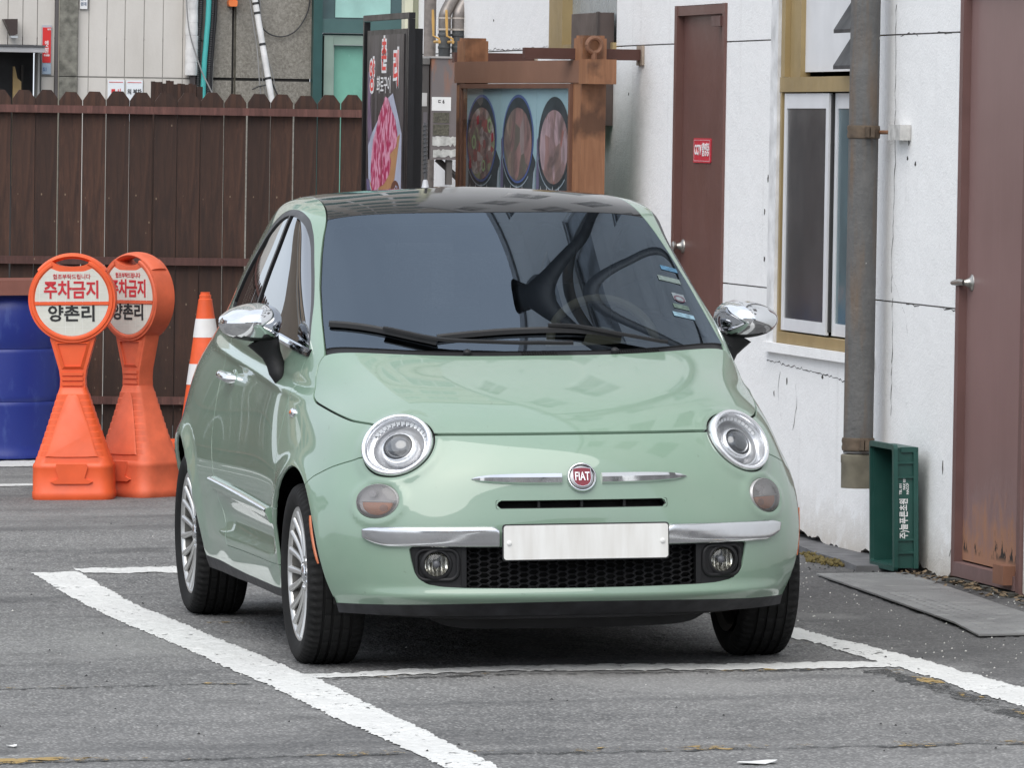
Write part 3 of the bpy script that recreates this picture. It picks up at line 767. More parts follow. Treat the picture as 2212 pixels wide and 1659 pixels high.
# ---- blank plate
plate_y = -.724
bm = bmesh.new(); prism(bm, rrect(.2665, .0575, .010), plate_y+.010, plate_y+.002, lambda u, v, d: (u, d, .4225+v)); pl_ = fin('licence_plate', bm, plain('plate_holder', (.02, .02, .021), .35), car, bevel=.002)
bm = bmesh.new(); prism(bm, rrect(.2625, .0535, .009), plate_y+.003, plate_y-.001, lambda u, v, d: (u, d, .4225+v))
k = N('plate_white'); v = k.coord('Object', (9, 9, 1.2)); k.col(k.mix(k.ramp(k.noise(v, 3, 4), .35, .7), (.66, .65, .62), (.76, .76, .74))); k.set(Roughness=.4); fin('plate_face', bm, k.m, pl_, bevel=.0015)
for x in (-.2455, .245):
    bm = bmesh.new(); lathe(bm, [(.0075, 0), (.0075, .003), (.005, .0045), (0, .0048)], 16, axisM((x, plate_y-.0005, .4215), (0, -1, 0))); fin('plate_bolt', bm, plain('bolt_white', (.72, .72, .70), .35), pl_, smooth=True)
boxo('plate_bracket', -.12, .12, plate_y+.008, -.66, .385, .44, BLK, pl_)
# ---- door mirrors
def mirror(sd):
    oc = [(.941, 1.078), (.936, 1.098), (.918, 1.114), (.890, 1.129), (.845, 1.141), (.800, 1.143), (.765, 1.133), (.742, 1.110), (.735, 1.083), (.742, 1.052), (.762, 1.024), (.80, 1.018), (.85, 1.020), (.895, 1.030), (.921, 1.044), (.935, 1.060)]
    if sd > 0: oc = [(x, z-.007) for x, z in oc]
    oc = catmull(oc, 4, True); cx, cz = .838, 1.083-(.007 if sd > 0 else 0); n = len(oc)
    bmc, bmb = bmesh.new(), bmesh.new(); rings = []
    for rho in (1.0, .985, .95, .88, .78, .66, .5, .32, .15, .03):
        yy = .605-.118*(max(0, 1-rho**2.3))**.55; rings.append([(sd*(cx+(x-cx)*rho), yy+.10*(cx-x)*rho*.3, cz+(z-cz)*rho) for x, z in oc])
    rings.insert(0, [(x, y+.045, z) for x, y, z in rings[0]])
    zc = cz-.047
    for a, b in zip(rings[:-1], rings[1:]):
        for i in range(n):
            j = (i+1) % n; q = (a[i], b[i], b[j], a[j]); low = sum(p[2] for p in q)/4 < zc
            t = bmb if low else bmc
            t.faces.new([t.verts.new(p) for p in (q if sd < 0 else q[::-1])])
    for t in (bmb, bmc): bmesh.ops.remove_doubles(t, verts=t.verts, dist=1e-5)
    m = fin('wing_mirror', bmc, CHR, car, smooth=True, angle=180); base = fin('mirror_base', bmb, BLK, m, smooth=True, angle=180)
    bm = bmesh.new(); prism(bm, [((x-cx)*.96, (z-cz)*.96) for x, z in oc[::2]], .632, .640, lambda u, v, d: (sd*(cx+u), d, cz+v)); fin('mirror_glass', bm, plain('mirror_silver', (.8, .8, .8), .03, 1), m)
    pts = [((.800, .60, 1.030), (.058, .034)), ((.787, .60, 1.005), (.046, .032)), ((.772, .598, .975), (.033, .028)), ((.760, .594, .945), (.030, .026)), ((.752, .585, .918), (.032, .028)), ((.744, .575, .888), (.022, .024)), ((.738, .57, .872), (.008, .012))]
    bm = bmesh.new(); sweep(bm, [(p[0]*sd, p[1], p[2]-(.006 if sd > 0 else 0)) for p, r in pts], [r for p, r in pts], 20, up=(0, 1, 0)); fin('mirror_stalk', bm, BLK, m, smooth=True, angle=60)
for sd in (-1, 1): mirror(sd)
# ---- wipers
def on_glass(x, y, h=.012):
    p, n = skin_z(x, y); return p+n*h
def strip(bm, pts, w, h):
    sweep(bm, pts, [(a, h) for a in w], prof=[(-1, -1), (1, -1), (1, .4), (.5, 1), (-.5, 1), (-1, .4)])
wp = thing  # (wipers are parts of the car)
for blade, arm in ((((-.625, .312), (-.50, .215), (-.40, .14), (-.315, .087)), ((-.47, .185), (-.315, .085), (-.15, .052), (.05, .035), (.12, .034))),
                   (((-.31, .112), (-.18, .120), (-.05, .128), (.10, .132), (.19, .128), (.30, .112)), ((.06, .138), (.16, .132), (.29, .098), (.40, .078), (.44, .076)))):
    bm = bmesh.new(); strip(bm, [on_glass(x, y, .010) for x, y in catmull(blade, 4)], [.006]*99, .010); b = fin('wiper', bm, plain('wiper_rubber', (.012, .012, .013), .5), car)
    bm = bmesh.new(); strip(bm, [on_glass(x, y, .024) for x, y in catmull(arm, 4)], [.007+.004*min(1, i/8) for i in range(99)], .006); fin('wiper_arm', bm, BLK, b, bevel=.001)
for x in (-.23, .258):
    bm = bmesh.new(); lathe(bm, [(.014, 0), (.013, .009), (.008, .014), (0, .015)], 16, axisM(on_glass(x, y_cowl(x)+.016, 0), (0, -.3, 1), (0, 1, 0))); fin('washer_nozzle', bm, BLK, car, smooth=True)
for x0, x1 in ((-.05, .075), (.265, .42)):
    bm = bmesh.new()
    nx = int((x1-x0)/.0085)
    for i in range(nx):
        for j in range(3):
            x = x0+i*.0085; y = y_cowl(x)+.008+j*.008; p = on_glass(x, y, -.001); bmesh.ops.create_cube(bm, size=1, matrix=Matrix.Translation(p) @ Matrix.Diagonal((.005, .005, .004, 1)))
    fin('cowl_vent', bm, DARK, cw)
# ---- belt strip, crease moulding, repeater, handle, marker
for sd in (-1, 1):
    for nm, y0, y1, mt in (('belt_strip', .37, 1.92, CHR), ('belt_end', .275, .372, BLKG)):
        bm = bmesh.new(); rows = []; U = 30
        for i in range(U+1):
            y = y0+(y1-y0)*i/U; z = np.interp(y, [.285, .45, .75, 1.3, 1.93], [.990, 1.004, 1.028, 1.058, 1.080])
            rows.append([bm.verts.new(skin_x(y, z+dz, sd)[0]+Vector((sd*h, 0, 0))) for dz, h in ((-.012, -.001), (-.011, .008), (0, .012), (.010, .007), (.011, -.004))])
        for i in range(U):
            for j in range(4): bm.faces.new((rows[i][j], rows[i+1][j], rows[i+1][j+1], rows[i][j+1]))
        bm.faces.new(rows[0]); bm.faces.new(rows[-1])
        fin(nm, bm, mt, car, smooth=True, angle=30)
    bm = bmesh.new(); rows = []; U = 28
    for i in range(U+1):
        t = i/U; y = .44+(1.60-.44)*t; zc = .452+.052*t; k = 1-.25*t
        rows.append([bm.verts.new(skin_x(y, zc+dz*k, sd)[0]+Vector((sd*h, 0, 0))) for dz, h in ((-.027, -.001), (-.024, .012), (.010, .017), (.020, .015), (.026, .006), (.027, -.001))])
    for i in range(U):
        for j in range(5): bm.faces.new((rows[i][j], rows[i+1][j], rows[i+1][j+1], rows[i][j+1]))
    bm.faces.new(rows[0]); bm.faces.new(rows[-1]); md = fin('door_moulding', bm, PAINT, car, smooth=True, angle=30)
    bm = bmesh.new(); rows = []
    for i in range(U+1):
        t = i/U; y = .445+(1.62-.445)*t; zc = .452+.052*t; k = 1-.25*t
        rows.append([bm.verts.new(skin_x(y, zc+dz*k, sd)[0]+Vector((sd*h, 0, 0))) for dz, h in ((.012, .0166), (.016, .0195), (.021, .0165), (.024, .011))])
    for i in range(U):
        for j in range(3): bm.faces.new((rows[i][j], rows[i+1][j], rows[i+1][j+1], rows[i][j+1]))
    fin('chrome_insert', bm, CHRD, md, smooth=True, angle=40)
    p, n = skin_x(.205, .798, sd); bm = bmesh.new(); lathe(bm, [(1, 0), (.92, .006), (.5, .011), (0, .012)], 24, axisM(p, n) @ Matrix.Diagonal((.030, .016, 1, 1)))
    rp = fin('side_repeater', bm, CHR, car, smooth=True); bm = bmesh.new(); lathe(bm, [(.62, .0085), (.3, .0125), (0, .0135)], 20, axisM(p, n) @ Matrix.Diagonal((.030, .016, 1, 1))); fin('repeater_lens', bm, plain('repeater_amber', (.55, .16, .05), .2), rp, smooth=True)
    pts = []
    for y, z, h in ((1.56, .868, -.004), (1.556, .872, .020), (1.54, .876, .034), (1.50, .877, .040), (1.45, .873, .037), (1.42, .866, .024), (1.412, .862, -.004)):
        p, n = skin_x(y, z, sd); pts.append(p+Vector((sd*h, 0, 0)))
    bm = bmesh.new(); sweep(bm, catmull([tuple(p) for p in pts], 4), [(.013, .015)]*99, 12); hd = fin('door_handle', bm, CHR, car, smooth=True, angle=70)
    p, n = skin_x(1.45, .868, sd); bm = bmesh.new(); lathe(bm, [(1, 0), (.9, .002), (0, .001)], 24, axisM(p, n) @ Matrix.Diagonal((.07, .03, 1, 1))); fin('handle_cup', bm, PAINT, hd, smooth=True)
    bm = bmesh.new(); rows = []
    for i in range(13):
        t = i/12; y = -.272-.045*t**1.6; z = .492-.15*t; wd = .007*(1-abs(2*t-1)**4)
        rows.append([bm.verts.new(skin_x(y+dy*wd, z, sd)[0]+Vector((sd*h, 0, 0))) for dy, h in ((-1, -.001), (-.8, .004), (.8, .005), (1, -.001))])
    for i in range(12):
        for j in range(3): bm.faces.new((rows[i][j], rows[i+1][j], rows[i+1][j+1], rows[i][j+1]))
    fin('side_marker', bm, plain('marker_orange', (.50, .13, .04), .25), car, smooth=True)
# ---- aerial
bm = bmesh.new(); lathe(bm, [(.026, -.004), (.022, .008), (.012, .022), (.009, .04), (.006, .045)], 20, Matrix.Translation((-.005, 1.9, 1.492))); ant = fin('aerial', bm, plain('aerial_grey', (.42, .43, .45), .35), car, smooth=True)
bm = bmesh.new(); sweep(bm, [(-.005, 1.9, 1.53), (-.005, 1.9, 1.738)], [.0052, .0042], 8)
hx = [(-.005+.0075*cos(t), 1.9+.0075*sin(t), 1.555+t*.00235) for t in np.linspace(0, 2*pi*12, 12*12)]; sweep(bm, hx, .0016, 5)
fin('aerial_rod', bm, plain('aerial_dark', (.07, .07, .075), .4), ant, smooth=True)
# ---- wheels
def wheel_proto():
    t = thing('wheel_tmp', None, None); t.name = 'wheel'; t.parent = car
    for k in ('label', 'category'):
        if k in t: del t[k]
    W = .0955
    prof = [(.212, W-.020), (.222, W-.010), (.236, W-.004), (.252, W), (.268, W-.003), (.280, W-.010), (.2865, W-.019), (.2895, W-.027)]
    gro = []
    for cx, hw in ((.046, .0045), (.0155, .005), (-.0155, .005), (-.046, .0045)):
        gro += [(.2915, cx+hw+.0008), (.285, cx+hw-.001), (.285, cx-hw+.001), (.2915, cx-hw-.0008)]
    full = prof+gro+[(r, -x) for r, x in prof[::-1]]
    bm = bmesh.new(); n = 264; M = Matrix.Rotation(pi/2, 4, 'Y')
    rings = []
    for i in range(n):
        a = 2*pi*i/n; ring = []
        for j, (r, x) in enumerate(full):
            rr = r
            ph = i % 4
            if r > .274 and abs(x) > .052 and ph < 2: rr = r-.0055
            elif r > .288 and ph == 2 and abs(x) < .05 and (i//4) % 2 == 0: rr = r-.003
            ring.append(bm.verts.new((x, rr*cos(a), rr*sin(a))))
        rings.append(ring)
    for i in range(n):
        A, B = rings[i], rings[(i+1) % n]
        for j in range(len(full)-1): bm.faces.new((A[j], A[j+1], B[j+1], B[j]))
    fin('tyre', bm, RUB, t, smooth=True, angle=28)
    # rim: outer face towards +X
    MX = Matrix(((0, 0, 1, 0), (0, 1, 0, 0), (1, 0, 0, 0), (0, 0, 0, 1)))
    bm = bmesh.new(); lathe(bm, [(.203, .066), (.2045, .072), (.209, .0775), (.2155, .079), (.2185, .0755), (.217, .070)], 72, MX)
    rim = fin('rim', bm, ALU, t, smooth=True, angle=40)
    bm = bmesh.new()
    for i in range(20):
        th = 2*pi*i/20; path = []; rad = []; sg = 1 if i % 2 else -1
        for q in range(9):
            u = q/8; r = .058+(.2065-.058)*u; an = th+sg*radians(4.2)*(1-u)**1.5
            path.append((.050+.020*u-.006*sin(pi*u), r*cos(an), r*sin(an))); rad.append((.0072+.0050*u, .010))
        sweep(bm, path, rad, 10, up=(1, 0, 0))
    fin('spokes', bm, ALU, rim, smooth=True, angle=60)
    bm = bmesh.new(); lathe(bm, [(.076, .028), (.070, .046), (.058, .056), (.034, .059), (.030, .052), (.028, .052)], 40, MX); fin('hub', bm, ALU, rim, smooth=True, angle=40)
    bm = bmesh.new(); lathe(bm, [(.029, .050), (.029, .064), (.024, .068), (0, .069)], 32, MX); fin('centre_cap', bm, CHR, rim, smooth=True, angle=40)
    for i in range(4):
        a = pi/4+i*pi/2; bm = bmesh.new(); lathe(bm, [(.0085, .045), (.0085, .062), (.005, .064), (0, .064)], 6, Matrix.Translation((0, .049*cos(a), .049*sin(a))) @ MX); fin('wheel_bolt', bm, CHRD, rim)
    bm = bmesh.new(); lathe(bm, [(.185, -.05), (.16, -.03), (.12, .005), (0, .008)], 48, MX); fin('brake_disc', bm, plain('brake_iron', (.05, .047, .043), .55, .3), t, smooth=True)
    bm = bmesh.new(); lathe(bm, [(.212, -.092), (.207, -.088), (.198, -.082), (.190, -.078), (.182, -.05), (.178, 0), (.19, .05), (.2045, .068)], 48, MX); fin('inner_barrel', bm, plain('barrel_grey', (.10, .095, .085), .6, .3), t, smooth=True)
    return t
wh = wheel_proto()
def copy_tree(o, parent=None):
    c = o.copy(); COL.objects.link(c); c.parent = parent
    for ch in list(o.children):
        copy_tree(ch, c)
    return c
for i, (x, y, rz, spin, st) in enumerate(((-.708, 0, pi, .3, 0), (.708, 0, 0, 1.0, 0), (-.705, 2.3, pi, .75, 0), (.705, 2.3, 0, 2.0, 0))):
    w = wh if i == 0 else copy_tree(wh, car)
    w.location = (x, y, .2895); w.rotation_euler = (spin, 0, rz)
# ---- wheel housings and underside
for sd in (-1, 1):
    for yc, zc, R in ARCH:
        bm = bmesh.new(); rings = []
        for x in (.44, .735):
            rg = []
            for i in range(25):
                a = pi*(i/24*1.16-.08); rg.append(bm.verts.new((x*sd, yc+(R+.012)*cos(a), zc+(R+.012)*sin(a))))
            rings.append(rg)
        for i in range(24): bm.faces.new((rings[0][i], rings[1][i], rings[1][i+1], rings[0][i+1]))
        bm.faces.new(rings[0]); fin('wheel_housing', bm, DARK, car, smooth=True, angle=40)
bm = bmesh.new(); box(bm, -.60, .60, -.46, -.36, .185, .24); box(bm, -.45, .45, -.36, .36, .165, .28); box(bm, -.70, .70, .36, 1.92, .195, .30); box(bm, -.45, .45, 1.92, 2.6, .22, .35)
fin('underbody', bm, plain('underseal', (.012, .012, .012), .85), car)
bm = bmesh.new(); prism(bm, catmull([(-.46, .20), (-.43, .165), (-.36, .138), (-.2, .130), (.2, .130), (.38, .138), (.45, .165), (.49, .20)], 4), -.40, .25, lambda u, v, d: (u, d, v)); fin('engine_tray', bm, plain('tray_plastic', (.016, .016, .017), .7), car, smooth=True, angle=40)
bm = bmesh.new(); rows = []
for i in range(33):
    x = -.70+1.40*i/32; yl = -.615+.34*(abs(x)/.70)**3.2; zb = .178+.012*(abs(x)/.7)**4
    rows.append([bm.verts.new(p) for p in ((x, yl-.012, .214), (x, yl-.004, zb), (x, yl+.05, zb-.006), (x, yl+.16, zb))])
for a, b in zip(rows[:-1], rows[1:]):
    for j in range(3): bm.faces.new((a[j], b[j], b[j+1], a[j+1]))
fin('air_dam', bm, BLK, car, smooth=True, angle=60)
# ---- cabin
boxo('dashboard', -.62, .62, .18, .62, .86, .955, plain('dash_dark', (.03, .03, .031), .7), car, bevel=.04)
bm = bmesh.new(); box(bm, -.66, .66, .5, 2.5, .45, .5); box(bm, -.64, .64, 2.3, 2.34, .5, 1.05); fin('cabin_floor', bm, DARK, car)
bm = bmesh.new()
Mst = axisM((.37, .70, .985), (0, -.86, .5))
pts = [Mst @ Vector((.182*cos(t), .182*sin(t), 0)) for t in np.linspace(0, 2*pi, 49)]; sweep(bm, pts, .016, 10, cap=False)
st = fin('steering_wheel', bm, IVORY, car, smooth=True)
bm = bmesh.new(); lathe(bm, [(.07, -.02), (.07, .01), (.05, .02), (0, .022)], 24, Mst)
for a in (radians(0), radians(180), radians(270)): sweep(bm, [Mst @ Vector((r*cos(a), r*sin(a), 0)) for r in (.05, .18)], [.018, .012], 6)
fin('steering_hub', bm, IVORY, st, smooth=True)
for x in (-.33, .33):
    bm = bmesh.new(); box(bm, x-.24, x+.24, .95, 1.45, .5, .72); s1 = fin('seat', bm, SEATM, car, bevel=.06, smooth=True)
    bm = bmesh.new(); box(bm, x-.22, x+.22, 1.40, 1.52, .7, 1.18, M=Matrix.Translation((0, 0, 0))); fin('seat_back', bm, SEATM, s1, bevel=.05, smooth=True)
    bm = bmesh.new(); lathe(bm, [(0, -.035), (.08, -.035), (.11, -.02), (.115, 0), (.11, .02), (.08, .035), (0, .035)], 24, axisM((x, 1.47, 1.27), (0, -1, 0))); fin('headrest', bm, SEATM, s1, smooth=True)
bm = bmesh.new(); box(bm, -.12, .12, .80, .82, 1.30, 1.36); fin('rear_view_mirror', bm, BLK, car, bevel=.015)
# inspection and parking stickers on the outer face, colours dimmed as if behind tinted glass
def sticker(x, y, w, h, c, tilt=0):
    p, n = skin_z(x, y); up = Vector((0, .82, .57)); M = axisM(p+n*.0012, n, up)
    bm = bmesh.new(); prism(bm, [(-w, -h), (w, -h), (w, h), (-w, h)], -.0004, .0004, lambda u, v, d: M @ Vector((u, v, d))); return fin('window_sticker', bm, plain('sticker_%d%d%d' % tuple(int(a*99) for a in c), c, .5, var=.35, scale=60, spec=.1), car)
for a in ((.562, .565, .030, .013, (.07, .16, .25)), (.548, .50, .040, .015, (.16, .20, .19)), (.560, .41, .022, .022, (.20, .23, .25)), (.556, .355, .028, .014, (.10, .14, .12)), (.553, .305, .038, .014, (.18, .28, .34))): sticker(*a)
p, n = skin_z(.560, .40); Ms = axisM(p+n*.0018, n, (0, .82, .57))
bm = bmesh.new(); lathe(bm, [(.020, 0), (.020, .0008), (.015, .0008), (.015, 0)], 28, Ms); fin('sticker_ring', bm, plain('ring_red', (.09, .03, .05), .5), car)
# =================================================================== GROUND
def asphalt():
    k = N('weathered_asphalt'); v = k.coord('Object')
    big = k.noise(v, .55, 5, .6); mid = k.noise(v, 3.5, 5, .6); fine = k.noise(v, 85, 3, .7)
    vo = k.n('ShaderNodeTexVoronoi'); vo.inputs['Scale'].default_value = 95; k.l(v, vo.inputs['Vector'])
    sp = k.n('ShaderNodeSeparateColor'); k.l(vo.outputs['Color'], sp.inputs[0])
    grain = k.mix(k.ramp(sp.outputs[0], .1, .95), (.085, .083, .082), (.42, .415, .40))
    grain = k.mix(k.ramp(vo.outputs['Distance'], .25, .75), grain, (.045, .044, .044))
    base = k.mix(k.ramp(big, .38, .62), (.112, .112, .113), (.235, .233, .229))
    base = k.mix(k.math('MULTIPLY', k.ramp(mid, .42, .7), .5), base, (.27, .267, .262))
    c = k.mix(.46, base, grain)
    # darker, coarser strip of old asphalt along the wall, damp streaks
    sx = k.n('ShaderNodeSeparateXYZ'); k.l(v, sx.inputs[0])
    edge = k.ramp(k.math('ADD', sx.outputs[0], k.ramp(mid, .2, .8, -.25, .25)), 1.05, 1.3)
    c = k.mix(k.math('MULTIPLY', edge, .60), c, (.052, .050, .051))
    v2 = k.coord('Object', (.22, 1.6, 1)); st = k.noise(v2, 1.3, 6, .62)
    c = k.mix(k.math('MULTIPLY', k.ramp(st, .52, .66), .6), c, (.062, .062, .064))
    oil = k.math('MULTIPLY', k.ramp(k.noise(v, 1.15, 5, .6, .4), .56, .66), .55); c = k.mix(oil, c, (.055, .054, .055))
    pat = k.math('MULTIPLY', k.ramp(k.noise(k.coord('Object', (1, .6, 1)), .8, 2, .4), .60, .63), .35); c = k.mix(pat, c, (.25, .247, .24))
    cs = k.n('ShaderNodeTexVoronoi'); cs.inputs['Scale'].default_value = 24; k.l(v, cs.inputs['Vector'])
    c = k.mix(k.math('MULTIPLY', k.ramp(cs.outputs['Distance'], .055, .03), k.ramp(k.noise(v, 2.1, 3), .5, .6)), c, (.5, .49, .47))
    k.col(c); k.set(Roughness=k.ramp(mid, .3, .7, .78, .95))
    h = k.math('ADD', k.math('MULTIPLY', vo.outputs['Distance'], -.6), k.math('MULTIPLY', fine, .8))
    k.bump(h, .55, .008)
    return k.m
ASPH = asphalt()
_T = [np.random.default_rng(40+i).normal(0, 1, (257, 257)) for i in range(3)]
def relief(x, y):
    """height of the worn surface: aggregate, small dips, patches (metres)"""
    h = 0
    for t, (c, amp) in zip(_T, ((.0125, .0013), (.037, .0016), (.17, .0016))):
        u, v = np.asarray(x)/c, np.asarray(y)/c; i, j = np.floor(u).astype(int), np.floor(v).astype(int); fu, fv = u-i, v-j
        g = lambda p, q: t[p % 257, q % 257]
        h = h+amp*((g(i, j)*(1-fu)+g(i+1, j)*fu)*(1-fv)+(g(i, j+1)*(1-fu)+g(i+1, j+1)*fu)*fv)
    return np.clip(h, -.005, .0038)
def sheet_grid(name, X, Y, mat, zf):
    gx_, gy_ = np.meshgrid(X, Y); zz = zf(gx_, gy_); V = np.stack([gx_, gy_, zz], 2).reshape(-1, 3).astype(np.float32); nx, ny = len(X), len(Y)
    i = np.arange(nx-1); j = np.arange(ny-1); a_ = (j[:, None]*nx+i[None]).ravel(); F = np.stack([a_, a_+1, a_+nx+1, a_+nx], 1).astype(np.int32)
    me = bpy.data.meshes.new(name); me.vertices.add(len(V)); me.vertices.foreach_set('co', V.ravel()); me.loops.add(F.size); me.loops.foreach_set('vertex_index', F.ravel())
    me.polygons.add(len(F)); me.polygons.foreach_set('loop_start', np.arange(0, F.size, 4, dtype=np.int32)); me.polygons.foreach_set('loop_total', np.full(len(F), 4, np.int32)); me.update(); me.validate()
    return link(name, me, mat)
NEAR = (-2.6, 2.75, -4.2, 7.4)
X = np.arange(NEAR[0], NEAR[1]+.001, .0125); Y = np.arange(NEAR[2], NEAR[3]+.001, .0125)
def zf(x, y):
    e = np.minimum(np.minimum(x-NEAR[0], NEAR[1]-x), np.minimum(y-NEAR[2], NEAR[3]-y)); return relief(x, y)*np.clip(e/.1, 0, 1)
tag(sheet_grid('asphalt_ground', X, Y, ASPH, zf), kind='structure')
V_, F_ = [], []
gx = [-90, -30, -8, NEAR[0], NEAR[1], 8, 30, 90]; gy = [-90, -30, -9, NEAR[2], NEAR[3], 12, 40, 110]
for y in gy:
    for x in gx: V_.append((x, y, 0))
for j in range(len(gy)-1):
    for i in range(len(gx)-1):
        if i == 3 and j == 3: continue
        a = j*len(gx)+i; F_.append((a, a+1, a+len(gx)+1, a+len(gx)))
tag(mesh('asphalt_ground', V_, F_, ASPH), kind='structure')
# ---- painted lines: ragged sheets
def paint_line_mat(name, c, wear, lo=.42, hi=.5):
    k = N(name); v = k.coord('Object')
    n1 = k.noise(v, 26, 5, .7); n2 = k.noise(v, 2.2, 4)
    k.col(k.mix(k.math('MULTIPLY', k.ramp(k.noise(v, 60, 4, .7), .56, .70), .55), k.mix(k.math('MULTIPLY', k.ramp(n2, .35, .75), .45), c, tuple(x*.72 for x in c)), tuple(x*.35 for x in c))); k.set(Roughness=.7)
    vo = k.n('ShaderNodeTexVoronoi'); vo.inputs['Scale'].default_value = 95; k.l(v, vo.inputs['Vector']); k.bump(k.math('MULTIPLY', vo.outputs['Distance'], -.5), .35, .006)
    if wear:
        tr = k.n('ShaderNodeBsdfTransparent'); m = k.n('ShaderNodeMixShader')
        k.l(k.ramp(k.math('ADD', n1, k.math('MULTIPLY', k.math('SUBTRACT', n2, .5), wear)), lo, hi), m.inputs[0])
        k.l(tr.outputs[0], m.inputs[1]); k.l(k.b.outputs[0], m.inputs[2]); k.l(m.outputs[0], k.out.inputs['Surface'])
    return k.m
WLINE = paint_line_mat('white_road_paint', (.60, .60, .585), .5, .33, .38)
YLINE = paint_line_mat('worn_yellow_paint', (.34, .23, .08), 1.2, .60, .66)
DSEAM = paint_line_mat('dark_seam', (.045, .045, .045), .8, .40, .60)
def resample(P, step):
    P = [np.array(p, float) for p in P]; out = []
    for a, b in zip(P[:-1], P[1:]):
        n = max(1, int(np.linalg.norm(b-a)/step))
        for i in range(n): out.append(a+(b-a)*i/n)
    out.append(P[-1]); return out
def strip_sheet(name, A, B, z, mat, rag=.0045, step=.009, seed=0, kind='structure'):
    """sheet between two side lines, both edges ragged"""
    n = max(4, int(sum(np.linalg.norm(np.array(p)-np.array(q)) for p, q in zip(A[:-1], A[1:]))/step))
    def rs(P):
        P = np.array(P, float); d = np.r_[0, np.cumsum(np.hypot(*np.diff(P, axis=0).T))]; t = np.linspace(0, d[-1], n+1)
        return np.stack([np.interp(t, d, P[:, 0]), np.interp(t, d, P[:, 1])], 1)
    a, b = rs(A), rs(B); rg = np.random.default_rng(seed)
    w = np.convolve(rg.normal(0, 1, n+9), np.ones(3)/3, 'valid')[:n+1]*rag; w2 = np.convolve(rg.normal(0, 1, n+9), np.ones(3)/3, 'valid')[:n+1]*rag
    d = b-a; d /= np.maximum(1e-6, np.linalg.norm(d, axis=1, keepdims=True))
    a = a+d*w[:, None]; b = b+d*w2[:, None]
    K = max(2, int(np.median(np.linalg.norm(b-a, axis=1))/.016)); V = []; F = []
    for k_ in range(K+1):
        p = a+(b-a)*k_/K; zz = np.where((p[:, 0] > NEAR[0]) & (p[:, 0] < NEAR[1]) & (p[:, 1] > NEAR[2]) & (p[:, 1] < NEAR[3]), zf(p[:, 0], p[:, 1]), 0)
        V += [(x, y, z*.55+q) for (x, y), q in zip(p, zz)]
    F = [(k_*(n+1)+i, k_*(n+1)+i+1, (k_+1)*(n+1)+i+1, (k_+1)*(n+1)+i) for k_ in range(K) for i in range(n)]
    o = mesh(name, V, F, mat); 
    if o.data.polygons[0].normal.z < 0: o.data.flip_normals()
    return tag(o, kind=kind)
LL = [(-1.046, 4.66), (-1.088, 3.2), (-1.086, 2.29), (-1.075, 1.55), (-1.057, 1.06), (-1.046, .34), (-1.045, -.28), (-1.022, -.75), (-1.024, -1.31), (-1.026, -2.05), (-1.013, -2.51), (-1.005, -3.5), (-1.0, -9)]
LR = [(-.867, 4.62), (-.893, 3.59), (-.915, 2.84), (-.896, 2.23), (-.887, 1.5), (-.876, .80), (-.857, .24), (-.848, -.43), (-.838, -.57), (-.843, -1.19), (-.848, -1.65), (-.847, -2.33), (-.859, -2.92), (-.865, -3.55), (-.86, -9)]
strip_sheet('parking_line', LL, LR, .006, WLINE, seed=1)
RL = [(.994, 4.6), (.99, 2.5), (.995, .61), (1.018, .342), (1.014, -.061), (1.018, -.425), (1.030, -.714), (1.024, -1.153), (1.0, -1.672), (1.013, -2.138), (1.01, -9)]
RR_ = [(1.13, 4.6), (1.12, 2.5), (1.118, 1.09), (1.124, .52), (1.146, .31), (1.165, -.20), (1.168, -.64), (1.186, -.97), (1.182, -1.55), (1.18, -2.2), (1.18, -9)]
strip_sheet('parking_line', RL, RR_, .006, WLINE, seed=2)
strip_sheet('parking_line', [(-.86, 4.50), (-.49, 4.46), (.3, 4.44), (.99, 4.42)], [(-.855, 4.83), (-.44, 4.80), (.3, 4.76), (.99, 4.74)], .006, WLINE, seed=3)
strip_sheet('parking_line', [(-.838, -.585), (-.194, -.505), (.3, -.56), (.97, -.655), (1.02, -.66)], [(-.848, -.43), (-.155, -.303), (.4, -.36), (1.025, -.43)], .006, WLINE, seed=4)
strip_sheet('parking_line', [(-3, 10.92), (-.376, 10.95), (.25, 10.97), (2.0, 11.0)], [(-3, 11.10), (-.35, 11.16), (.3, 11.18), (2.0, 11.2)], .006, WLINE, seed=5)
strip_sheet('parking_line', [(-3, 12.8), (-.13, 12.83), (2.0, 12.9)], [(-3, 13.42), (.1, 13.43), (2.0, 13.5)], .006, WLINE, seed=6, rag=.02)
# worn yellow remains of an older layout, lying in dark seams
def worn(x0, x1, y, w, seed, dark=True):
    rg = np.random.default_rng(seed); xs = np.linspace(x0, x1, 12); ys = y+np.cumsum(rg.normal(0, .006, 12))
    A = [(a, b-w) for a, b in zip(xs, ys)]; B = [(a, b+w) for a, b in zip(xs, ys)]
    if dark: strip_sheet('road_seam', [(a, b-w*.9-.03) for a, b in zip(xs, ys)], [(a, b-w*.4) for a, b in zip(xs, ys)], .003, DSEAM, .012, .03, seed+50)
    strip_sheet('worn_yellow_line', A, B, .0045, YLINE, .01, .03, seed)
worn(-4, -1.06, -.72, .05, 11); worn(-.80, .96, -.62, .03, 12); worn(-4, -1.03, -3.14, .055, 13); worn(-.84, 4, -3.2, .055, 14); worn(-.80, -.55, 1.85, .035, 15, False)
strip_sheet('worn_yellow_line', [(.93, .45), (.945, -.1), (.955, -.35)], [(.985, .5), (1.0, -.1), (1.01, -.35)], .0045, YLINE, .01, .03, 21)
strip_sheet('worn_yellow_line', [(.95, -.70), (.96, -1.2), (.93, -1.8), (.94, -3.0)], [(1.02, -.72), (1.015, -1.2), (.99, -1.7), (1.0, -3.0)], .0045, YLINE, .01, .03, 22)
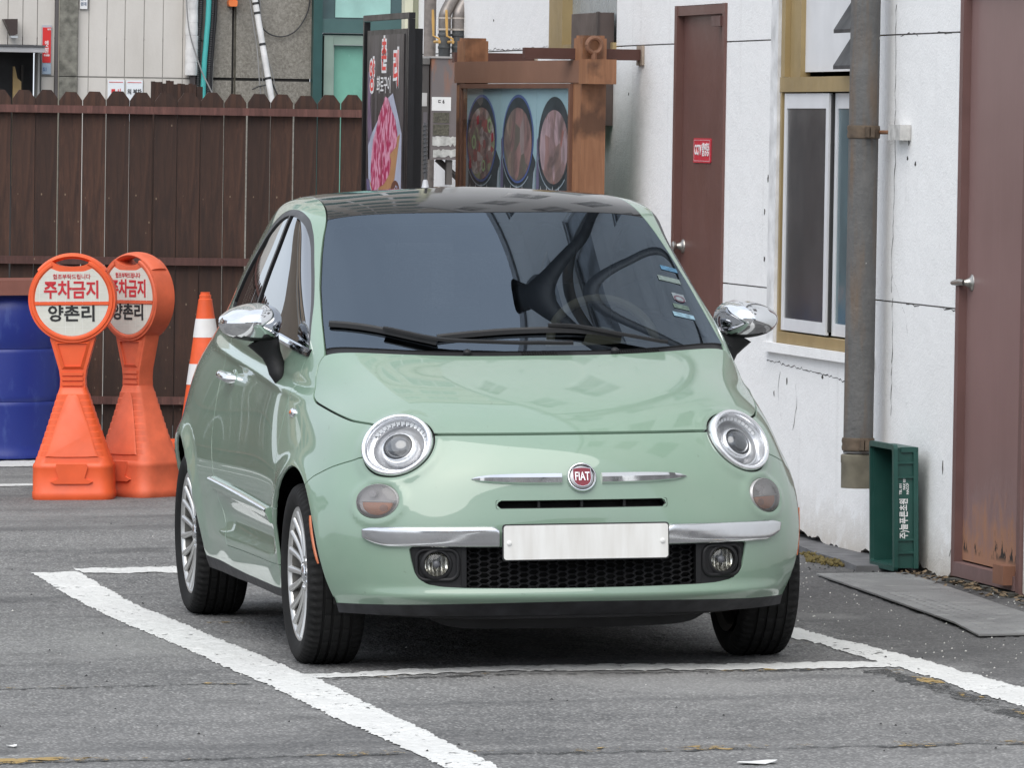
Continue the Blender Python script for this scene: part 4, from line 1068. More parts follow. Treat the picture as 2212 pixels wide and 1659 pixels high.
strip_sheet('road_seam', [(.90, -.70), (.90, -1.4), (.87, -3.2)], [(.99, -.70), (.98, -1.4), (.95, -3.2)], .003, DSEAM, .02, .03, 23)
# small loose stones, denser near the wall
def stones(name, pts, size, mat, seed):
    rg = np.random.default_rng(seed); bmv, bmf = [], []
    for (x, y) in pts:
        s = size*rg.uniform(.5, 1.5); b = len(bmv); a = rg.uniform(0, 6.28)
        for i in range(5): bmv.append((x+s*cos(a+i*1.257)*rg.uniform(.7, 1.2), y+s*sin(a+i*1.257)*rg.uniform(.7, 1.2), .001))
        bmv.append((x+s*.2, y, s*.8+.002))
        for i in range(5): bmf.append((b+i, b+(i+1) % 5, b+5))
    return tag(mesh(name, bmv, bmf, mat), kind='stuff')
rg = np.random.default_rng(3)
pw = [(rg.uniform(1.2, 2.25), rg.uniform(-2, 6)) for _ in range(520)]; pw2 = [(rg.uniform(-3, 3), rg.uniform(-3.6, 8)) for _ in range(260)]
stones('pale_gravel', pw+pw2[:90], .0032, plain('pale_stone', (.50, .49, .46), .8, var=.3, scale=40), 7)
stones('dark_gravel', pw2+[(rg.uniform(1.9, 2.24), rg.uniform(3.2, 6.2)) for _ in range(120)], .0045, plain('dark_stone', (.02, .02, .02), .8), 8)

# =================================================================== WHITE BUILDING (plumb frame)
WX = 2.27
def plaster():
    k = N('white_plaster'); v = k.coord('Object')
    n1 = k.noise(v, 1.3, 6, .6); n2 = k.noise(v, 7, 6, .7); v2 = k.coord('Object', (1, 7, .5)); st = k.noise(v2, 1.6, 5, .6)
    c = k.mix(k.math('MULTIPLY', k.ramp(n1, .4, .75), .35), (.86, .857, .85), (.75, .745, .735))
    c = k.mix(k.math('MULTIPLY', k.ramp(st, .60, .80), .28), c, (.46, .45, .43))
    c = k.mix(k.math('MULTIPLY', k.ramp(n2, .66, .74), .35), c, (.45, .43, .40))
    sx = k.n('ShaderNodeSeparateXYZ'); k.l(v, sx.inputs[0])
    low = k.ramp(k.math('ADD', sx.outputs[2], k.ramp(n2, .3, .7, -.12, .12)), .22, -.02)
    c = k.mix(k.math('MULTIPLY', low, k.ramp(n2, .40, .60, .25, 1)), c, (.33, .26, .17))
    vo = k.n('ShaderNodeTexVoronoi'); vo.inputs['Scale'].default_value = 19; k.l(v, vo.inputs['Vector'])
    c = k.mix(k.math('MULTIPLY', k.ramp(vo.outputs['Distance'], .045, .03), k.ramp(k.noise(v, 1.1, 3), .54, .60)), c, (.16, .14, .12))
    k.col(c); k.set(Roughness=.8)
    k.bump(k.math('ADD', k.noise(v, 120, 3, .6), k.math('MULTIPLY', k.noise(v, 9, 4), 2.2)), .42, .006)
    return k.m
PLAS = plaster()
STAIN = plain('joint_dirt', (.12, .115, .11), .9, var=.5, scale=20)
BRN = plain('brown_door_paint', (.135, .066, .056), .42, var=.10, scale=2.5)
def rusty_door():
    k = N('rusty_brown_door'); v = k.coord('Object'); v2 = k.coord('Object', (1, 6, 1.1)); n = k.noise(v2, 2.2, 6, .65); sx = k.n('ShaderNodeSeparateXYZ'); k.l(v, sx.inputs[0])
    c = k.mix(k.ramp(k.noise(v, 2, 5), .3, .7), (.205, .124, .116), (.245, .150, .142))
    v3 = k.coord('Object', (1, 14, .25)); c = k.mix(k.math('MULTIPLY', k.ramp(k.noise(v3, 2, 4), .55, .7), .3), c, (.26, .17, .16))
    n = k.noise(k.coord('Object', (1, 2.6, 1.3)), 3.1, 6, .68)
    hh = k.math('ADD', sx.outputs[2], k.ramp(n, .3, .7, .14, -.14))
    c = k.mix(k.ramp(hh, .30, .18), c, (.33, .165, .10)); c = k.mix(k.math('MULTIPLY', k.ramp(hh, .165, .14), k.ramp(sx.outputs[2], .12, .14)), c, (.014, .011, .010))
    k.col(c); k.set(Roughness=k.ramp(hh, .22, .38, .85, .38)); k.bump(n, .2, .004); return k.m
RUST = rusty_door()
GOLD = plain('gold_window_frame', (.37, .275, .135), .45, .25, var=.12, scale=5)
UPVC = plain('white_window_plastic', (.72, .73, .75), .35, var=.05)
WGL = plain('dark_window_glass', (.07, .07, .072), .16, var=.2, scale=3)
BWGL = plain('blue_window_glass', (.10, .155, .175), .10, var=.15, scale=4)
STEEL = plain('brushed_steel', (.42, .40, .37), .32, .9)
wb = thing('white_building', 'white plastered building along the right side of the parking bay', 'building')
OPEN = [(7.08, 8.05, -.2, 2.25), (4.50, 6.085, .80, 3.05), (2.29, 3.235, -.2, 2.28), (9.3, 10.74, 2.06, 3.2)]
H = 11.8
joints = [.035, 1.038, 2.082, 3.12, 4.2, 5.3, 6.4, 7.5, 8.6, 9.7, 10.8, H]
WIN2 = []
for fl in range(3):
    for yy in (-2.5, .6, 3.7, 6.8, 9.9): WIN2.append((yy, yy+1.5, 4.35+2.7*fl, 5.75+2.7*fl))
ops_ = OPEN+WIN2
for a, b in zip(joints[:-1], joints[1:]):
    ys = sorted({-5.0, 14.25} | {v for o in ops_ for v in o[:2] if o[2] < b and o[3] > a})
    for y0, y1 in zip(ys[:-1], ys[1:]):
        zs = [(a, b)]
        for o in ops_:
            if o[0] < (y0+y1)/2 < o[1]:
                nz = []
                for p, q in zs:
                    if o[2] > p: nz.append((p, min(q, o[2])))
                    if o[3] < q: nz.append((max(p, o[3]), q))
                zs = [t for t in nz if t[1]-t[0] > .01]
        for p, q in zs:
            lowest = a < .1 and p < .1
            top = q-(.003 if q == b else 0); bot = p+(.003 if p == a and not lowest else 0)
            if lowest:                      # the plaster has crumbled along the foot of the wall
                n = max(3, int((y1-y0)/.03)); r2 = np.random.default_rng(int(y0*100)+900); t = np.linspace(y0, y1, n)
                zz = .03+np.convolve(r2.normal(0, .022, n+4), np.ones(5)/5, 'valid')[:n]+np.abs(r2.normal(0, .008, n))
                poly = [(y, z) for y, z in zip(t, zz)]+[(y1, top), (y0, top)]
                bm = bmesh.new(); prism(bm, poly, WX, WX+.18, lambda u, v, d: (d, u, v)); fin('wall_panel', bm, PLAS, wb)
            else: boxo('wall_panel', WX, WX+.18, y0, y1, bot, top, PLAS, wb)
boxo('joint_backing', WX+.007, WX+.17, -5, 2.2, -.25, H-.02, STAIN, wb)
for y0, y1, z0, z1 in ((3.33, 4.40, -.25, H-.02), (6.2, 7.0, -.25, H-.02), (8.15, 9.2, -.25, H-.02), (10.85, 14.24, -.25, H-.02)):
    boxo('joint_backing', WX+.007, WX+.17, y0, y1, z0, 3.9, STAIN, wb)
boxo('back_wall', WX+.5, WX+.6, -5, 14.25, -.2, H, plain('inside_dark', (.02, .02, .022), .9), wb)
boxo('roof_edge', WX-.03, WX+.6, -5.1, 14.35, H, H+.25, plain('roof_edge_grey', (.45, .45, .46), .7), wb)
boxo('end_wall', WX+.18, WX+.55, -5.1, -5.0, -.2, H, PLAS, wb)
boxo('end_wall', WX-.03, WX+.12, 14.26, 14.36, -.1, 9, plain('olive_render', (.36, .37, .27), .8, var=.08), wb)
boxo('end_trim', WX-.075, WX-.032, 14.24, 14.34, -.1, 9, plain('pale_trim', (.62, .62, .48), .6), wb)
for y0, y1, z0, z1 in WIN2:
    boxo('window', WX+.06, WX+.10, y0, y1, z0, z1, plain('pale_window_glass', (.30, .31, .32), .2, var=.2), wb)  # upper panes coloured pale to soften their reflections in the bonnet
    bm = bmesh.new()
    for a in (y0, (y0+y1)/2-.03, y1-.06): box(bm, WX+.03, WX+.058, a, a+.06, z0, z1)
    for a in (z0, z1-.06): box(bm, WX+.026, WX+.058, y0+.06, (y0+y1)/2-.03, a, a+.06); box(bm, WX+.026, WX+.058, (y0+y1)/2+.03, y1-.06, a, a+.06)
    fin('window_frame', bm, UPVC, wb)
# faint render crack beside the pipe and chips in the plaster
def blotch(name, y, z, w, h, mat, seed, x=WX-.0012):
    r2 = np.random.default_rng(seed); n = 9; P = [(y+w*cos(i*2*pi/n)*r2.uniform(.5, 1.2), z+h*sin(i*2*pi/n)*r2.uniform(.6, 1.2)) for i in range(n)]
    bm = bmesh.new(); prism(bm, P, x, x+.0008, lambda u, v, d: (d, u, v)); fin(name, bm, mat, wb)
CHIP = plain('chipped_render', (.05, .045, .042), .9, var=.5, scale=40)
for y, z, w, h in ((4.93, .345, .018, .038), (4.82, .325, .020, .036), (6.29, 1.50, .014, .016), (6.34, 1.36, .010, .014), (6.33, 1.16, .014, .012), (3.42, .43, .010, .030), (3.9, 1.58, .014, .010), (4.02, 1.60, .012, .008), (4.0, 1.66, .010, .012), (9.02, 1.86, .008, .008), (12.2, 2.24, .014, .007), (5.3, .70, .016, .010), (5.9, .66, .010, .016), (6.12, .60, .008, .014)): blotch('plaster_chip', y, z, w, h, CHIP, int(y*97))
def crack(pts, w=.004):
    P = resample(pts, .03); r2 = np.random.default_rng(int(pts[0][0]*1000)); P = [(a+r2.normal(0, .006), b+r2.normal(0, .004)) for a, b in P]
    V = []; F = []
    for i, (a, b) in enumerate(P):
        t = w*(.4+.8*abs(r2.normal(0, .7))); V += [(WX-.001, a, b-t/2), (WX-.001, a+t, b+t/2)]
        if i: F.append((2*i-2, 2*i-1, 2*i+1, 2*i))
    mesh('plaster_crack', V, F, CHIP, wb)
crack([(6.25, .735), (5.9, .725), (5.4, .715), (4.9, .70)]); crack([(6.02, .70), (6.05, .6), (5.98, .5)], .003); crack([(5.75, .66), (5.72, .56), (5.78, .46)], .003)
crack([(4.22, 2.2), (4.21, 1.7), (4.2, 1.55), (4.23, 1.2), (4.19, .9), (4.2, .6)], .005); crack([(4.19, 1.12), (4.0, .98), (3.95, .9)], .003); crack([(3.30, .10), (3.26, .16), (3.24, .22)], .006); crack([(6.21, 2.3), (6.2, 1.5), (6.21, .9)], .004); crack([(10.8, 2.09), (11.5, 2.09), (12.5, 2.09)], .003); crack([(4.15, 2.08), (3.9, 2.079)], .004); crack([(3.62, 2.08), (3.4, 2.079)], .004); crack([(4.0, 1.036), (3.8, 1.035)], .004); crack([(3.5, 1.034), (3.25, 1.03)], .004)
# ---- far brown door
d1 = boxo('door', WX+.022, WX+.06, 7.125, 8.00, .02, 2.205, BRN, wb, bevel=.004)
bm = bmesh.new(); box(bm, WX-.012, WX+.10, 8.0, 8.05, -.05, 2.25); box(bm, WX-.012, WX+.10, 7.08, 7.125, -.05, 2.25); box(bm, WX-.009, WX+.10, 7.125, 8.0, 2.205, 2.247); fin('door_frame', bm, BRN, d1, bevel=.003)
boxo('door_closer', WX-.02, WX+.02, 7.13, 7.30, 2.15, 2.195, plain('closer_brown', (.10, .05, .045), .4), d1, bevel=.006)
def knob(y, z, parent, lever, k=1):
    M = axisM((WX+.022, y, z), (-1, 0, 0)) @ Matrix.Scale(k, 4)
    bm = bmesh.new(); lathe(bm, [(.052, 0), (.050, .008), (.044, .012), (.032, .016), (.026, .03), (.020, .045), (.018, .055)], 32, M)
    if lever: sweep(bm, [(WX-.012, y, z), (WX-.016, y+.04, z+.002), (WX-.020, y+.10, z-.002), (WX-.022, y+.135, z-.004)], [(.010, .012), (.011, .013), (.010, .011), (.007, .008)], 12)
    else: lathe(bm, [(.018, .05), (.034, .06), (.036, .075), (.026, .085), (0, .088)], 28, M)
    fin('door_handle', bm, STEEL, parent, smooth=True, angle=50)
knob(7.95, 1.18, d1, False, .62)
# ---- near door with rusted foot
d2 = boxo('door', WX+.018, WX+.06, 2.34, 3.185, .095, 2.235, RUST, wb, bevel=.004)
bm = bmesh.new(); box(bm, WX-.014, WX+.10, 3.185, 3.232, .02, 2.28); box(bm, WX-.014, WX+.10, 2.295, 2.34, .02, 2.28); box(bm, WX-.010, WX+.10, 2.34, 3.185, 2.235, 2.277); fin('door_frame', bm, plain('door_frame_brown', (.15, .082, .075), .45), d2, bevel=.003)
boxo('threshold', WX-.02, WX+.10, 2.342, 3.183, .035, .088, plain('threshold_brown', (.17, .105, .10), .5), d2, bevel=.003)
boxo('door_stop', WX-.055, WX-.01, 2.36, 2.50, .055, .125, plain('hinge_rust', (.22, .10, .06), .7), d2, bevel=.008)
knob(3.12, 1.14, d2, True, .66)
r3 = np.random.default_rng(4); y = 2.30
BLK_ = plain('sooty_block', (.07, .068, .058), .95, var=.6, scale=25, bump=.6)
while y < 3.22:
    w = r3.uniform(.09, .19); boxo('foundation_block', WX-.035-r3.uniform(0, .02), WX+.05, y, min(y+w-.012, 3.23), -.12, .03+r3.uniform(-.008, .0), BLK_, wb, bevel=.012); y += w
# ---- near window with gold frame
bm = bmesh.new()
box(bm, WX-.003, WX+.10, 6.058, 6.085, .80, 1.861); box(bm, WX-.003, WX+.10, 6.0205, 6.085, 1.925, 3.05); box(bm, WX-.012, WX+.10, 4.50, 4.56, .80, 3.05); box(bm, WX-.006, WX+.10, 4.56, 6.0575, .80, .862); box(bm, WX-.006, WX+.10, 4.56, 6.0865, 1.862, 1.924)
box(bm, WX-.010, WX+.10, 4.56, 6.02, 2.99, 3.05)
wd = fin('window', bm, GOLD, wb, bevel=.004)
boxo('window_sill', WX-.03, WX-.013, 4.46, 6.24, .775, .815, PLAS, wd, bevel=.004); boxo('window_reveal', WX-.016, WX-.002, 6.088, 6.215, .80, 3.1, plain('reveal_white', (.68, .68, .68), .8, var=.25, scale=9), wd, bevel=.004)
boxo('upper_panel', WX+.04, WX+.06, 4.56, 6.02, 1.945, 2.99, UPVC, wd); boxo('panel_frame', WX+.02, WX+.062, 5.84, 6.018, 1.925, 2.99, GOLD, wd)
def sash(y0, y1, x, gm):
    bm = bmesh.new(); z0, z1 = .870, 1.856
    box(bm, x, x+.014, y0, y0+.050, z0, z1); box(bm, x, x+.014, y1-.038, y1, z0, z1); box(bm, x+.001, x+.014, y0+.05, y1-.038, z0, z0+.05); box(bm, x+.001, x+.014, y0+.05, y1-.038, z1-.062, z1)
    s_ = fin('sash', bm, UPVC, wd, bevel=.004); boxo('pane', x+.006, x+.012, y0+.05, y1-.038, z0+.05, z1-.062, gm, s_)
sash(5.285, 6.04, WX+.004, WGL); sash(4.58, 5.262, WX+.024, BWGL)
boxo('sash_gap', WX+.012, WX+.023, 5.263, 5.284, .884, 1.852, plain('seal_black', (.02, .02, .02), .6), wd)
boxo('curtain', WX+.07, WX+.075, 4.6, 5.25, .9, 1.8, plain('curtain_teal', (.16, .25, .26), .8), wd)
for i in range(5):
    z = 1.95+i*.145; bm = bmesh.new(); prism(bm, [(WX+.03, z+.150), (WX-.055, z+.015), (WX-.055, z), (WX+.03, z+.12)], 4.62, 5.0, lambda u, v, d: (u, d, v)); fin('louvre', bm, plain('louvre_grey', (.055, .056, .060), .5, .3, var=.3), wd)
# ---- far window high up
bm = bmesh.new(); box(bm, WX-.02, WX+.10, 10.43, 10.74, 2.06, 3.2); box(bm, WX-.018, WX+.1, 9.3, 10.43, 2.06, 2.10); w2 = fin('window', bm, GOLD, wb, bevel=.004); boxo('pane', WX+.03, WX+.04, 9.3, 10.43, 2.10, 3.2, plain('grey_pane', (.28, .31, .32), .25), w2)
plumb(wb)
# ---- strip of concrete along the foot of the wall
bm = bmesh.new(); pts = [(2.205, 5.9), (2.15, 5.2), (2.10, 4.7), (2.085, 4.2), (2.05, 3.85), (2.30, 3.8), (2.34, 5.9)]
prism(bm, pts, -.02, .022, lambda u, v, d: (u, v, d)); tag(fin('concrete_kerb', bm, plain('old_concrete', (.12, .12, .125), .85, var=.35, scale=9, bump=.4), bevel=.006), kind='structure')
# moss cushions
def moss():
    bm = bmesh.new(); r2 = np.random.default_rng(9)
    for x, y, s in ((2.10, 4.72, .055), (2.07, 4.55, .05), (2.05, 4.42, .06), (2.06, 4.28, .065), (2.045, 4.18, .05), (2.11, 4.85, .04), (2.03, 4.36, .03)):
        for q in range(26):
            a = r2.uniform(0, 6.28); r = s*sqrt(r2.uniform(0, 1)); bmesh.ops.create_icosphere(bm, subdivisions=1, radius=s*.17*r2.uniform(.6, 1.2), matrix=Matrix.Translation((x+r*cos(a)*.8, y+r*sin(a)*1.4, .004+s*.20*(1-(r/s)**2))))
    tag(fin('moss', bm, plain('moss_ochre', (.115, .088, .028), .95, var=.5, scale=60, bump=.5)), kind='stuff')
moss()
def litter():
    r2 = np.random.default_rng(12); V = []; F = []
    for i in range(300):
        y = r2.uniform(.3, 3.9); x = 2.235-abs(r2.normal(0, .045))-.02*(3.9-y)*.5; z = .004+abs(r2.normal(0, .008)); a = r2.uniform(0, 6.28); l = r2.uniform(.007, .022); w = l*r2.uniform(.3, .6); t = r2.normal(0, .35)
        d = Vector((cos(a), sin(a), t*.5)); e = Vector((-sin(a), cos(a), r2.normal(0, .3))); p = Vector((x, y, z+.006)); b = len(V)
        V += [p-d*l, p-e*w+Vector((0, 0, .004)), p+d*l, p+e*w]; F.append((b, b+1, b+2, b+3))
    tag(mesh('leaf_litter', V, F, plain('dry_leaf', (.15, .108, .065), .9, var=.6, scale=22)), kind='stuff')
litter()
# =================================================================== FENCE
def fence_wood(name, a, b, sp=1.0):
    k = N(name); v = k.coord('Object', (9, 9, .8)); oi = k.n('ShaderNodeObjectInfo')
    n = k.noise(v, 3, 7, .65, .6); n2 = k.noise(k.coord('Object'), 2.2, 4); 
    c = k.mix(k.ramp(n, .36, .64), a, tuple(x*1.35 for x in b))
    c = k.mix(k.math('MULTIPLY', k.ramp(k.noise(k.coord('Object', (14, 14, 2.0)), 2.5, 5, .7), .54, .72), .6), c, tuple(x*2.3 for x in b))
    c = k.mix(k.math('MULTIPLY', k.ramp(oi.outputs['Random'], 0, 1), .6), c, tuple(x*.5 for x in a))
    vo = k.n('ShaderNodeTexVoronoi'); vo.inputs['Scale'].default_value = 22; k.l(k.coord('Object', (1, 1, .6)), vo.inputs['Vector'])
    c = k.mix(k.math('MULTIPLY', k.ramp(vo.outputs['Distance'], .10, .05), k.ramp(n2, .52, .58)), c, (.22, .16, .11))
    k.col(c); k.set(Roughness=.62); k.bump(n, .35, .004); return k.m
FW = fence_wood('dark_fence_wood', (.030, .0132, .0088), (.054, .0235, .0138)); FR = fence_wood('red_brown_rail', (.085, .036, .030), (.115, .050, .041))
fn = thing('wooden_fence', 'dark brown plank fence with clipped tops behind the orange signs', 'fence')
FY = 14.4; pitch = .1272; x0 = .103-pitch*28
for i in range(45):
    x = x0+i*pitch; w = pitch-.0035-abs(RNG.normal(0, .002)); zt = 1.857+RNG.normal(0, .0025); e = .033+RNG.normal(0, .002)
    a, b = x+.002, x+w; lean = RNG.normal(0, .0016)
    poly = [(a, -.25), (b, -.25), (b+lean, zt-.046), (b-e+lean, zt-.001), (a+e+lean, zt), (a+lean, zt-.047)]
    bm = bmesh.new(); yo = RNG.normal(0, .0025); prism(bm, poly, FY+yo, FY+.019+yo, lambda u, v, d: (u-a, d, v)); fin('plank', bm, FW, fn, loc=(a, 0, 0))
for z in (1.7595, .9525, .206): boxo('rail', x0, 2.24, FY-.045, FY-.006, z-.0205, z+.0205, FR, fn, bevel=.003)
for x in (-2.9, -1.2, .55, 2.18): boxo('fence_post', x-.04, x+.04, FY+.022, FY+.10, -.25, 1.78, FW, fn)
plumb(fn)
# shorter fence piece standing behind
f2 = thing('slatted_gate', 'short brown slatted gate top showing just above the plank fence', 'gate')
xx = 1.089; r2 = np.random.default_rng(2)
for i in range(12):
    z = 1.925-(.012 if i > 5 else 0)+r2.normal(0, .004); boxo('slat', xx, xx+.0205, 16, 16.02, .0, z, FW, f2); xx += .0212
boxo('rail', 1.09, 1.343, 16.021, 16.05, 1.78, 1.82, FR, f2); boxo('gate_post', 1.346, 1.38, 16.0, 16.04, -.1, 1.90, FW, f2)
plumb(f2)
# =================================================================== TALL BUILDING BEHIND THE FENCE
def clad(name, a, b):
    k = N(name); v = k.coord('Object'); n = k.noise(k.coord('Object', (1, 1, .35)), 3, 6, .65); k.col(k.mix(k.ramp(n, .3, .75), a, b)); k.set(Roughness=.7); k.bump(k.noise(v, 60, 3), .15, .004); return k.m
CLAD = clad('cream_cladding', (.62, .59, .55), (.50, .47, .43)); GRAN = plain('grey_granite', (.17, .165, .14), .8, var=.45, scale=26, bump=.3); CONC = clad('rough_concrete', (.215, .20, .175), (.15, .14, .12))
def conc():
    k = N('pebbled_concrete'); v = k.coord('Object'); n = k.noise(v, 70, 4, .75); m = k.noise(v, 2.2, 5); k.col(k.mix(k.ramp(n, .35, .7), k.mix(k.ramp(m, .35, .65), (.15, .135, .11), (.21, .195, .17)), (.34, .32, .28))); k.set(Roughness=.9); k.bump(n, .5, .01); return k.m
CONC = conc()
GRN = plain('dark_green_frame', (.035, .095, .090), .4, .2, var=.15); PGRN = plain('pale_green_frame', (.24, .32, .27), .45, var=.1); GGL = plain('green_pane', (.155, .365, .285), .22, var=.25, scale=3)
rb = thing('cream_building', 'tall cream panelled building with a granite pillar behind the plank fence', 'building')
BY = 19.0; BT = 26.0
jx = [-2.4, -2.0, -1.6, -1.2, -.6, .0, .35, .66, .75, .838, .944]
for a, b in zip(jx[:-1], jx[1:]):
    
    for z0, z1 in (((2.15, 4.0),) if b < .86 and a > -1.6 else ((-.3, 1.963), (1.967, 4.0))): boxo('cladding_panel', a+.0025, b-.0025, BY, BY+.10, z0+.002, z1-.002, CLAD, rb)
jx2 = [1.084, 1.150, 1.260, 1.370, 1.486, 1.602, 1.723, 1.80]
for a, b in zip(jx2[:-1], jx2[1:]):
    for z0, z1 in ((-.3, 1.962), (1.967, 4.0)): boxo('cladding_panel', a+.0022, b-.0022, BY, BY+.10, z0+.002, z1-.002, CLAD, rb)
PJ = plain('panel_joint', (.26, .25, .23), .9, var=.3)
boxo('joint_backing', -2.4, 1.9, BY+.004, BY+.09, 2.2, 3.99, PJ, rb); boxo('joint_backing', .862, 1.9, BY+.004, BY+.09, -.3, 2.19, PJ, rb)
for z0, z1 in ((-.3, 1.963), (1.968, 4.0)): boxo('pillar', .965, 1.080, BY-.03, BY+.09, z0, z1, GRAN, rb)
boxo('pillar_edge', .945, .963, BY-.03, BY+.05, -.3, 4.0, plain('pillar_side', (.105, .095, .095), .8), rb); boxo('pillar_bead', .9632, .9668, BY-.034, BY-.031, -.3, 4.0, plain('bead', (.35, .32, .25), .6), rb)
for z0, z1 in ((-.3, 1.957), (1.975, 4.0)):
    boxo('concrete_panel', 1.80, 2.026, BY+.02, BY+.12, z0, z1, CONC, rb); boxo('concrete_panel', 2.040, 2.515, BY+.02, BY+.12, z0, z1, CONC, rb)
boxo('joint_backing', 1.81, 2.51, BY+.035, BY+.11, -.3, 3.99, plain('joint_black', (.03, .028, .026), .9), rb); boxo('rain_streak', 2.041, 2.052, BY+.018, BY+.0195, 1.0, 4.0, plain('streak', (.075, .068, .05), .9, var=.5, scale=30), rb)
# shopfront window at the right
bm = bmesh.new(); box(bm, 2.517, 2.572, BY-.04, BY+.06, -.2, 4.0); gw = fin('window', bm, GRN, rb, bevel=.004)
boxo('transom', 2.573, 3.9, BY-.03, BY+.06, 2.256, 2.342, plain('transom_green', (.075, .145, .14), .4, .2), gw, bevel=.004); boxo('pane', 2.573, 3.9, BY+.03, BY+.04, 2.343, 4.0, plain('shop_glass', (.05, .10, .105), .08), gw)
boxo('paper', 2.66, 3.0, BY+.02, BY+.028, 2.352, 3.6, plain('paper_mint', (.33, .55, .50), .7, var=.15), gw)
bm = bmesh.new(); box(bm, 2.588, 2.645, BY-.015, BY+.05, .0, 2.242); box(bm, 2.646, 3.9, BY-.012, BY+.05, 2.185, 2.242); fin('sash', bm, PGRN, gw, bevel=.004); boxo('pane', 2.646, 3.9, BY+.03, BY+.04, 0, 2.184, GGL, gw); boxo('sash_bead', 2.646, 2.654, BY+.01, BY+.028, 0, 2.184, plain('bead_pale', (.42, .50, .44), .5), gw)
boxo('shadow_gap', 2.573, 2.587, BY+.02, BY+.05, 0, 2.25, GRN, gw); boxo('shadow_gap', 2.588, 3.9, BY+.02, BY+.05, 2.243, 2.255, GRN, gw)
# doorway with canopy at the left
boxo('doorway', -1.2, .832, BY+.12, BY+.6, -.3, 2.19, plain('doorway_dark', (.05, .05, .052), .9), rb)
bm = bmesh.new(); box(bm, -1.3, .846, BY-.30, BY+.05, 2.104, 2.136); fin('canopy', bm, plain('canopy_grey', (.40, .40, .41), .5), rb, bevel=.004); boxo('canopy_edge', -1.3, .850, BY-.31, BY+.05, 2.137, 2.147, plain('canopy_dark', (.08, .08, .085), .5), rb)
boxo('door_jamb', .836, .848, BY-.06, BY+.10, -.3, 2.103, plain('jamb_grey', (.38, .37, .35), .6), rb); boxo('door_jamb', .850, .860, BY-.05, BY+.10, -.3, 2.10, plain('jamb_dark', (.07, .07, .07), .6), rb)
bm = bmesh.new(); prism(bm, [(.698, 2.02), (.708, 2.02), (.724, 1.95), (.748, 1.93), (.748, 1.3), (.698, 1.3)], BY+.02, BY+.05, lambda u, v, d: (u, d, v)); fin('door_leaf', bm, plain('ochre_timber', (.42, .29, .13), .6), rb)
boxo('door_leaf_edge', .752, .765, BY+.06, BY+.10, 1.3, 2.03, plain('dark_timber', (.05, .045, .04), .7), rb)
# upper storeys, seen above the fence only as reflections in the car
boxo('upper_wall', -2.4, 7.5, BY, BY+.15, 4.003, BT, CLAD, rb)
boxo('side_wall', -2.4, -2.25, BY+.152, BY+10, -.3, BT, CLAD, rb); boxo('side_wall', 7.35, 7.5, BY+.152, BY+10, -.3, BT, CLAD, rb); boxo('roof', -2.6, 7.7, BY-.2, BY+10.2, BT+.002, BT+.4, plain('roof_grey', (.2, .2, .2), .8), rb)
for fl in range(7):
    z0 = 4.9+fl*2.85
    for xw, ww in ((-1.9, 2.3), (1.2, 2.2), (4.4, 2.4)):
        w_ = boxo('window', xw, xw+ww, BY-.03, BY-.004, z0, z0+1.35, plain('upper_glass', (.10, .17, .165), .08), rb)
        bm = bmesh.new()
        for q in range(4): box(bm, xw+ww*q/3-.03, xw+ww*q/3+.03, BY-.06, BY-.031, z0-.04, z0+1.39)
        for zz in (z0-.05, z0+1.30): 
            for q in range(3): box(bm, xw+ww*q/3+.031, xw+ww*(q+1)/3-.031, BY-.055, BY-.031, zz, zz+.07)
        fin('window_frame', bm, UPVC, w_)
    boxo('floor_band', -2.42, 7.52, BY-.06, BY-.003, z0+2.0, z0+2.2, plain('band_cream', (.45, .42, .37), .7), rb)
# vent hood
bm = bmesh.new(); prism(bm, [(.622, 2.303), (.706, 2.305), (.706, 2.215), (.672, 2.198)], BY-.10, BY-.003, lambda u, v, d: (u, d, v)); vh = fin('vent_hood', bm, plain('hood_dark', (.045, .03, .028), .5), rb); boxo('hood_lip', .668, .709, BY-.105, BY-.02, 2.190, 2.203, plain('hood_pale', (.42, .44, .46), .4), vh)
plumb(rb)
# =================================================================== THINGS ON THE BUILDINGS
def quad_sign(name, x0, x1, z0, z1, y, mat, parent=None, t=.008, bevel=0): return boxo(name, x0, x1, y-t, y, z0, z1, mat, parent, bevel=bevel)
FXZ = lambda x, y, z: Matrix(((1, 0, 0, x), (0, 0, -1, y), (0, 1, 0, z), (0, 0, 0, 1)))       # text facing -Y
FYZ = lambda x, y, z: Matrix(((0, 0, -1, x), (-1, 0, 0, y), (0, 1, 0, z), (0, 0, 0, 1)))      # text facing -X
RED = plain('sign_red', (.62, .03, .03), .4, var=.05); WHT = plain('sign_white', (.78, .78, .78), .4, var=.03); INK = plain('sign_black', (.012, .012, .013), .5)
PBL = plain('sign_pale_blue', (.36, .45, .55), .4)
s_ = thing('wall_sign', 'narrow vertical red sign with white lettering beside the granite pillar', 'sign')
quad_sign('frame', .865, .924, 1.974, 2.272, BY-.002, plain('sign_frame_grey', (.40, .42, .46), .4), s_); quad_sign('red_panel', .869, .920, 2.046, 2.258, BY-.011, RED, s_, .003); quad_sign('blue_panel', .869, .920, 1.978, 2.042, BY-.011, PBL, s_, .003)
for i, ch in enumerate('에스원'): text('letters', ch, .030, WHT, s_, FXZ(.8945, BY-.0145, 2.163-i*.024), .02, .9)
text('letters', '01688', .017, WHT, s_, FXZ(.8945, BY-.0145, 2.090), .03, .8); text('letters', '범죄', .012, WHT, s_, FXZ(.908, BY-.0145, 2.246), .02, 1); text('letters', 'S1', .03, plain('sign_blue', (.05, .12, .3), .4), s_, FXZ(.886, BY-.0145, 2.005), .02, .9)
plumb(s_)
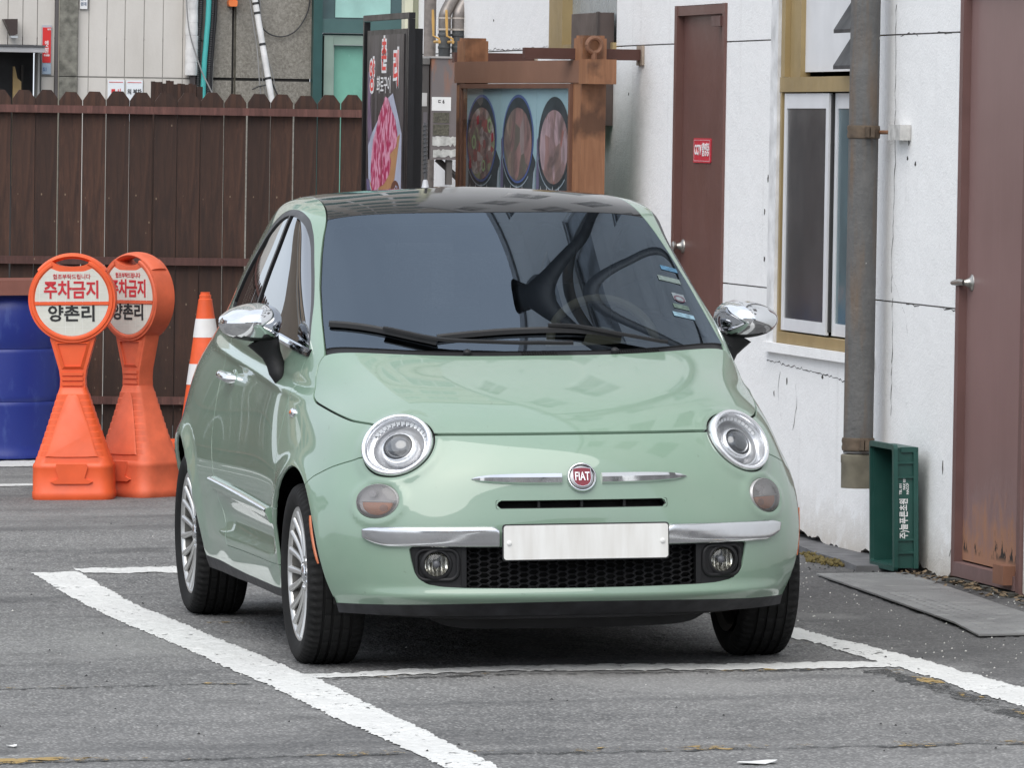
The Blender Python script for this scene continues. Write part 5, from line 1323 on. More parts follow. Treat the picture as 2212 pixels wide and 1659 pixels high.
for nm, x0, lab, tx, tm in (('notice', 1.269, 'white notice sheet with thin red border and red heading behind the fence', '■ 시', RED), ('notice', 1.381, 'white notice sheet with thin red border and small black writing behind the fence', '외 부차', INK)):
    s_ = thing(nm, lab, 'notice'); quad_sign('sheet', x0, x0+.100, 1.70, 1.949, BY-.002, plain('notice_white', (.74, .77, .80), .5, var=.04), s_)
    quad_sign('border', x0+.007, x0+.092, 1.934, 1.9375, BY-.0105, RED, s_, .001); text('letters', tx, .036, tm, s_, FXZ(x0+.05, BY-.0120, 1.878), .02, .8); plumb(s_)
s_ = thing('number_plate', 'small white house number plate high on the panelled wall', 'sign'); quad_sign('plate', 1.093, 1.138, 2.373, 2.50, BY-.004, WHT, s_, .012); quad_sign('plate_edge', 1.1385, 1.143, 2.371, 2.50, BY-.003, INK, s_, .012)
for i, ch in enumerate(('본부', '원대')): text('letters', ch, .024, plain('letter_blue', (.08, .12, .2), .5), s_, FXZ(1.115, BY-.0165, 2.432-i*.030), .02, .8)
plumb(s_)
def hose(name, label, cat, path, r, mat, ribs=0, seg=10, group=None, parent=None):
    bm = bmesh.new()
    P = [Vector(p) for p in catmull(path, 8)]
    if ribs:
        Q = []; 
        for a, b in zip(P[:-1], P[1:]):
            n = max(2, int((b-a).length/(ribs/2)))
            Q += [a+(b-a)*i/n for i in range(n)]
        sweep(bm, Q, [r*(1 if i % 2 else .84) for i in range(len(Q))], seg)
    else: sweep(bm, P, r, seg)
    o = fin(name, bm, mat, parent, smooth=True, angle=60 if not ribs else 25)
    if label: tag(o, label, cat, group); plumb(o)
    return o
CBL = plain('black_corrugated', (.022, .022, .024), .5); TEAL = plain('teal_hose', (.07, .42, .40), .35, var=.08); GCBL = plain('grey_cable', (.25, .245, .24), .6); WRAP = plain('white_wrap', (.66, .65, .64), .55, var=.2, scale=12, bump=.5)
yb = BY-.035
hose('conduit', 'black ribbed conduit left of the teal hose', 'conduit', [(1.830, yb, 3.2), (1.826, yb, 2.44), (1.815, yb, 2.2), (1.812, yb, 2.0), (1.808, yb, 1.2)], .0145, CBL, .012)
hose('hose', 'bright teal plastic hose among the black conduits', 'hose', [(1.878, yb-.01, 3.2), (1.872, yb-.01, 2.44), (1.860, yb-.01, 2.2), (1.846, yb-.01, 1.95), (1.838, yb-.01, 1.2)], .0165, TEAL)
hose('conduit', 'black ribbed conduit right of the teal hose', 'conduit', [(1.905, yb-.004, 3.2), (1.898, yb-.004, 2.44), (1.888, yb-.004, 2.2), (1.878, yb-.004, 1.95), (1.868, yb-.004, 1.2)], .013, CBL, .012)
hose('cable', 'thick smooth black cable at the outer edge of the conduit bundle', 'cable', [(1.925, yb, 3.2), (1.918, yb, 2.44), (1.905, yb, 2.2), (1.893, yb, 1.95), (1.888, yb, 1.2)], .010, plain('cable_black', (.012, .012, .013), .5))
bm = bmesh.new(); r2 = np.random.default_rng(31)
for i in range(14):
    z = 1.985+i*.08; lathe(bm, [(.0375+r2.normal(0, .0012), .0), (.0385+r2.normal(0, .0015), .03), (.0372+r2.normal(0, .0012), .079)], 18, Matrix.Translation((1.772+r2.normal(0, .001), yb, z)))
w_ = fin('wrapped_duct', bm, WRAP, smooth=True); tag(w_, 'white wrapped duct ending above the fence beside the conduits', 'duct'); plumb(w_)
boxo('duct_stub', 1.765, 1.795, yb-.02, yb+.02, 1.90, 1.985, plain('stub_dark', (.05, .04, .04), .6), w_)
# leaning white pole with its cables
lp = thing('leaning_pole', 'thin white taped pole leaning against the concrete wall with cables', 'pole', (0, 0, 0))
P0, P1 = Vector((2.115, yb-.05, 2.62)), Vector((2.252, yb-.14, 1.80))
bm = bmesh.new(); sweep(bm, [P0.lerp(P1, t) for t in np.linspace(0, 1, 12)], [.0185+.001*(i % 2) for i in range(12)], 12); fin('pole_shaft', bm, WRAP, lp, smooth=True)
for t in (.23, .30, .53, .78): bm = bmesh.new(); sweep(bm, [P0.lerp(P1, t), P0.lerp(P1, t+.018)], .0200, 12); fin('tape_band', bm, plain('tape_black', (.02, .02, .021), .5), lp, smooth=True)
def wire(pts, r, m): bm = bmesh.new(); sweep(bm, catmull(pts, 6), r, 6); fin('wire', bm, m, lp, smooth=True)
wire([(2.09, yb-.06, 2.62), (2.13, yb-.06, 2.35), (2.16, yb-.08, 2.15), (2.17, yb-.10, 2.0), (2.185, yb-.1, 1.85)], .004, GCBL); wire([(2.15, yb-.03, 2.6), (2.19, yb-.05, 2.3), (2.21, yb-.08, 2.1), (2.25, yb-.1, 1.95), (2.30, yb-.12, 1.84)], .005, plain('wire_black', (.015, .015, .016), .5)); wire([(2.13, yb-.06, 2.5), (2.17, yb-.07, 2.3), (2.195, yb-.09, 2.12), (2.19, yb-.1, 1.98), (2.22, yb-.1, 1.86)], .003, GCBL); wire([(2.17, yb-.05, 2.55), (2.20, yb-.06, 2.2), (2.255, yb-.09, 2.0), (2.28, yb-.1, 1.85)], .003, GCBL)
bm = bmesh.new(); sweep(bm, [(2.13, yb-.1, 1.905), (2.17, yb-.11, 1.925), (2.225, yb-.12, 1.935)], .005, 6); fin('cable_tie', bm, plain('tie_black', (.015, .015, .015), .5), lp, smooth=True)
plumb(lp)
hose('cable_loop', 'thin dark cable hanging in a wide loop on the grey wall', 'cable', [(2.150, BY+.0, 2.62), (2.162, BY+.0, 2.44), (2.185, BY+.0, 2.33), (2.235, BY+.0, 2.255), (2.325, BY+.0, 2.228), (2.41, BY, 2.262), (2.47, BY, 2.345), (2.497, BY, 2.44), (2.50, BY, 2.62)], .0042, plain('wire_dark', (.03, .03, .032), .5))
hose('cable', 'pale grey cable dropping across the white wrapped duct', 'cable', [(1.722, yb-.05, 2.6), (1.735, yb-.05, 2.36), (1.755, yb-.06, 2.22), (1.80, yb-.06, 2.08), (1.835, yb-.06, 1.99), (1.875, yb-.07, 1.91), (1.93, yb-.07, 1.80)], .0042, GCBL)
hose('cable', 'straight pale cable right of the conduit bundle', 'cable', [(1.912, BY, 2.2), (1.908, BY, 2.0), (1.903, BY, 1.7)], .0035, plain('pale_cable', (.5, .49, .46), .6))
bm = bmesh.new(); prism(bm, [(1.992, 2.44), (2.046, 2.44), (2.046, 2.418), (2.040, 2.405), (1.998, 2.405), (1.992, 2.418)], BY-.06, BY+.015, lambda u, v, d: (u, d, v)); prism(bm, [(2.003, 2.62), (2.036, 2.62), (2.042, 2.441), (1.997, 2.441)], BY-.05, BY+.015, lambda u, v, d: (u, d, v))
o = tag(fin('wall_lamp', bm, plain('orange_plastic', (.75, .19, .05), .4), bevel=.004), 'small orange plastic fitting high on the concrete wall', 'wall fitting'); plumb(o)
# ---- CCTV notice on the far door
cs = thing('cctv_sign', 'small red notice with white lettering on the far brown door', 'sign')
bm = bmesh.new(); prism(bm, rrect(.165, .054, .008), WX+.0175, WX+.0215, lambda u, v, d: (d, 7.597+u, 1.6085+v)); fin('plate', bm, plain('cctv_red', (.60, .035, .06), .35, var=.06), cs)
bm = bmesh.new(); o_, i_ = rrect(.155, .047, .006), rrect(.150, .0445, .005)
for i in range(len(o_)):
    j = (i+1) % len(o_); bm.faces.new([bm.verts.new((WX+.0168, 7.597+a, 1.6085+b)) for a, b in (o_[i], o_[j], i_[j], i_[i])])
fin('border', bm, plain('cctv_pink', (.75, .45, .47), .4), cs)
text('letters', 'CCTV 촬영중', .062, WHT, cs, FYZ(WX+.0165, 7.597, 1.6085), .022, .80, ysc=1.0)
plumb(cs)
# ---- drain pipe
PX, PY, PR = 2.165, 4.30, .0585
def pipe_mat():
    k = N('weathered_pipe'); v = k.coord('Object'); n = k.noise(v, 8, 6, .7); st = k.noise(k.coord('Object', (9, 9, .9)), 2, 5)
    c = k.mix(k.ramp(n, .3, .7), (.085, .085, .085), (.135, .132, .128)); c = k.mix(k.math('MULTIPLY', k.ramp(st, .50, .68), .62), c, (.15, .095, .055)); c = k.mix(k.ramp(k.noise(v, 23, 3), .74, .77), c, (.55, .55, .53))
    k.col(c); k.set(Roughness=.72); k.bump(k.noise(v, 55, 4, .65), .7, .006); return k.m
PIPEM = pipe_mat()
dp = thing('drain_pipe', 'grey weathered vertical drain pipe with rust streaks in front of the window', 'pipe', (PX, PY, .0))
bm = bmesh.new(); lathe(bm, [(PR-.004, .46), (PR, .44), (PR, 11.6), (PR-.004, 11.6)], 40); fin('pipe_shaft', bm, PIPEM, dp, smooth=True, angle=40)
bm = bmesh.new(); lathe(bm, [(PR-.006, .305), (PR+.0065, .303), (PR+.007, .40), (PR+.009, .405), (PR+.009, .432), (PR+.001, .436)], 40); fin('collar', bm, plain('collar_olive', (.15, .135, .10), .7, var=.3, scale=14), dp, smooth=True, angle=30)
for z, br in ((1.70, True), (.475, True)):
    bm = bmesh.new(); lathe(bm, [(PR+.001, z-.026), (PR+.005, z-.024), (PR+.007, z-.012), (PR+.004, z), (PR+.007, z+.012), (PR+.005, z+.024), (PR+.001, z+.026)], 36); box(bm, .006, .022, -PR-.028, -PR-.002, z-.02, z+.02); box(bm, -.012, .002, -PR-.028, -PR-.002, z-.02, z+.02); cl_ = fin('clamp', bm, plain('clamp_rust', (.115, .085, .06), .65, .3, var=.35, scale=20), dp, smooth=True, angle=35)
    bm = bmesh.new(); sweep(bm, [(PR-.005, -.012, z), (WX-PX-.004, -.16 if z > 1 else -.02, z)], .008, 8); fin('bracket_rod', bm, plain('rod_rust', (.22, .11, .06), .7), cl_)
    if z > 1: boxo('bracket_plate', WX-PX-.045, WX-PX-.002, -.33, -.15, z-.03, z+.03, plain('plate_painted', (.50, .49, .47), .6, var=.3, scale=20), cl_, bevel=.004)
for z in (3.6, 6.5, 9.5): bm = bmesh.new(); lathe(bm, [(PR+.001, z-.026), (PR+.007, z-.02), (PR+.007, z+.02), (PR+.001, z+.026)], 30); fin('clamp', bm, plain('clamp_rust', (.1, .1, .1), .6), dp, smooth=True, angle=35)
plumb(dp)
# ---- dark duct and bundled pipes higher up the wall (seen mirrored in the windscreen)
DK = plain('duct_dark', (.10, .10, .103), .5, .2)
hose('exhaust_duct', 'big dark flexible exhaust duct high on the white wall', 'duct', [(2.3, 3.75, 4.6), (1.95, 3.7, 4.7), (1.8, 3.55, 5.3), (1.8, 3.5, 6.0), (1.8, 3.68, 6.91), (1.8, 3.98, 8.11), (1.8, 4.32, 9.11), (1.8, 4.5, 9.5), (1.79, 4.56, 9.62), (1.74, 4.60, 9.68)], .062, DK, .03, 16)
hose('pipe_run', 'dark lagged pipe run bending along the upper white wall', 'pipe', [(2.3, 2.6, 3.6), (2.14, 2.62, 3.7), (2.1, 2.95, 5.07), (2.1, 3.56, 6.95), (2.1, 4.12, 8.53), (2.1, 4.6, 9.5), (2.1, 4.9, 10.0), (2.1, 5.3, 11.2)], .024, DK, 0, 12)
for i, (a, b) in enumerate(((2.45, 4.2), (2.6, 4.75), (2.8, 5.45), (2.95, 5.95))):
    bm = bmesh.new(); sweep(bm, [(2.14, a, b), (2.14, a+.08, b+.24)], .04, 12); o = fin('wrapped_pipe', bm, WRAP, smooth=True, angle=50)
    tag(o, 'short white wrapped pipe length high on the wall, %s in the row' % ('lowest', 'second lowest', 'third lowest', 'topmost')[i], 'pipe', 'wrapped pipe lengths on the upper wall'); plumb(o)
# ---- menu board
BW = plain('stained_timber', (.27, .115, .058), .5, var=.22, scale=5, bump=.1)
def timber():
    k = N('varnished_timber'); v = k.coord('Object', (11, 11, .9)); n = k.noise(v, 2.4, 6, .65, .8); b = k.noise(k.coord('Object'), 5, 4); k.col(k.mix(k.math('MULTIPLY', k.ramp(b, .52, .66), .8), k.mix(k.ramp(n, .3, .7), (.21, .092, .045), (.34, .165, .085)), (.07, .032, .018))); k.set(Roughness=.5); k.bump(n, .25, .004); return k.m
TIM = timber(); BEAM = plain('beam_brown', (.22, .115, .075), .55, var=.12, scale=3)
mb = thing('menu_board', 'heavy timber menu board with three bowls of food behind glass', 'menu board')
A_, B_ = Vector((1.788, 10.3, 0)), Vector((2.016, 8.7, 0)); dv = (B_-A_).normalized(); nv = Vector((-dv.y, dv.x, 0)); nv = nv if nv.x < 0 else -nv   # nv faces the lot
def MBf(s, off): 
    p = A_.lerp(B_, s)+nv*off; return Matrix(((dv.x, nv.x, 0, p.x), (dv.y, nv.y, 0, p.y), (0, 0, 1, 0), (0, 0, 0, 1)))
Lb = (B_-A_).length
for s in (0, 1):
    bm = bmesh.new(); box(bm, -.058, .058, -.058, .058, -.2, 2.108); box(bm, -.050, .050, -.05, .05, 2.108, 2.121); fin('post', bm, TIM, mb, bevel=.006, M=MBf(s, 0))
bm = bmesh.new(); box(bm, -.075, Lb+.10, -.05, .065, 1.906, 2.008); fin('beam', bm, BEAM, mb, bevel=.006, M=MBf(0, 0)); 
bm = bmesh.new(); box(bm, Lb+.06, Lb+.185, -.06, .075, 1.90, 2.012); fin('beam_end', bm, TIM, mb, bevel=.012, M=MBf(0, 0))
bm = bmesh.new(); sweep(bm, [(Lb+.085, .012+.034*cos(t), 2.075+.034*sin(t)) for t in np.linspace(0, 2*pi, 25)], .0115, 8, cap=False); sweep(bm, [(Lb+.085, .012, 2.045), (Lb+.085, .012, 2.008)], .014, 8); fin('eye_bolt', bm, plain('bolt_rust', (.20, .10, .06), .55, .3), mb, smooth=True, M=MBf(0, 0))
bm = bmesh.new(); box(bm, .02, Lb-.06, .03, .072, 1.880, 1.902); box(bm, .02, .045, .03, .072, .75, 1.88); box(bm, Lb-.085, Lb-.06, .03, .072, .75, 1.88); box(bm, .02, Lb-.06, .03, .072, .70, .75); fin('inner_frame', bm, plain('frame_brown', (.15, .075, .05), .5), mb, bevel=.003, M=MBf(0, 0))
boxo('back_board', .062, Lb-.0605, -.05, .028, .70, 1.90, plain('board_green', (.10, .2, .15), .6), mb, M=MBf(0, 0))
# food prints: sky-coloured ground, a bowl with mixed contents
def food(name, cols, sc, stripe):
    k = N(name); v = k.coord('Object', (1, 1, .5 if stripe else 1)); n = k.noise(v, sc, 3, .6, 1.2); 
    vo = k.n('ShaderNodeTexVoronoi'); vo.inputs['Scale'].default_value = sc*1.7; k.l(v, vo.inputs['Vector']); r = k.n('ShaderNodeValToRGB'); el = r.color_ramp.elements; r.color_ramp.interpolation = 'CONSTANT'
    el[0].color = (*cols[0], 1); el[1].position = .8; el[1].color = (*cols[-1], 1)
    for i, c in enumerate(cols[1:-1]): e = el.new(.16*(i+1)); e.color = (*c, 1)
    sp = k.n('ShaderNodeSeparateColor'); k.l(vo.outputs['Color'], sp.inputs[0]); k.l(sp.outputs[0], r.inputs[0]); k.col(k.mix(k.ramp(n, .35, .65), r.outputs[0], (.17, .12, .11))); k.set(Roughness=.5); return k.m
FOOD = [food('print_stew', [(.42, .27, .24), (.55, .45, .43), (.46, .12, .11), (.40, .42, .25), (.62, .54, .50), (.34, .22, .20)], 13, False), food('print_soup', [(.20, .17, .15), (.38, .28, .22), (.44, .34, .33), (.18, .18, .14), (.46, .26, .24), (.28, .21, .18)], 8, True), food('print_noodle', [(.46, .29, .29), (.52, .37, .39), (.40, .23, .21), (.58, .40, .42), (.48, .17, .13), (.36, .23, .20)], 10, True)]
SKYP = plain('print_sky', (.42, .60, .64), .4, var=.06, scale=3); DKP = plain('print_dark', (.055, .065, .07), .5, var=.4, scale=6); BLUEP = plain('print_blue', (.11, .16, .38), .4); PURP = plain('print_mauve', (.17, .15, .24), .5); PALEP = plain('print_pale', (.40, .47, .52), .45)  # print_sky lightened to include the sky reflected in the board glass
i0, i1 = .047, Lb-.087; pw_ = (i1-i0)/3
for i in range(3):
    a = i0+i*pw_; sh = boxo('poster', a+.002, a+pw_-.002, -.010, .000, .76, 1.88, SKYP, mb, M=MBf(0, .044))
    c = a+pw_*(.46 if i == 0 else .5); zc = (1.645, 1.645, 1.635)[i]; rx, rz = pw_*.40, .190
    Mx = MBf(0, 0)
    def flat(nm, pts, h, m, par): bm = bmesh.new(); bm.faces.new([bm.verts.new((u, .0006+h, w)) for u, w in pts]); o = fin(nm, bm, m, par, M=None); o.matrix_local = Matrix.Identity(4); return o
    el_ = lambda k, n=40, t0=0, t1=2*pi: [(c+rx*k*cos(t0+(t1-t0)*q/n), zc+rz*k*sin(t0+(t1-t0)*q/n)) for q in range(n)]
    flat('dark_ground', [(a+.004, .765), (a+pw_-.004, .765), (a+pw_-.004, 1.54), (a+pw_*.88, 1.59), (a+pw_*.6, 1.60), (a+.05, 1.56), (a+.004, 1.50)], .0, DKP, sh)
    flat('side_cloth', [(a+.006, 1.40), (a+.05, 1.42), (a+.035, 1.66), (a+.012, 1.64)], .0010, PURP if i else PALEP, sh); flat('pale_strip', [(a+pw_-.05, 1.34), (a+pw_-.006, 1.36), (a+pw_-.006, 1.52), (a+pw_-.03, 1.49)], .0010, PALEP, sh)
    flat('bowl_rim', el_(1.09), .0016, BLUEP if i < 2 else DKP, sh); flat('bowl_inside', el_(1.02), .0022, DKP, sh)
    flat('food', [(c+rx*.97*cos(t), zc-.025+rz*.90*sin(t)) for t in np.linspace(0, 2*pi, 40)[:-1]], .0028, FOOD[i], sh)
    bm = bmesh.new(); A2, B2 = el_(1.17, 26, pi*1.02, pi*1.75), el_(1.20, 26, pi*1.02, pi*1.75)
    for q in range(25): bm.faces.new([bm.verts.new((u, .003, w)) for u, w in (A2[q], A2[q+1], B2[q+1], B2[q])])
    fin('bowl_line', bm, PALEP, sh)
    if i == 0:
        for u, w, r_ in ((.12, .06, .03), (-.10, -.02, .03), (.04, -.13, .025)):
            bm = bmesh.new()
            for q in range(16):
                t, t2 = 2*pi*q/16, 2*pi*(q+1)/16; bm.faces.new([bm.verts.new((c+u+k*r_*cos(tt), .0042, zc+w+k*r_*1.15*sin(tt))) for k, tt in ((1, t), (1, t2), (.6, t2), (.6, t))])
            fin('onion_ring', bm, plain('onion_green', (.38, .50, .26), .5), sh)
        for u, w in ((-.06, .06), (-.16, -.15), (.15, -.02)): flat('pepper', [(c+u, zc+w), (c+u+.03, zc+w+.01), (c+u+.025, zc+w+.05), (c+u-.005, zc+w+.04)], .0040, plain('pepper_red', (.45, .05, .07), .5), sh)
    for q in range(4): flat('caption_mark', [(a+.07+q*.08, 1.40), (a+.085+q*.08, 1.40), (a+.078+q*.08, 1.432)], .003, WHT, sh)
mesh('glazing', [(i0, .066, .76), (i1, .066, .76), (i1, .066, 1.879), (i0, .066, 1.879)], [(0, 1, 2, 3)], glass('board_glass', (.95, .97, .98), .07), mb, M=MBf(0, 0))
plumb(mb)
for o_x, o_y, lab, l0 in ((1.765, 8.76, 'brown steel bracket arm from the wall above the menu board, near one', 1.72), (1.90, 11.15, 'brown steel bracket arm from the wall above the menu board, far one', 1.86)):
    bm = bmesh.new(); box(bm, l0, WX-.012, o_y-.03, o_y+.03, 2.012, 2.062); ar = fin('bracket_arm', bm, plain('arm_brown', (.075, .028, .02), .5), bevel=.004)
    boxo('wall_plate', WX-.0115, WX-.001, o_y-.06, o_y+.06, 1.99, 2.08, plain('plate_rust', (.3, .24, .19), .7, var=.4, scale=15), ar); tag(ar, lab, 'bracket', 'bracket arms above the menu board'); plumb(ar)
# dark panel box behind the board
bm = bmesh.new(); prism(bm, [(9.35, 2.239), (9.98, 2.239), (9.98, 1.713), (9.35, 1.713)], WX-.07, WX-.002, lambda u, v, d: (d, u, v)); o = fin('shutter_box', bm, plain('dark_brown_metal', (.085, .062, .055), .45, var=.2), bevel=.006); tag(o, 'dark brown metal box fixed to the wall behind the menu board', 'wall box'); boxo('box_edge', WX-.082, WX-.071, 9.345, 9.38, 1.71, 2.242, plain('dark_brown_edge', (.045, .035, .032), .45), o); plumb(o)
# ---- lit banner stand
bs = thing('banner_stand', 'tall black double-sided banner stand showing raw marbled beef', 'banner')
BLKF = plain('stand_black', (.022, .022, .024), .35, .4); BX = 1.35
bm = bmesh.new(); box(bm, BX-.02, BX+.01, 10.685, 10.715, -.02, 2.195); box(bm, BX-.02, BX+.01, 9.52, 9.55, -.02, 2.197); box(bm, BX-.02, BX+.01, 9.52, 10.715, 2.198, 2.226); box(bm, BX-.25, BX+.25, 10.685, 10.715, -.02, .02); box(bm, BX-.25, BX+.25, 9.52, 9.55, -.02, .02); fin('frame', bm, BLKF, bs, bevel=.006)
bm = bmesh.new(); box(bm, BX-.012, BX+.062, 9.60, 10.64, .25, 2.152); pn = fin('sign_case', bm, BLKF, bs, bevel=.004)
def printm():
    k = N('print_charcoal'); v = k.coord('Object'); n = k.noise(k.coord('Object', (1, 4, .7)), 3, 5); k.col(k.mix(k.ramp(n, .42, .72), (.028, .024, .025), (.11, .10, .105))); k.set(Roughness=.35); return k.m
boxo('print', BX-.0165, BX-.0125, 9.655, 10.605, .30, 2.128, printm(), pn)
def meat():
    k = N('print_beef'); v = k.coord('Object', (1, 1, .6)); w = k.n('ShaderNodeTexWave'); w.inputs['Scale'].default_value = 5; w.inputs['Distortion'].default_value = 16; w.inputs['Detail'].default_value = 4; w.inputs['Detail Scale'].default_value = 2.2; k.l(v, w.inputs['Vector'])
    c = k.mix(k.ramp(w.outputs['Fac'], .3, .85), (.42, .028, .105), (.70, .33, .45)); c = k.mix(k.ramp(k.noise(v, 9, 3), .58, .68), c, (.30, .02, .06)); k.col(c); k.set(Roughness=.35); return k.m
def yz(nm, pts, x, m, par): bm = bmesh.new(); bm.faces.new([bm.verts.new((x, y, z)) for y, z in pts]); return fin(nm, bm, m, par)
# local helper: u 0..1 left to right across the print as seen from the lot, z metres
U = lambda u: 10.605-.95*u
yz('print_paper', [(U(.60), 1.83), (U(.72), 1.85), (U(.90), 1.72), (U(.97), 1.66), (U(.97), 1.38), (U(.80), 1.42), (U(.70), 1.36), (U(.40), 1.26), (U(.08), 1.42), (U(.05), 1.62)], BX-.0172, plain('print_paper_grey', (.42, .45, .56), .4, var=.2, scale=6), pn)
yz('print_board', [(U(.10), 1.44), (U(.42), 1.20), (U(.80), 1.45), (U(.93), 1.66), (U(.75), 1.62), (U(.30), 1.36)], BX-.0176, plain('print_wood', (.42, .22, .10), .4), pn)
yz('print_meat', [(U(u), z) for u, z in ((.46, 1.80), (.52, 1.835), (.60, 1.825), (.68, 1.78), (.80, 1.725), (.86, 1.66), (.84, 1.60), (.72, 1.575), (.66, 1.56), (.70, 1.53), (.66, 1.47), (.52, 1.42), (.36, 1.40), (.22, 1.37), (.16, 1.41), (.14, 1.48), (.16, 1.56), (.20, 1.63), (.28, 1.68), (.34, 1.74))], BX-.0180, meat(), pn)
yz('print_knife', [(U(.02), 1.44), (U(.10), 1.44), (U(.28), 1.18), (U(.18), 1.18)], BX-.0184, plain('print_violet', (.14, .12, .22), .4), pn); yz('print_knife', [(U(.72), 1.40), (U(.66), 1.40), (U(.42), 1.16), (U(.52), 1.16)], BX-.0184, plain('print_violet', (.14, .12, .22), .4), pn)
yz('print_bowl', [(U(.82+.12*cos(t)), 1.385+.055*sin(t)) for t in np.linspace(0, 2*pi, 20)[:-1]], BX-.0186, plain('print_brown', (.13, .05, .03), .4), pn)
for q in range(9): t = q*.7; yz('print_salt', [(U(.82+.05*cos(t)+d), 1.385+.022*sin(t*1.3)+e) for d, e in ((0, 0), (.03, .004), (.02, .014))], BX-.0190, plain('print_salt_white', (.55, .6, .8), .4), pn)
yz('print_smoke', [(U(.03), 1.95), (U(.14), 1.98), (U(.10), 1.80), (U(.16), 1.66), (U(.06), 1.60), (U(.03), 1.70)], BX-.0172, plain('print_smoke_violet', (.17, .12, .19), .4, var=.4, scale=9), pn)
BR = plain('banner_red', (.72, .05, .04), .4)
for ch, u, z, sz in (('양', .14, 1.925, .150), ('촌', .47, 2.022, .150), ('리', .80, 1.955, .165)):
    M = FYZ(BX-.0176, U(u), z); text('letters', ch, sz, WHT, pn, M, .10, 1.0, extrude=.0002, ysc=1.1)
    text('letters', ch, sz, BR, pn, FYZ(BX-.0186, U(u), z), .018, 1.0, extrude=.0002, ysc=1.1)
text('letters', '화로구이', .088, WHT, pn, FYZ(BX-.018, U(.47), 1.885), .012, 1.15, extrude=.0002)
text('letters', '프저주오', .066, WHT, pn, FYZ(BX-.019, U(.80), 1.275), .012, 1.1, extrude=.0002)
plumb(bs)
# ---- meter cabinet, its neighbour and the gas pipes
mc = thing('meter_cabinet', 'rusty grey metal cabinet with a white label behind the menu board', 'cabinet')
def rustgrey():
    k = N('rusted_grey'); v = k.coord('Object'); n = k.noise(k.coord('Object', (5, 5, 1.2)), 3, 6, .65); sx = k.n('ShaderNodeSeparateXYZ'); k.l(v, sx.inputs[0]); up = k.ramp(sx.outputs[2], 1.78, 2.02); k.col(k.mix(k.math('MULTIPLY', k.ramp(n, .48, .60), up), (.155, .135, .135), (.27, .125, .075))); k.set(Roughness=.6); return k.m
bm = bmesh.new(); box(bm, 2.012, 2.19, 12.5, 12.75, 1.528, 2.045); fin('case', bm, rustgrey(), mc, bevel=.004); boxo('case_lid', 2.006, 2.20, 12.49, 12.76, 2.046, 2.056, plain('lid_grey', (.36, .35, .34), .6), mc)
q = lambda nm, x0, x1, z0, z1, m, t=.001, y=12.4985: boxo(nm, x0, x1, y-t, y, z0, z1, m, mc)
q('label', 2.014, 2.114, 1.778, 1.848, plain('label_white', (.74, .74, .73), .5, var=.03)); text('letters', 'ㄷ 6', .026, INK, mc, FXZ(2.062, 12.4968, 1.824), .03, .8)
q('faded_plate', 2.023, 2.106, 1.716, 1.769, plain('faded_olive', (.085, .08, .06), .7, var=.5, scale=120)); q('faded_plate', 2.023, 2.106, 1.652, 1.708, plain('faded_olive', (.1, .1, .1), .7))
def torn(x0, x1, z0, z1, seed):
    r2 = np.random.default_rng(seed); n = 12; top = [(x0+(x1-x0)*i/n, z1-abs(r2.normal(0, .005))) for i in range(n+1)]; bot = [(x1-(x1-x0)*i/n, z0+abs(r2.normal(0, .010))) for i in range(n+1)]
    bm = bmesh.new(); bm.faces.new([bm.verts.new((u, 12.4975, w)) for u, w in top+bot]); bmesh.ops.triangulate(bm, faces=bm.faces); fin('torn_paper', bm, plain('torn_white', (.47, .47, .45), .8, var=.3, scale=30), mc)
torn(2.020, 2.146, 1.593, 1.650, 5); torn(2.024, 2.148, 1.537, 1.584, 8)
bm = bmesh.new(); box(bm, 2.10, 2.13, 12.52, 12.56, 1.40, 1.527); sweep(bm, [(2.065, 12.6, 1.53), (2.19, 12.6, 1.42)], .017, 6); fin('brace', bm, plain('brace_grey', (.10, .09, .085), .6), mc)
plumb(mc)
m2 = thing('switch_box', 'dark narrow switch box with peeling stickers left of the rusty cabinet', 'cabinet'); boxo('case', 1.90, 2.004, 12.53, 12.8, .9, 2.012, plain('dark_case', (.075, .068, .066), .55, var=.15), m2, bevel=.004); boxo('case_top', 1.895, 2.005, 12.52, 12.8, 2.014, 2.045, plain('case_top_grey', (.14, .135, .13), .6), m2)
q2 = lambda nm, x0, x1, z0, z1, m: boxo(nm, x0, x1, 12.527, 12.5285, z0, z1, m, m2)
q2('sticker', 1.967, 1.995, 1.80, 1.868, plain('sticker_grey', (.48, .47, .46), .6)); q2('sticker', 1.940, 1.963, 1.73, 1.832, plain('sticker_pink', (.33, .27, .28), .6, var=.4, scale=60)); q2('sticker', 1.938, 1.955, 1.64, 1.72, plain('sticker_dark', (.03, .03, .03), .5)); q2('sticker', 1.976, 1.998, 1.70, 1.77, plain('sticker_dim', (.12, .11, .12), .6)); q2('sticker', 1.936, 1.960, 1.57, 1.62, plain('sticker_orange', (.22, .12, .05), .6)); q2('seal_plate', 1.940, 1.970, 1.93, 1.965, plain('seal_dim', (.06, .055, .053), .5))
plumb(m2)
gm = plain('duct_galvanised', (.24, .215, .20), .42, .55, var=.3, scale=9); gd = plain('pipe_dark', (.085, .09, .092), .5, .3, var=.3, scale=12)
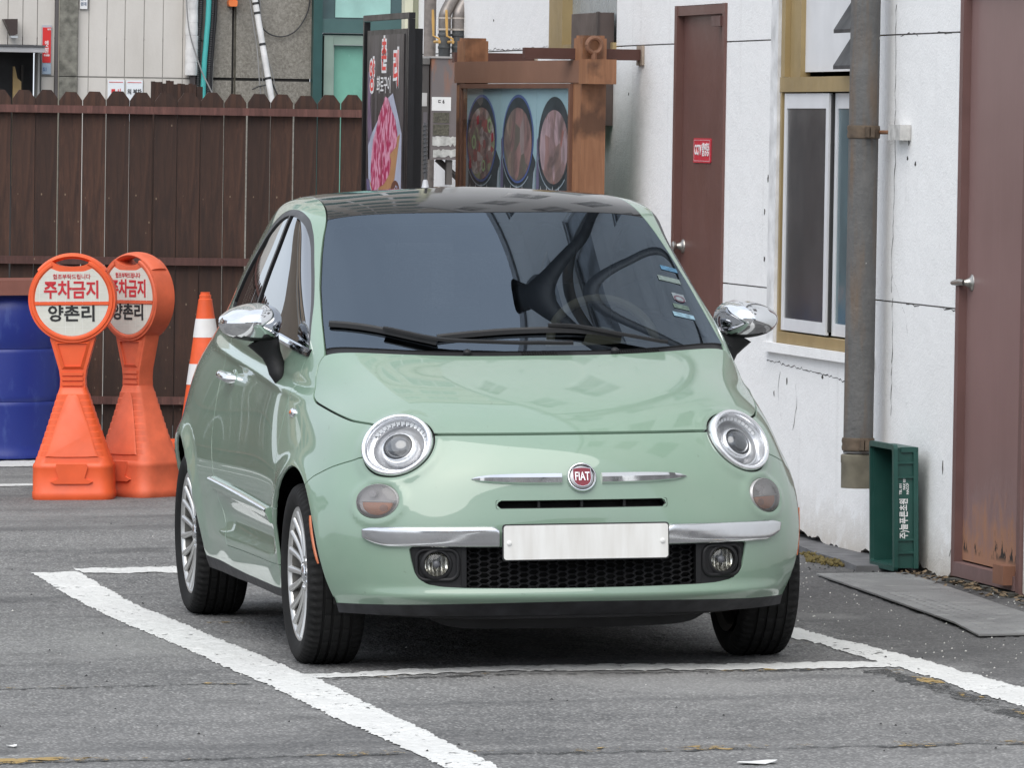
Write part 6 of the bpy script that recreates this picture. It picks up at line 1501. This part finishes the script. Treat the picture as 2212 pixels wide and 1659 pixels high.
def gaspipe(x, lab, top):
    o = thing('gas_pipe', lab, 'pipe', group='ribbed pipes rising from the rusty cabinet')
    bm = bmesh.new(); lathe(bm, [(.030, 2.055), (.031, 2.10), (.034, 2.103), (.034, 2.113), (.031, 2.116), (.031, 2.165), (.035, 2.168), (.035, 2.178), (.031, 2.182), (.031, 2.20)], 24, Matrix.Translation((x, 13, 0))); fin('lower_pipe', bm, gd, o, smooth=True, angle=35)
    bm = bmesh.new(); sweep(bm, catmull([(x, 13, 2.2), (x, 13, 2.262), (x+.006, 13, 2.29), (x+.03, 13.02, 2.33), (x+.065, 13.05, 2.38), (x+.09, 13.08, 2.45), (x+.095, 13.1, top)], 5), .0325, 20); fin('upper_pipe', bm, gm, o, smooth=True, angle=60)
    bm = bmesh.new(); sweep(bm, [(x, 13, 2.256), (x, 13, 2.264)], .0345, 24); sweep(bm, [(x, 13, 2.196), (x, 13, 2.206)], .036, 24); fin('joint_ring', bm, plain('ring_pale', (.42, .38, .34), .5), o)
    vx = x-.055; bm = bmesh.new(); sweep(bm, [(vx-.035, 12.86, 2.30), (vx-.033, 12.86, 2.24), (vx-.030, 12.86, 2.165), (vx, 12.86, 2.15), (vx+.002, 12.86, 2.125)], [(.006, .003), (.0075, .003), (.0055, .003), (.0055, .003), (.0055, .003)], 6); sweep(bm, [(vx, 12.85, 2.135), (vx, 12.98, 2.135)], .008, 8); fin('valve_handle', bm, plain('valve_ochre', (.55, .33, .10), .45), o)
    plumb(o)
gaspipe(2.172, 'ribbed pipe with ochre valve handle, left one above the rusty cabinet', 3.0); gaspipe(2.243, 'ribbed pipe with ochre valve handle, right one above the rusty cabinet', 3.0)
bm = bmesh.new(); lathe(bm, [(.0, -.1), (.032, -.1), (.032, 5.0), (0, 5.0)], 28, Matrix.Translation((2.152, 13.3, 0))); o = tag(fin('grey_pipe', bm, plain('rough_grey_pipe', (.21, .185, .17), .8, var=.25, scale=30, bump=.4), smooth=True, angle=50), 'rough grey vertical pipe left of the ribbed pipes', 'pipe'); plumb(o)
# =================================================================== THINGS IN THE LOT
# ---- no-parking signs
ORG = plain('orange_plastic_sign', (.74, .105, .028), .45, var=.10, scale=7); ORGF = plain('orange_plastic_faded', (.64, .125, .055), .6, var=.18, scale=9); CREAM = plain('reflective_cream', (.60, .60, .54), .42, var=.08, scale=9); SRED = plain('sign_letter_red', (.50, .02, .03), .5)
def signstand(loc, rz, label, om):
    t = thing('no_parking_sign', label, 'sign', loc, rz, 'orange no-parking stands in front of the fence')
    # base: rounded square foot narrowing to a neck
    bm = bmesh.new(); prev = None
    sect = [(0, .186, .13), (.012, .190, .134), (.035, .190, .134), (.04, .187, .131), (.145, .186, .130), (.150, .187, .131), (.165, .184, .128), (.172, .178, .12)]
    for i in range(1, 13):
        u = i/12; w = .178+(.062-.178)*u**.92; dd = .12+(.052-.12)*u**.92; z = .172+(.520-.172)*u
        sect += [(z-.003, w+.0035, dd+.0035), (z, w, dd)] if i < 12 else [(z, w, dd)]
    rings = []
    for z, w, dd in sect:
        r = min(w, dd)*.45; rings.append([bm.verts.new((x, y, z)) for x, y in rrect(w, dd, r, 5)])
    for A, B in zip(rings[:-1], rings[1:]):
        n = len(A)
        for i in range(n): bm.faces.new((A[i], A[(i+1) % n], B[(i+1) % n], B[i]))
    bm.faces.new(rings[-1]); bm.faces.new(rings[0]); fin('base', bm, om, t, smooth=True, angle=40)
    def front(z): return -(.12+(.052-.12)*max(0, (z-.172)/(.348))**.92)
    # raised triangular panel and the pour spout on the foot
    bm = bmesh.new(); tri = catmull([(-.118, .20), (.0, .197), (.118, .20), (.116, .215), (.07, .36), (.028, .475), (0, .485), (-.028, .475), (-.07, .36), (-.116, .215)], 3, True)
    A = [bm.verts.new((u, front(w)-.005, w)) for u, w in tri]; B = [bm.verts.new((u*.93, front(w)-.0085, w*.97+.009)) for u, w in tri]; n = len(tri)
    for i in range(n): bm.faces.new((A[i], A[(i+1) % n], B[(i+1) % n], B[i]))
    bm.faces.new(B); fin('base_panel', bm, om, t, smooth=True, angle=30)
    bm = bmesh.new(); prism(bm, [(-.07, .168), (.07, .168), (.075, .150), (.06, .10), (.098, .085), (.08, .075), (-.08, .075), (-.098, .085), (-.06, .10), (-.075, .15)], -.1285, -.1405, lambda u, v, d: (u, d, v)); fin('spout', bm, om, t, bevel=.006, smooth=True)
    # upper part: neck, flared stem, disc
    D = .052
    bm = bmesh.new(); prism(bm, [(-.060, .520), (.060, .520), (.058, .56), (.063, .60), (.104, .745), (.10, .80), (-.10, .80), (-.104, .745), (-.063, .60), (-.058, .56)], -.042, .042, lambda u, v, d: (u, d, v)); fin('stem', bm, om, t, bevel=.008, smooth=True)
    bm = bmesh.new()
    for z in (.535, .560, .583): box(bm, -.048, .048, -.050, -.0425, z-.007, z+.007)
    fin('stem_rib', bm, om, t, bevel=.003)
    bm = bmesh.new(); o_ = [(-.050, .605), (.050, .605), (.086, .735), (-.086, .735)]; i_ = [(-.038, .617), (.038, .617), (.070, .726), (-.070, .726)]
    for i in range(4):
        a, b, c2, d2 = o_[i], o_[(i+1) % 4], i_[(i+1) % 4], i_[i]
        bm.faces.new([bm.verts.new((u, y, w)) for (u, w), y in ((a, -.0425), (b, -.0425), (c2, -.052), (d2, -.052))]); bm.faces.new([bm.verts.new((u, y, w)) for (u, w), y in ((d2, -.052), (c2, -.052), (c2, -.0425), (d2, -.0425))])
    fin('stem_border', bm, om, t)
    R = .203; zc = .932
    def disc_out():
        o = [(R*cos(t_), zc+R*sin(t_)) for t_ in np.linspace(radians(118), radians(422), 60)]           # gap at the top for the handle
        return o
    notch = catmull([(R*cos(radians(62)), zc+R*sin(radians(62))), (.06, zc+.158), (0, zc+.150), (-.06, zc+.158), (R*cos(radians(118)), zc+R*sin(radians(118)))], 6)
    outl = disc_out()+notch[1:-1]
    bm = bmesh.new(); prism(bm, outl, -.055, .055, lambda u, v, d: (u, d, v)); fin('disc', bm, om, t, bevel=.010, smooth=True)
    bm = bmesh.new(); sweep(bm, [(R*.985*cos(a), 0, zc+R*.985*sin(a)) for a in np.linspace(radians(40), radians(140), 22)], [(.014, .050)]*22, 12, up=(0, 1, 0)); fin('handle', bm, om, t, smooth=True)
    # rim round the faces and the middle bar stand proud of the two cream panels
    def face(z0, z1, r, nm):
        pts = []
        for a in np.linspace(0, 2*pi, 97)[:-1]:
            u, w = r*cos(a), r*sin(a)
            if z0 <= w <= z1: pts.append((u, w))
        xs0, xs1 = sqrt(max(0, r*r-z0*z0)), sqrt(max(0, r*r-z1*z1))
        if z0 > -r: pts += [(xs0, z0), (-xs0, z0)]
        if z1 < r: pts += [(xs1, z1), (-xs1, z1)]
        pts.sort(key=lambda p: math.atan2(p[1]-(z0+z1)/2, p[0])); pts = [p for i, p in enumerate(pts) if i == 0 or (abs(p[0]-pts[i-1][0])+abs(p[1]-pts[i-1][1])) > 1e-4]
        return pts
    up_ = face(-.012, .30, .172, 'u'); up_ = [(u, min(w, .128+.22*u*u+max(0, abs(u)-.06)*.35)) for u, w in up_]
    lo_ = face(-.30, -.030, .172, 'l')
    rim = [( .174*cos(a), .174*sin(a)) for a in np.linspace(0, 2*pi, 73)[:-1]]
    bm = bmesh.new()
    for i in range(72):
        a0, a1 = 2*pi*i/72, 2*pi*(i+1)/72
        if 62 < math.degrees(a0) < 118: continue
        q0 = [(R-.008, -.0545), (.190, -.061), (.180, -.061), (.173, -.0548)]
        for (r0, y0), (r1, y1) in zip(q0[:-1], q0[1:]): bm.faces.new([bm.verts.new((r*cos(a), y, zc+r*sin(a))) for r, y, a in ((r0, y0, a0), (r0, y0, a1), (r1, y1, a1), (r1, y1, a0))])
    bmesh.ops.remove_doubles(bm, verts=bm.verts, dist=1e-5); fin('rim', bm, om, t, smooth=True)
    bm = bmesh.new(); prism(bm, [(-.172, -.027), (.172, -.027), (.172, -.015), (-.172, -.015)], -.0545, -.0605, lambda u, v, d: (u, d, zc+v)); fin('middle_bar', bm, om, t, bevel=.002)
    for nm, pts in (('upper_panel', up_), ('lower_panel', lo_)):
        bm = bmesh.new(); prism(bm, pts, -.0549, -.0562, lambda u, v, d: (u, d, zc+v)); fin(nm, bm, CREAM, t)
    bm = bmesh.new()
    for x in np.arange(-.15, .16, .04): box(bm, x-.0006, x+.0006, -.0566, -.0563, zc-.16 if abs(x) < .06 else zc-.13+abs(x)*.3, zc+.10)
    for z in np.arange(-.13, .12, .04): h_ = sqrt(max(0, .165**2-z*z)); box(bm, -h_, h_, -.0567, -.0564, zc+z-.0006, zc+z+.0006)
    fin('panel_grid', bm, plain('grid_pale', (.70, .70, .67), .4), t)
    text('letters', '협조부탁드립니다', .026, SRED, t, FXZ(0, -.0572, zc+.103), .012, .92)
    text('letters', '주차금지', .083, SRED, t, FXZ(0, -.0572, zc+.038), .028, .86, ysc=1.06)
    text('letters', '양촌리', .083, INK, t, FXZ(0, -.0572, zc-.072), .026, 1.0, ysc=.98)
    return t
signstand((-.166, 9.83, 0), radians(-13), 'bright orange no-parking stand facing the camera beside the blue barrel', ORG)
signstand((.158, 9.98, 0), radians(-57), 'faded orange no-parking stand turned aside, half hidden behind the brighter one', ORGF)
# ---- traffic cone
tcx = thing('traffic_cone', 'orange traffic cone with two white bands behind the car', 'traffic cone', (.892, 12.6, .10)); CO = plain('cone_orange', (.72, .10, .025), .5, var=.12, scale=9)
bm = bmesh.new(); prof = [(.146, .035), (.138, .05), (.036, .742), (.036, .752), (.030, .756), (.030, .775), (.024, .779), (.024, .790), (.016, .790)]; lathe(bm, prof, 36); fin('cone_body', bm, CO, tcx, smooth=True, angle=40)
for z0, z1 in ((.56, .655), (.32, .425)):
    r_ = lambda z: .138-(.138-.036)*(z-.05)/.692+.0015
    bm = bmesh.new(); lathe(bm, [(r_(z0)-.002, z0), (r_(z0), z0), (r_(z1), z1), (r_(z1)-.002, z1)], 36); fin('reflective_band', bm, plain('band_white', (.68, .67, .66), .5, var=.08), tcx, smooth=True, angle=40)
bm = bmesh.new(); prism(bm, rrect(.23, .23, .03), 0, .034, lambda u, v, d: (u, v, d)); fin('cone_base', bm, CO, tcx, bevel=.006)
bm = bmesh.new(); prism(bm, [(-.30, -.26), (.34, -.26), (.34, .30), (-.30, .30)], 0, .098, lambda u, v, d: (.875+u, 12.6+v, d)); o = tag(fin('timber_pallet', bm, plain('dark_pallet', (.03, .022, .018), .8, var=.4), bevel=.01), 'dark timber block under the traffic cone by the fence', 'pallet')
# ---- blue barrel with board on top
bl = thing('barrel', 'blue plastic barrel standing at the fence with a brown lid board', 'barrel', (.02, 13.72, 0)); BLU = plain('barrel_blue', (.012, .028, .20), .38, var=.28, scale=7, bump=.05)
def bluem():
    k = N('scuffed_blue'); v = k.coord('Object'); n = k.noise(k.coord('Object', (3, 3, 1)), 5, 6, .7); k.col(k.mix(k.math('MULTIPLY', k.ramp(n, .55, .72), .45), (.010, .024, .19), (.06, .10, .30))); k.set(Roughness=.42); k.bump(n, .1, .004); return k.m
bm = bmesh.new(); lathe(bm, [(0, .004), (.268, .004), (.285, .012), (.287, .03), (.278, .045), (.281, .09), (.287, .28), (.289, .30), (.284, .306), (.289, .312), (.290, .34), (.290, .56), (.289, .575), (.284, .581), (.289, .587), (.286, .78), (.275, .83), (.262, .845), (.262, .86), (0, .86)], 56); fin('barrel_body', bm, bluem(), bl, smooth=True, angle=50)
bo = boxo('lid_board', -.62, .235, 13.40, 14.05, .863, .94, plain('lid_brown', (.20, .075, .055), .6, var=.2), bevel=.012); tag(bo, 'red-brown wooden board lying across the blue barrel', 'board')
# ---- green crate leaning at the wall
GRC = plain('crate_green', (.014, .068, .056), .42, var=.12, scale=9); 
cr_ = thing('plastic_crate', 'green plastic crate standing on end against the white wall', 'crate', (0, 0, 0))
cx0, cx1, cy0, cy1, cz0, cz1 = 2.135, 2.235, 3.60, 3.975, .014, .500
bm = bmesh.new(); th = .011
box(bm, cx1-th, cx1, cy0+.02, cy1-.02, cz0+.02, cz1-.02)          # bottom of the crate, against the wall
box(bm, cx0+.012, cx1-.0005, cy0+.012, cy0+.012+th, cz0+.012, cz1-.012); box(bm, cx0+.012, cx1-.0005, cy1-.012-th, cy1-.012, cz0+.012, cz1-.012); box(bm, cx0+.0125, cx1-.001, cy0+.0235, cy1-.0235, cz0+.012, cz0+.023); box(bm, cx0+.0125, cx1-.001, cy0+.0235, cy1-.0235, cz1-.023, cz1-.012)
fin('crate_walls', bm, GRC, cr_, bevel=.002)
bm = bmesh.new(); A2 = rrect((cy1-cy0)/2, (cz1-cz0)/2, .02, 5); I2 = rrect((cy1-cy0)/2-.020, (cz1-cz0)/2-.020, .012, 5); my, mz = (cy0+cy1)/2, (cz0+cz1)/2; n = len(A2)
R4 = [[bm.verts.new((x, my+u, mz+w)) for u, w in P] for x, P in ((cx0+.016, A2), (cx0, A2), (cx0-.002, I2), (cx0+.018, I2))]
for a, b in ((0, 1), (1, 2), (2, 3), (3, 0)):
    for i in range(n): bm.faces.new((R4[a][i], R4[a][(i+1) % n], R4[b][(i+1) % n], R4[b][i]))
fin('crate_rim', bm, GRC, cr_, bevel=.002, smooth=True, angle=40)
bm = bmesh.new()
for z in (.085, .135, .375, .43): box(bm, cx0+.014, cx1-.004, cy0+.004, cy0+.0118, z-.004, z+.004)
box(bm, cx0+.03, cx1-.01, cy0+.0035, cy0+.0118, cz1-.030, cz1-.010); box(bm, cx1-.022, cx1-.004, cy0+.002, cy0+.0118, cz0+.01, cz1-.03)
fin('crate_ribs', bm, GRC, cr_, bevel=.001)
bm = bmesh.new()
for i in range(22): box(bm, cx1-th-.006, cx1-th-.0005, cy0+.03, cy1-.03, cz0+.04+i*.0195, cz0+.048+i*.0195)
fin('crate_grid', bm, plain('crate_green_inner', (.015, .085, .06), .45), cr_)
MT = Matrix(((0, -1, 0, 2.178), (0, 0, -1, cy0+.0112), (1, 0, 0, 0), (0, 0, 0, 1)))
def cr_text(s, size, x, z, b=.02, sx=1.0): text('letters', s, size, WHT, cr_, MT @ Matrix.Translation((z, 2.178-x, 0)), b, sx, extrude=.0003)
cr_text('(주)늘푸른초원', .036, 2.178, .212, .022, .74)
for i, (s, x) in enumerate((('TEL 031', 2.164), ('FAX 031', 2.179), ('HACCP', 2.192))): cr_text(s, .013, x, .330+.02*(i % 2), .03)
# ---- steel ramp plate
def platem():
    k = N('worn_steel_plate'); v = k.coord('Object'); n = k.noise(v, 3, 6, .6); c = k.mix(k.ramp(n, .3, .7), (.17, .17, .17), (.29, .29, .285)); c = k.mix(k.ramp(k.noise(v, 8, 5), .58, .72), c, (.34, .34, .33)); k.col(c); k.set(Roughness=.6, Metallic=.35)
    br = k.n('ShaderNodeTexBrick'); br.inputs['Scale'].default_value = 28; br.inputs['Mortar Size'].default_value = .03; k.l(v, br.inputs['Vector']); k.bump(br.outputs['Fac'], .5, .004); return k.m
pt = [(1.832, 3.62), (2.175, 3.585), (2.10, 2.4), (2.045, 1.65), (1.985, .49), (1.60, .47), (1.66, 1.0), (1.76, 2.6)]
def pz(x, y): return .006+.010*max(0, (1.95-x)/.3)*max(0, sin(pi*min(1, max(0, (3.6-y)/3.1))))
bm = bmesh.new(); A = [bm.verts.new((x, y, pz(x, y)+.006)) for x, y in pt]; B = [bm.verts.new((x, y, pz(x, y))) for x, y in pt]; n = len(pt); bm.faces.new(A); bm.faces.new(B[::-1])
for i in range(n): bm.faces.new((A[i], A[(i+1) % n], B[(i+1) % n], B[i]))
rp = tag(fin('ramp_plate', bm, platem()), 'worn grey steel plate lying on the asphalt in front of the rusty door', 'steel plate')
bm = bmesh.new(); r2 = np.random.default_rng(77)
for i in range(46):
    for j in range(7):
        u = (i+.5)/46; w = (j+.5)/7; y = 3.55-3.0*u; xl = np.interp(y, [.47, 1.0, 2.6, 3.62], [1.60, 1.66, 1.76, 1.832])+.03; xr = np.interp(y, [.49, 1.65, 2.4, 3.585], [1.985, 2.045, 2.10, 2.175])-.03; x = xl+(xr-xl)*w; a = .7 if (i+j) % 2 else -.7
        z = pz(x, y)+.0062; d = Vector((cos(a)*.014, sin(a)*.014, 0)); e = Vector((-sin(a)*.004, cos(a)*.004, 0)); p = Vector((x, y, z)); v4 = [bm.verts.new(p+t) for t in (d, e, -d, -e)]; top = bm.verts.new(p+Vector((0, 0, .002)))
        for q_ in range(4): bm.faces.new((v4[q_], v4[(q_+1) % 4], top))
tag(fin('tread_pattern', bm, plain('tread_steel', (.2, .2, .2), .5, .4), rp), kind='stuff')
# ---- street beyond the frame: what the car's paint, glass and chrome mirror
def block(name, label, x0, x1, y0, y1, h, wm, face, floors, bays, roofm, sign=None):
    t = thing(name, label, 'building'); boxo('wall', x0, x1, y0, y1, -.2, h, wm, t); boxo('roof', x0-.3, x1+.3, y0-.3, y1+.3, h+.002, h+.35, roofm, t)
    for f_ in range(floors):
        for b_ in range(bays):
            z = .9+f_*3.0; 
            if z+1.4 > h: continue
            if face == 'y': u0 = x0+(x1-x0)*(b_+.2)/bays; u1 = x0+(x1-x0)*(b_+.8)/bays; w_ = boxo('window', u0, u1, y0-.05, y0-.003, z, z+1.4, WGL, t); boxo('frame', u0-.08, u1+.08, y0-.04, y0-.002, z-.1, z-.002, UPVC, w_)
            elif face == 'yb': u0 = x0+(x1-x0)*(b_+.2)/bays; u1 = x0+(x1-x0)*(b_+.8)/bays; w_ = boxo('window', u0, u1, y1+.003, y1+.05, z, z+1.4, WGL, t); boxo('frame', u0-.08, u1+.08, y1+.002, y1+.04, z-.1, z-.002, UPVC, w_)
            else: u0 = y0+(y1-y0)*(b_+.2)/bays; u1 = y0+(y1-y0)*(b_+.8)/bays; w_ = boxo('window', x1+.003, x1+.05, u0, u1, z, z+1.4, WGL, t); boxo('frame', x1+.002, x1+.04, u0-.08, u1+.08, z-.1, z-.002, UPVC, w_)
    if sign: boxo('shop_sign', *sign, t)
    return t
TAN = clad('tan_wall', (.42, .34, .26), (.36, .28, .21)); GRYW = clad('grey_wall', (.36, .36, .36), (.28, .28, .29)); BRK = clad('brick_red_wall', (.24, .11, .075), (.19, .085, .06)); RFG = plain('street_roof', (.12, .11, .11), .8); RFO = plain('street_roof_orange', (.35, .13, .07), .7)
block('street_building', 'tan two-storey house with a grey flat roof left of the lot', -13, -7.2, 21, 30, 6.4, TAN, 'y', 2, 6, RFG, (-12.5, -8, 20.9, 20.95, 3.2, 3.9, WHT))
block('street_building', 'red brick house with an orange roof farther left of the lot', -21, -14.2, 24, 33, 7.2, BRK, 'y', 2, 6, RFO, None)
block('street_building', 'grey three-storey house at the far left of the street', -32, -23, 20, 30, 9.2, GRYW, 'y', 3, 4, RFG, (-30, -25, 19.9, 19.95, 3.2, 4.0, RED))
block('street_building', 'low tan shop behind the photographer with an orange roof', -16, -2, -52, -44, 4.2, TAN, 'yb', 1, 5, RFO, (-14, -5, -43.95, -43.9, 2.9, 3.6, WHT))
block('street_building', 'grey three-storey house behind the photographer', 0, 12, -54, -46, 9, GRYW, 'yb', 3, 4, RFG, None)
block('street_building', 'cream two-storey house behind the photographer, beyond the tan shop', -30, -18, -50, -42, 6.6, CLAD, 'yb', 2, 4, RFG, None)

SCRAPS = ((-2.06, -2.70, .014, .02, .2, 'small white paper scrap on the asphalt in the near left corner'), (-.17, -3.68, .06, .04, .3, 'torn white paper scrap lying on the asphalt in front of the car'))
for x, y, w, h, a, lab in SCRAPS:
    bm = bmesh.new(); r2 = np.random.default_rng(int(abs(x*100))); P = [(w*cos(t)*r2.uniform(.7, 1.15), h*sin(t)*r2.uniform(.7, 1.15)) for t in np.linspace(0, 2*pi, 9)[:-1]]
    prism(bm, P, .004, .0055, lambda u, v, d: (x+u*cos(a)-v*sin(a), y+u*sin(a)+v*cos(a), d+.004*abs(u)/w)); tag(fin('paper_scrap', bm, plain('scrap_white', (.66, .66, .65), .7)), lab, 'litter')
# utility pole added out of view at the left, to enrich the side-window reflections
up = thing('utility_pole', 'concrete utility pole with two crossarms added out of view left of the lot', 'utility pole', (-6.4, 19.4, 0))
bm = bmesh.new(); lathe(bm, [(0, -.2), (.17, -.2), (.11, 9.5), (0, 9.5)], 16); fin('pole_shaft', bm, plain('pole_concrete', (.33, .32, .30), .85), up, smooth=True, angle=50)
for z in (8.4, 9.1): boxo('crossarm', -.9, .9, -.06, .06, z, z+.1, plain('arm_steel', (.25, .25, .25), .5, .5), up)
bm = bmesh.new(); lathe(bm, [(0, 7.2), (.24, 7.2), (.25, 7.9), (.2, 8.0), (0, 8.0)], 18, Matrix.Translation((.36, 0, 0))); fin('transformer', bm, plain('transformer_grey', (.30, .31, .31), .5), up, smooth=True, angle=40)
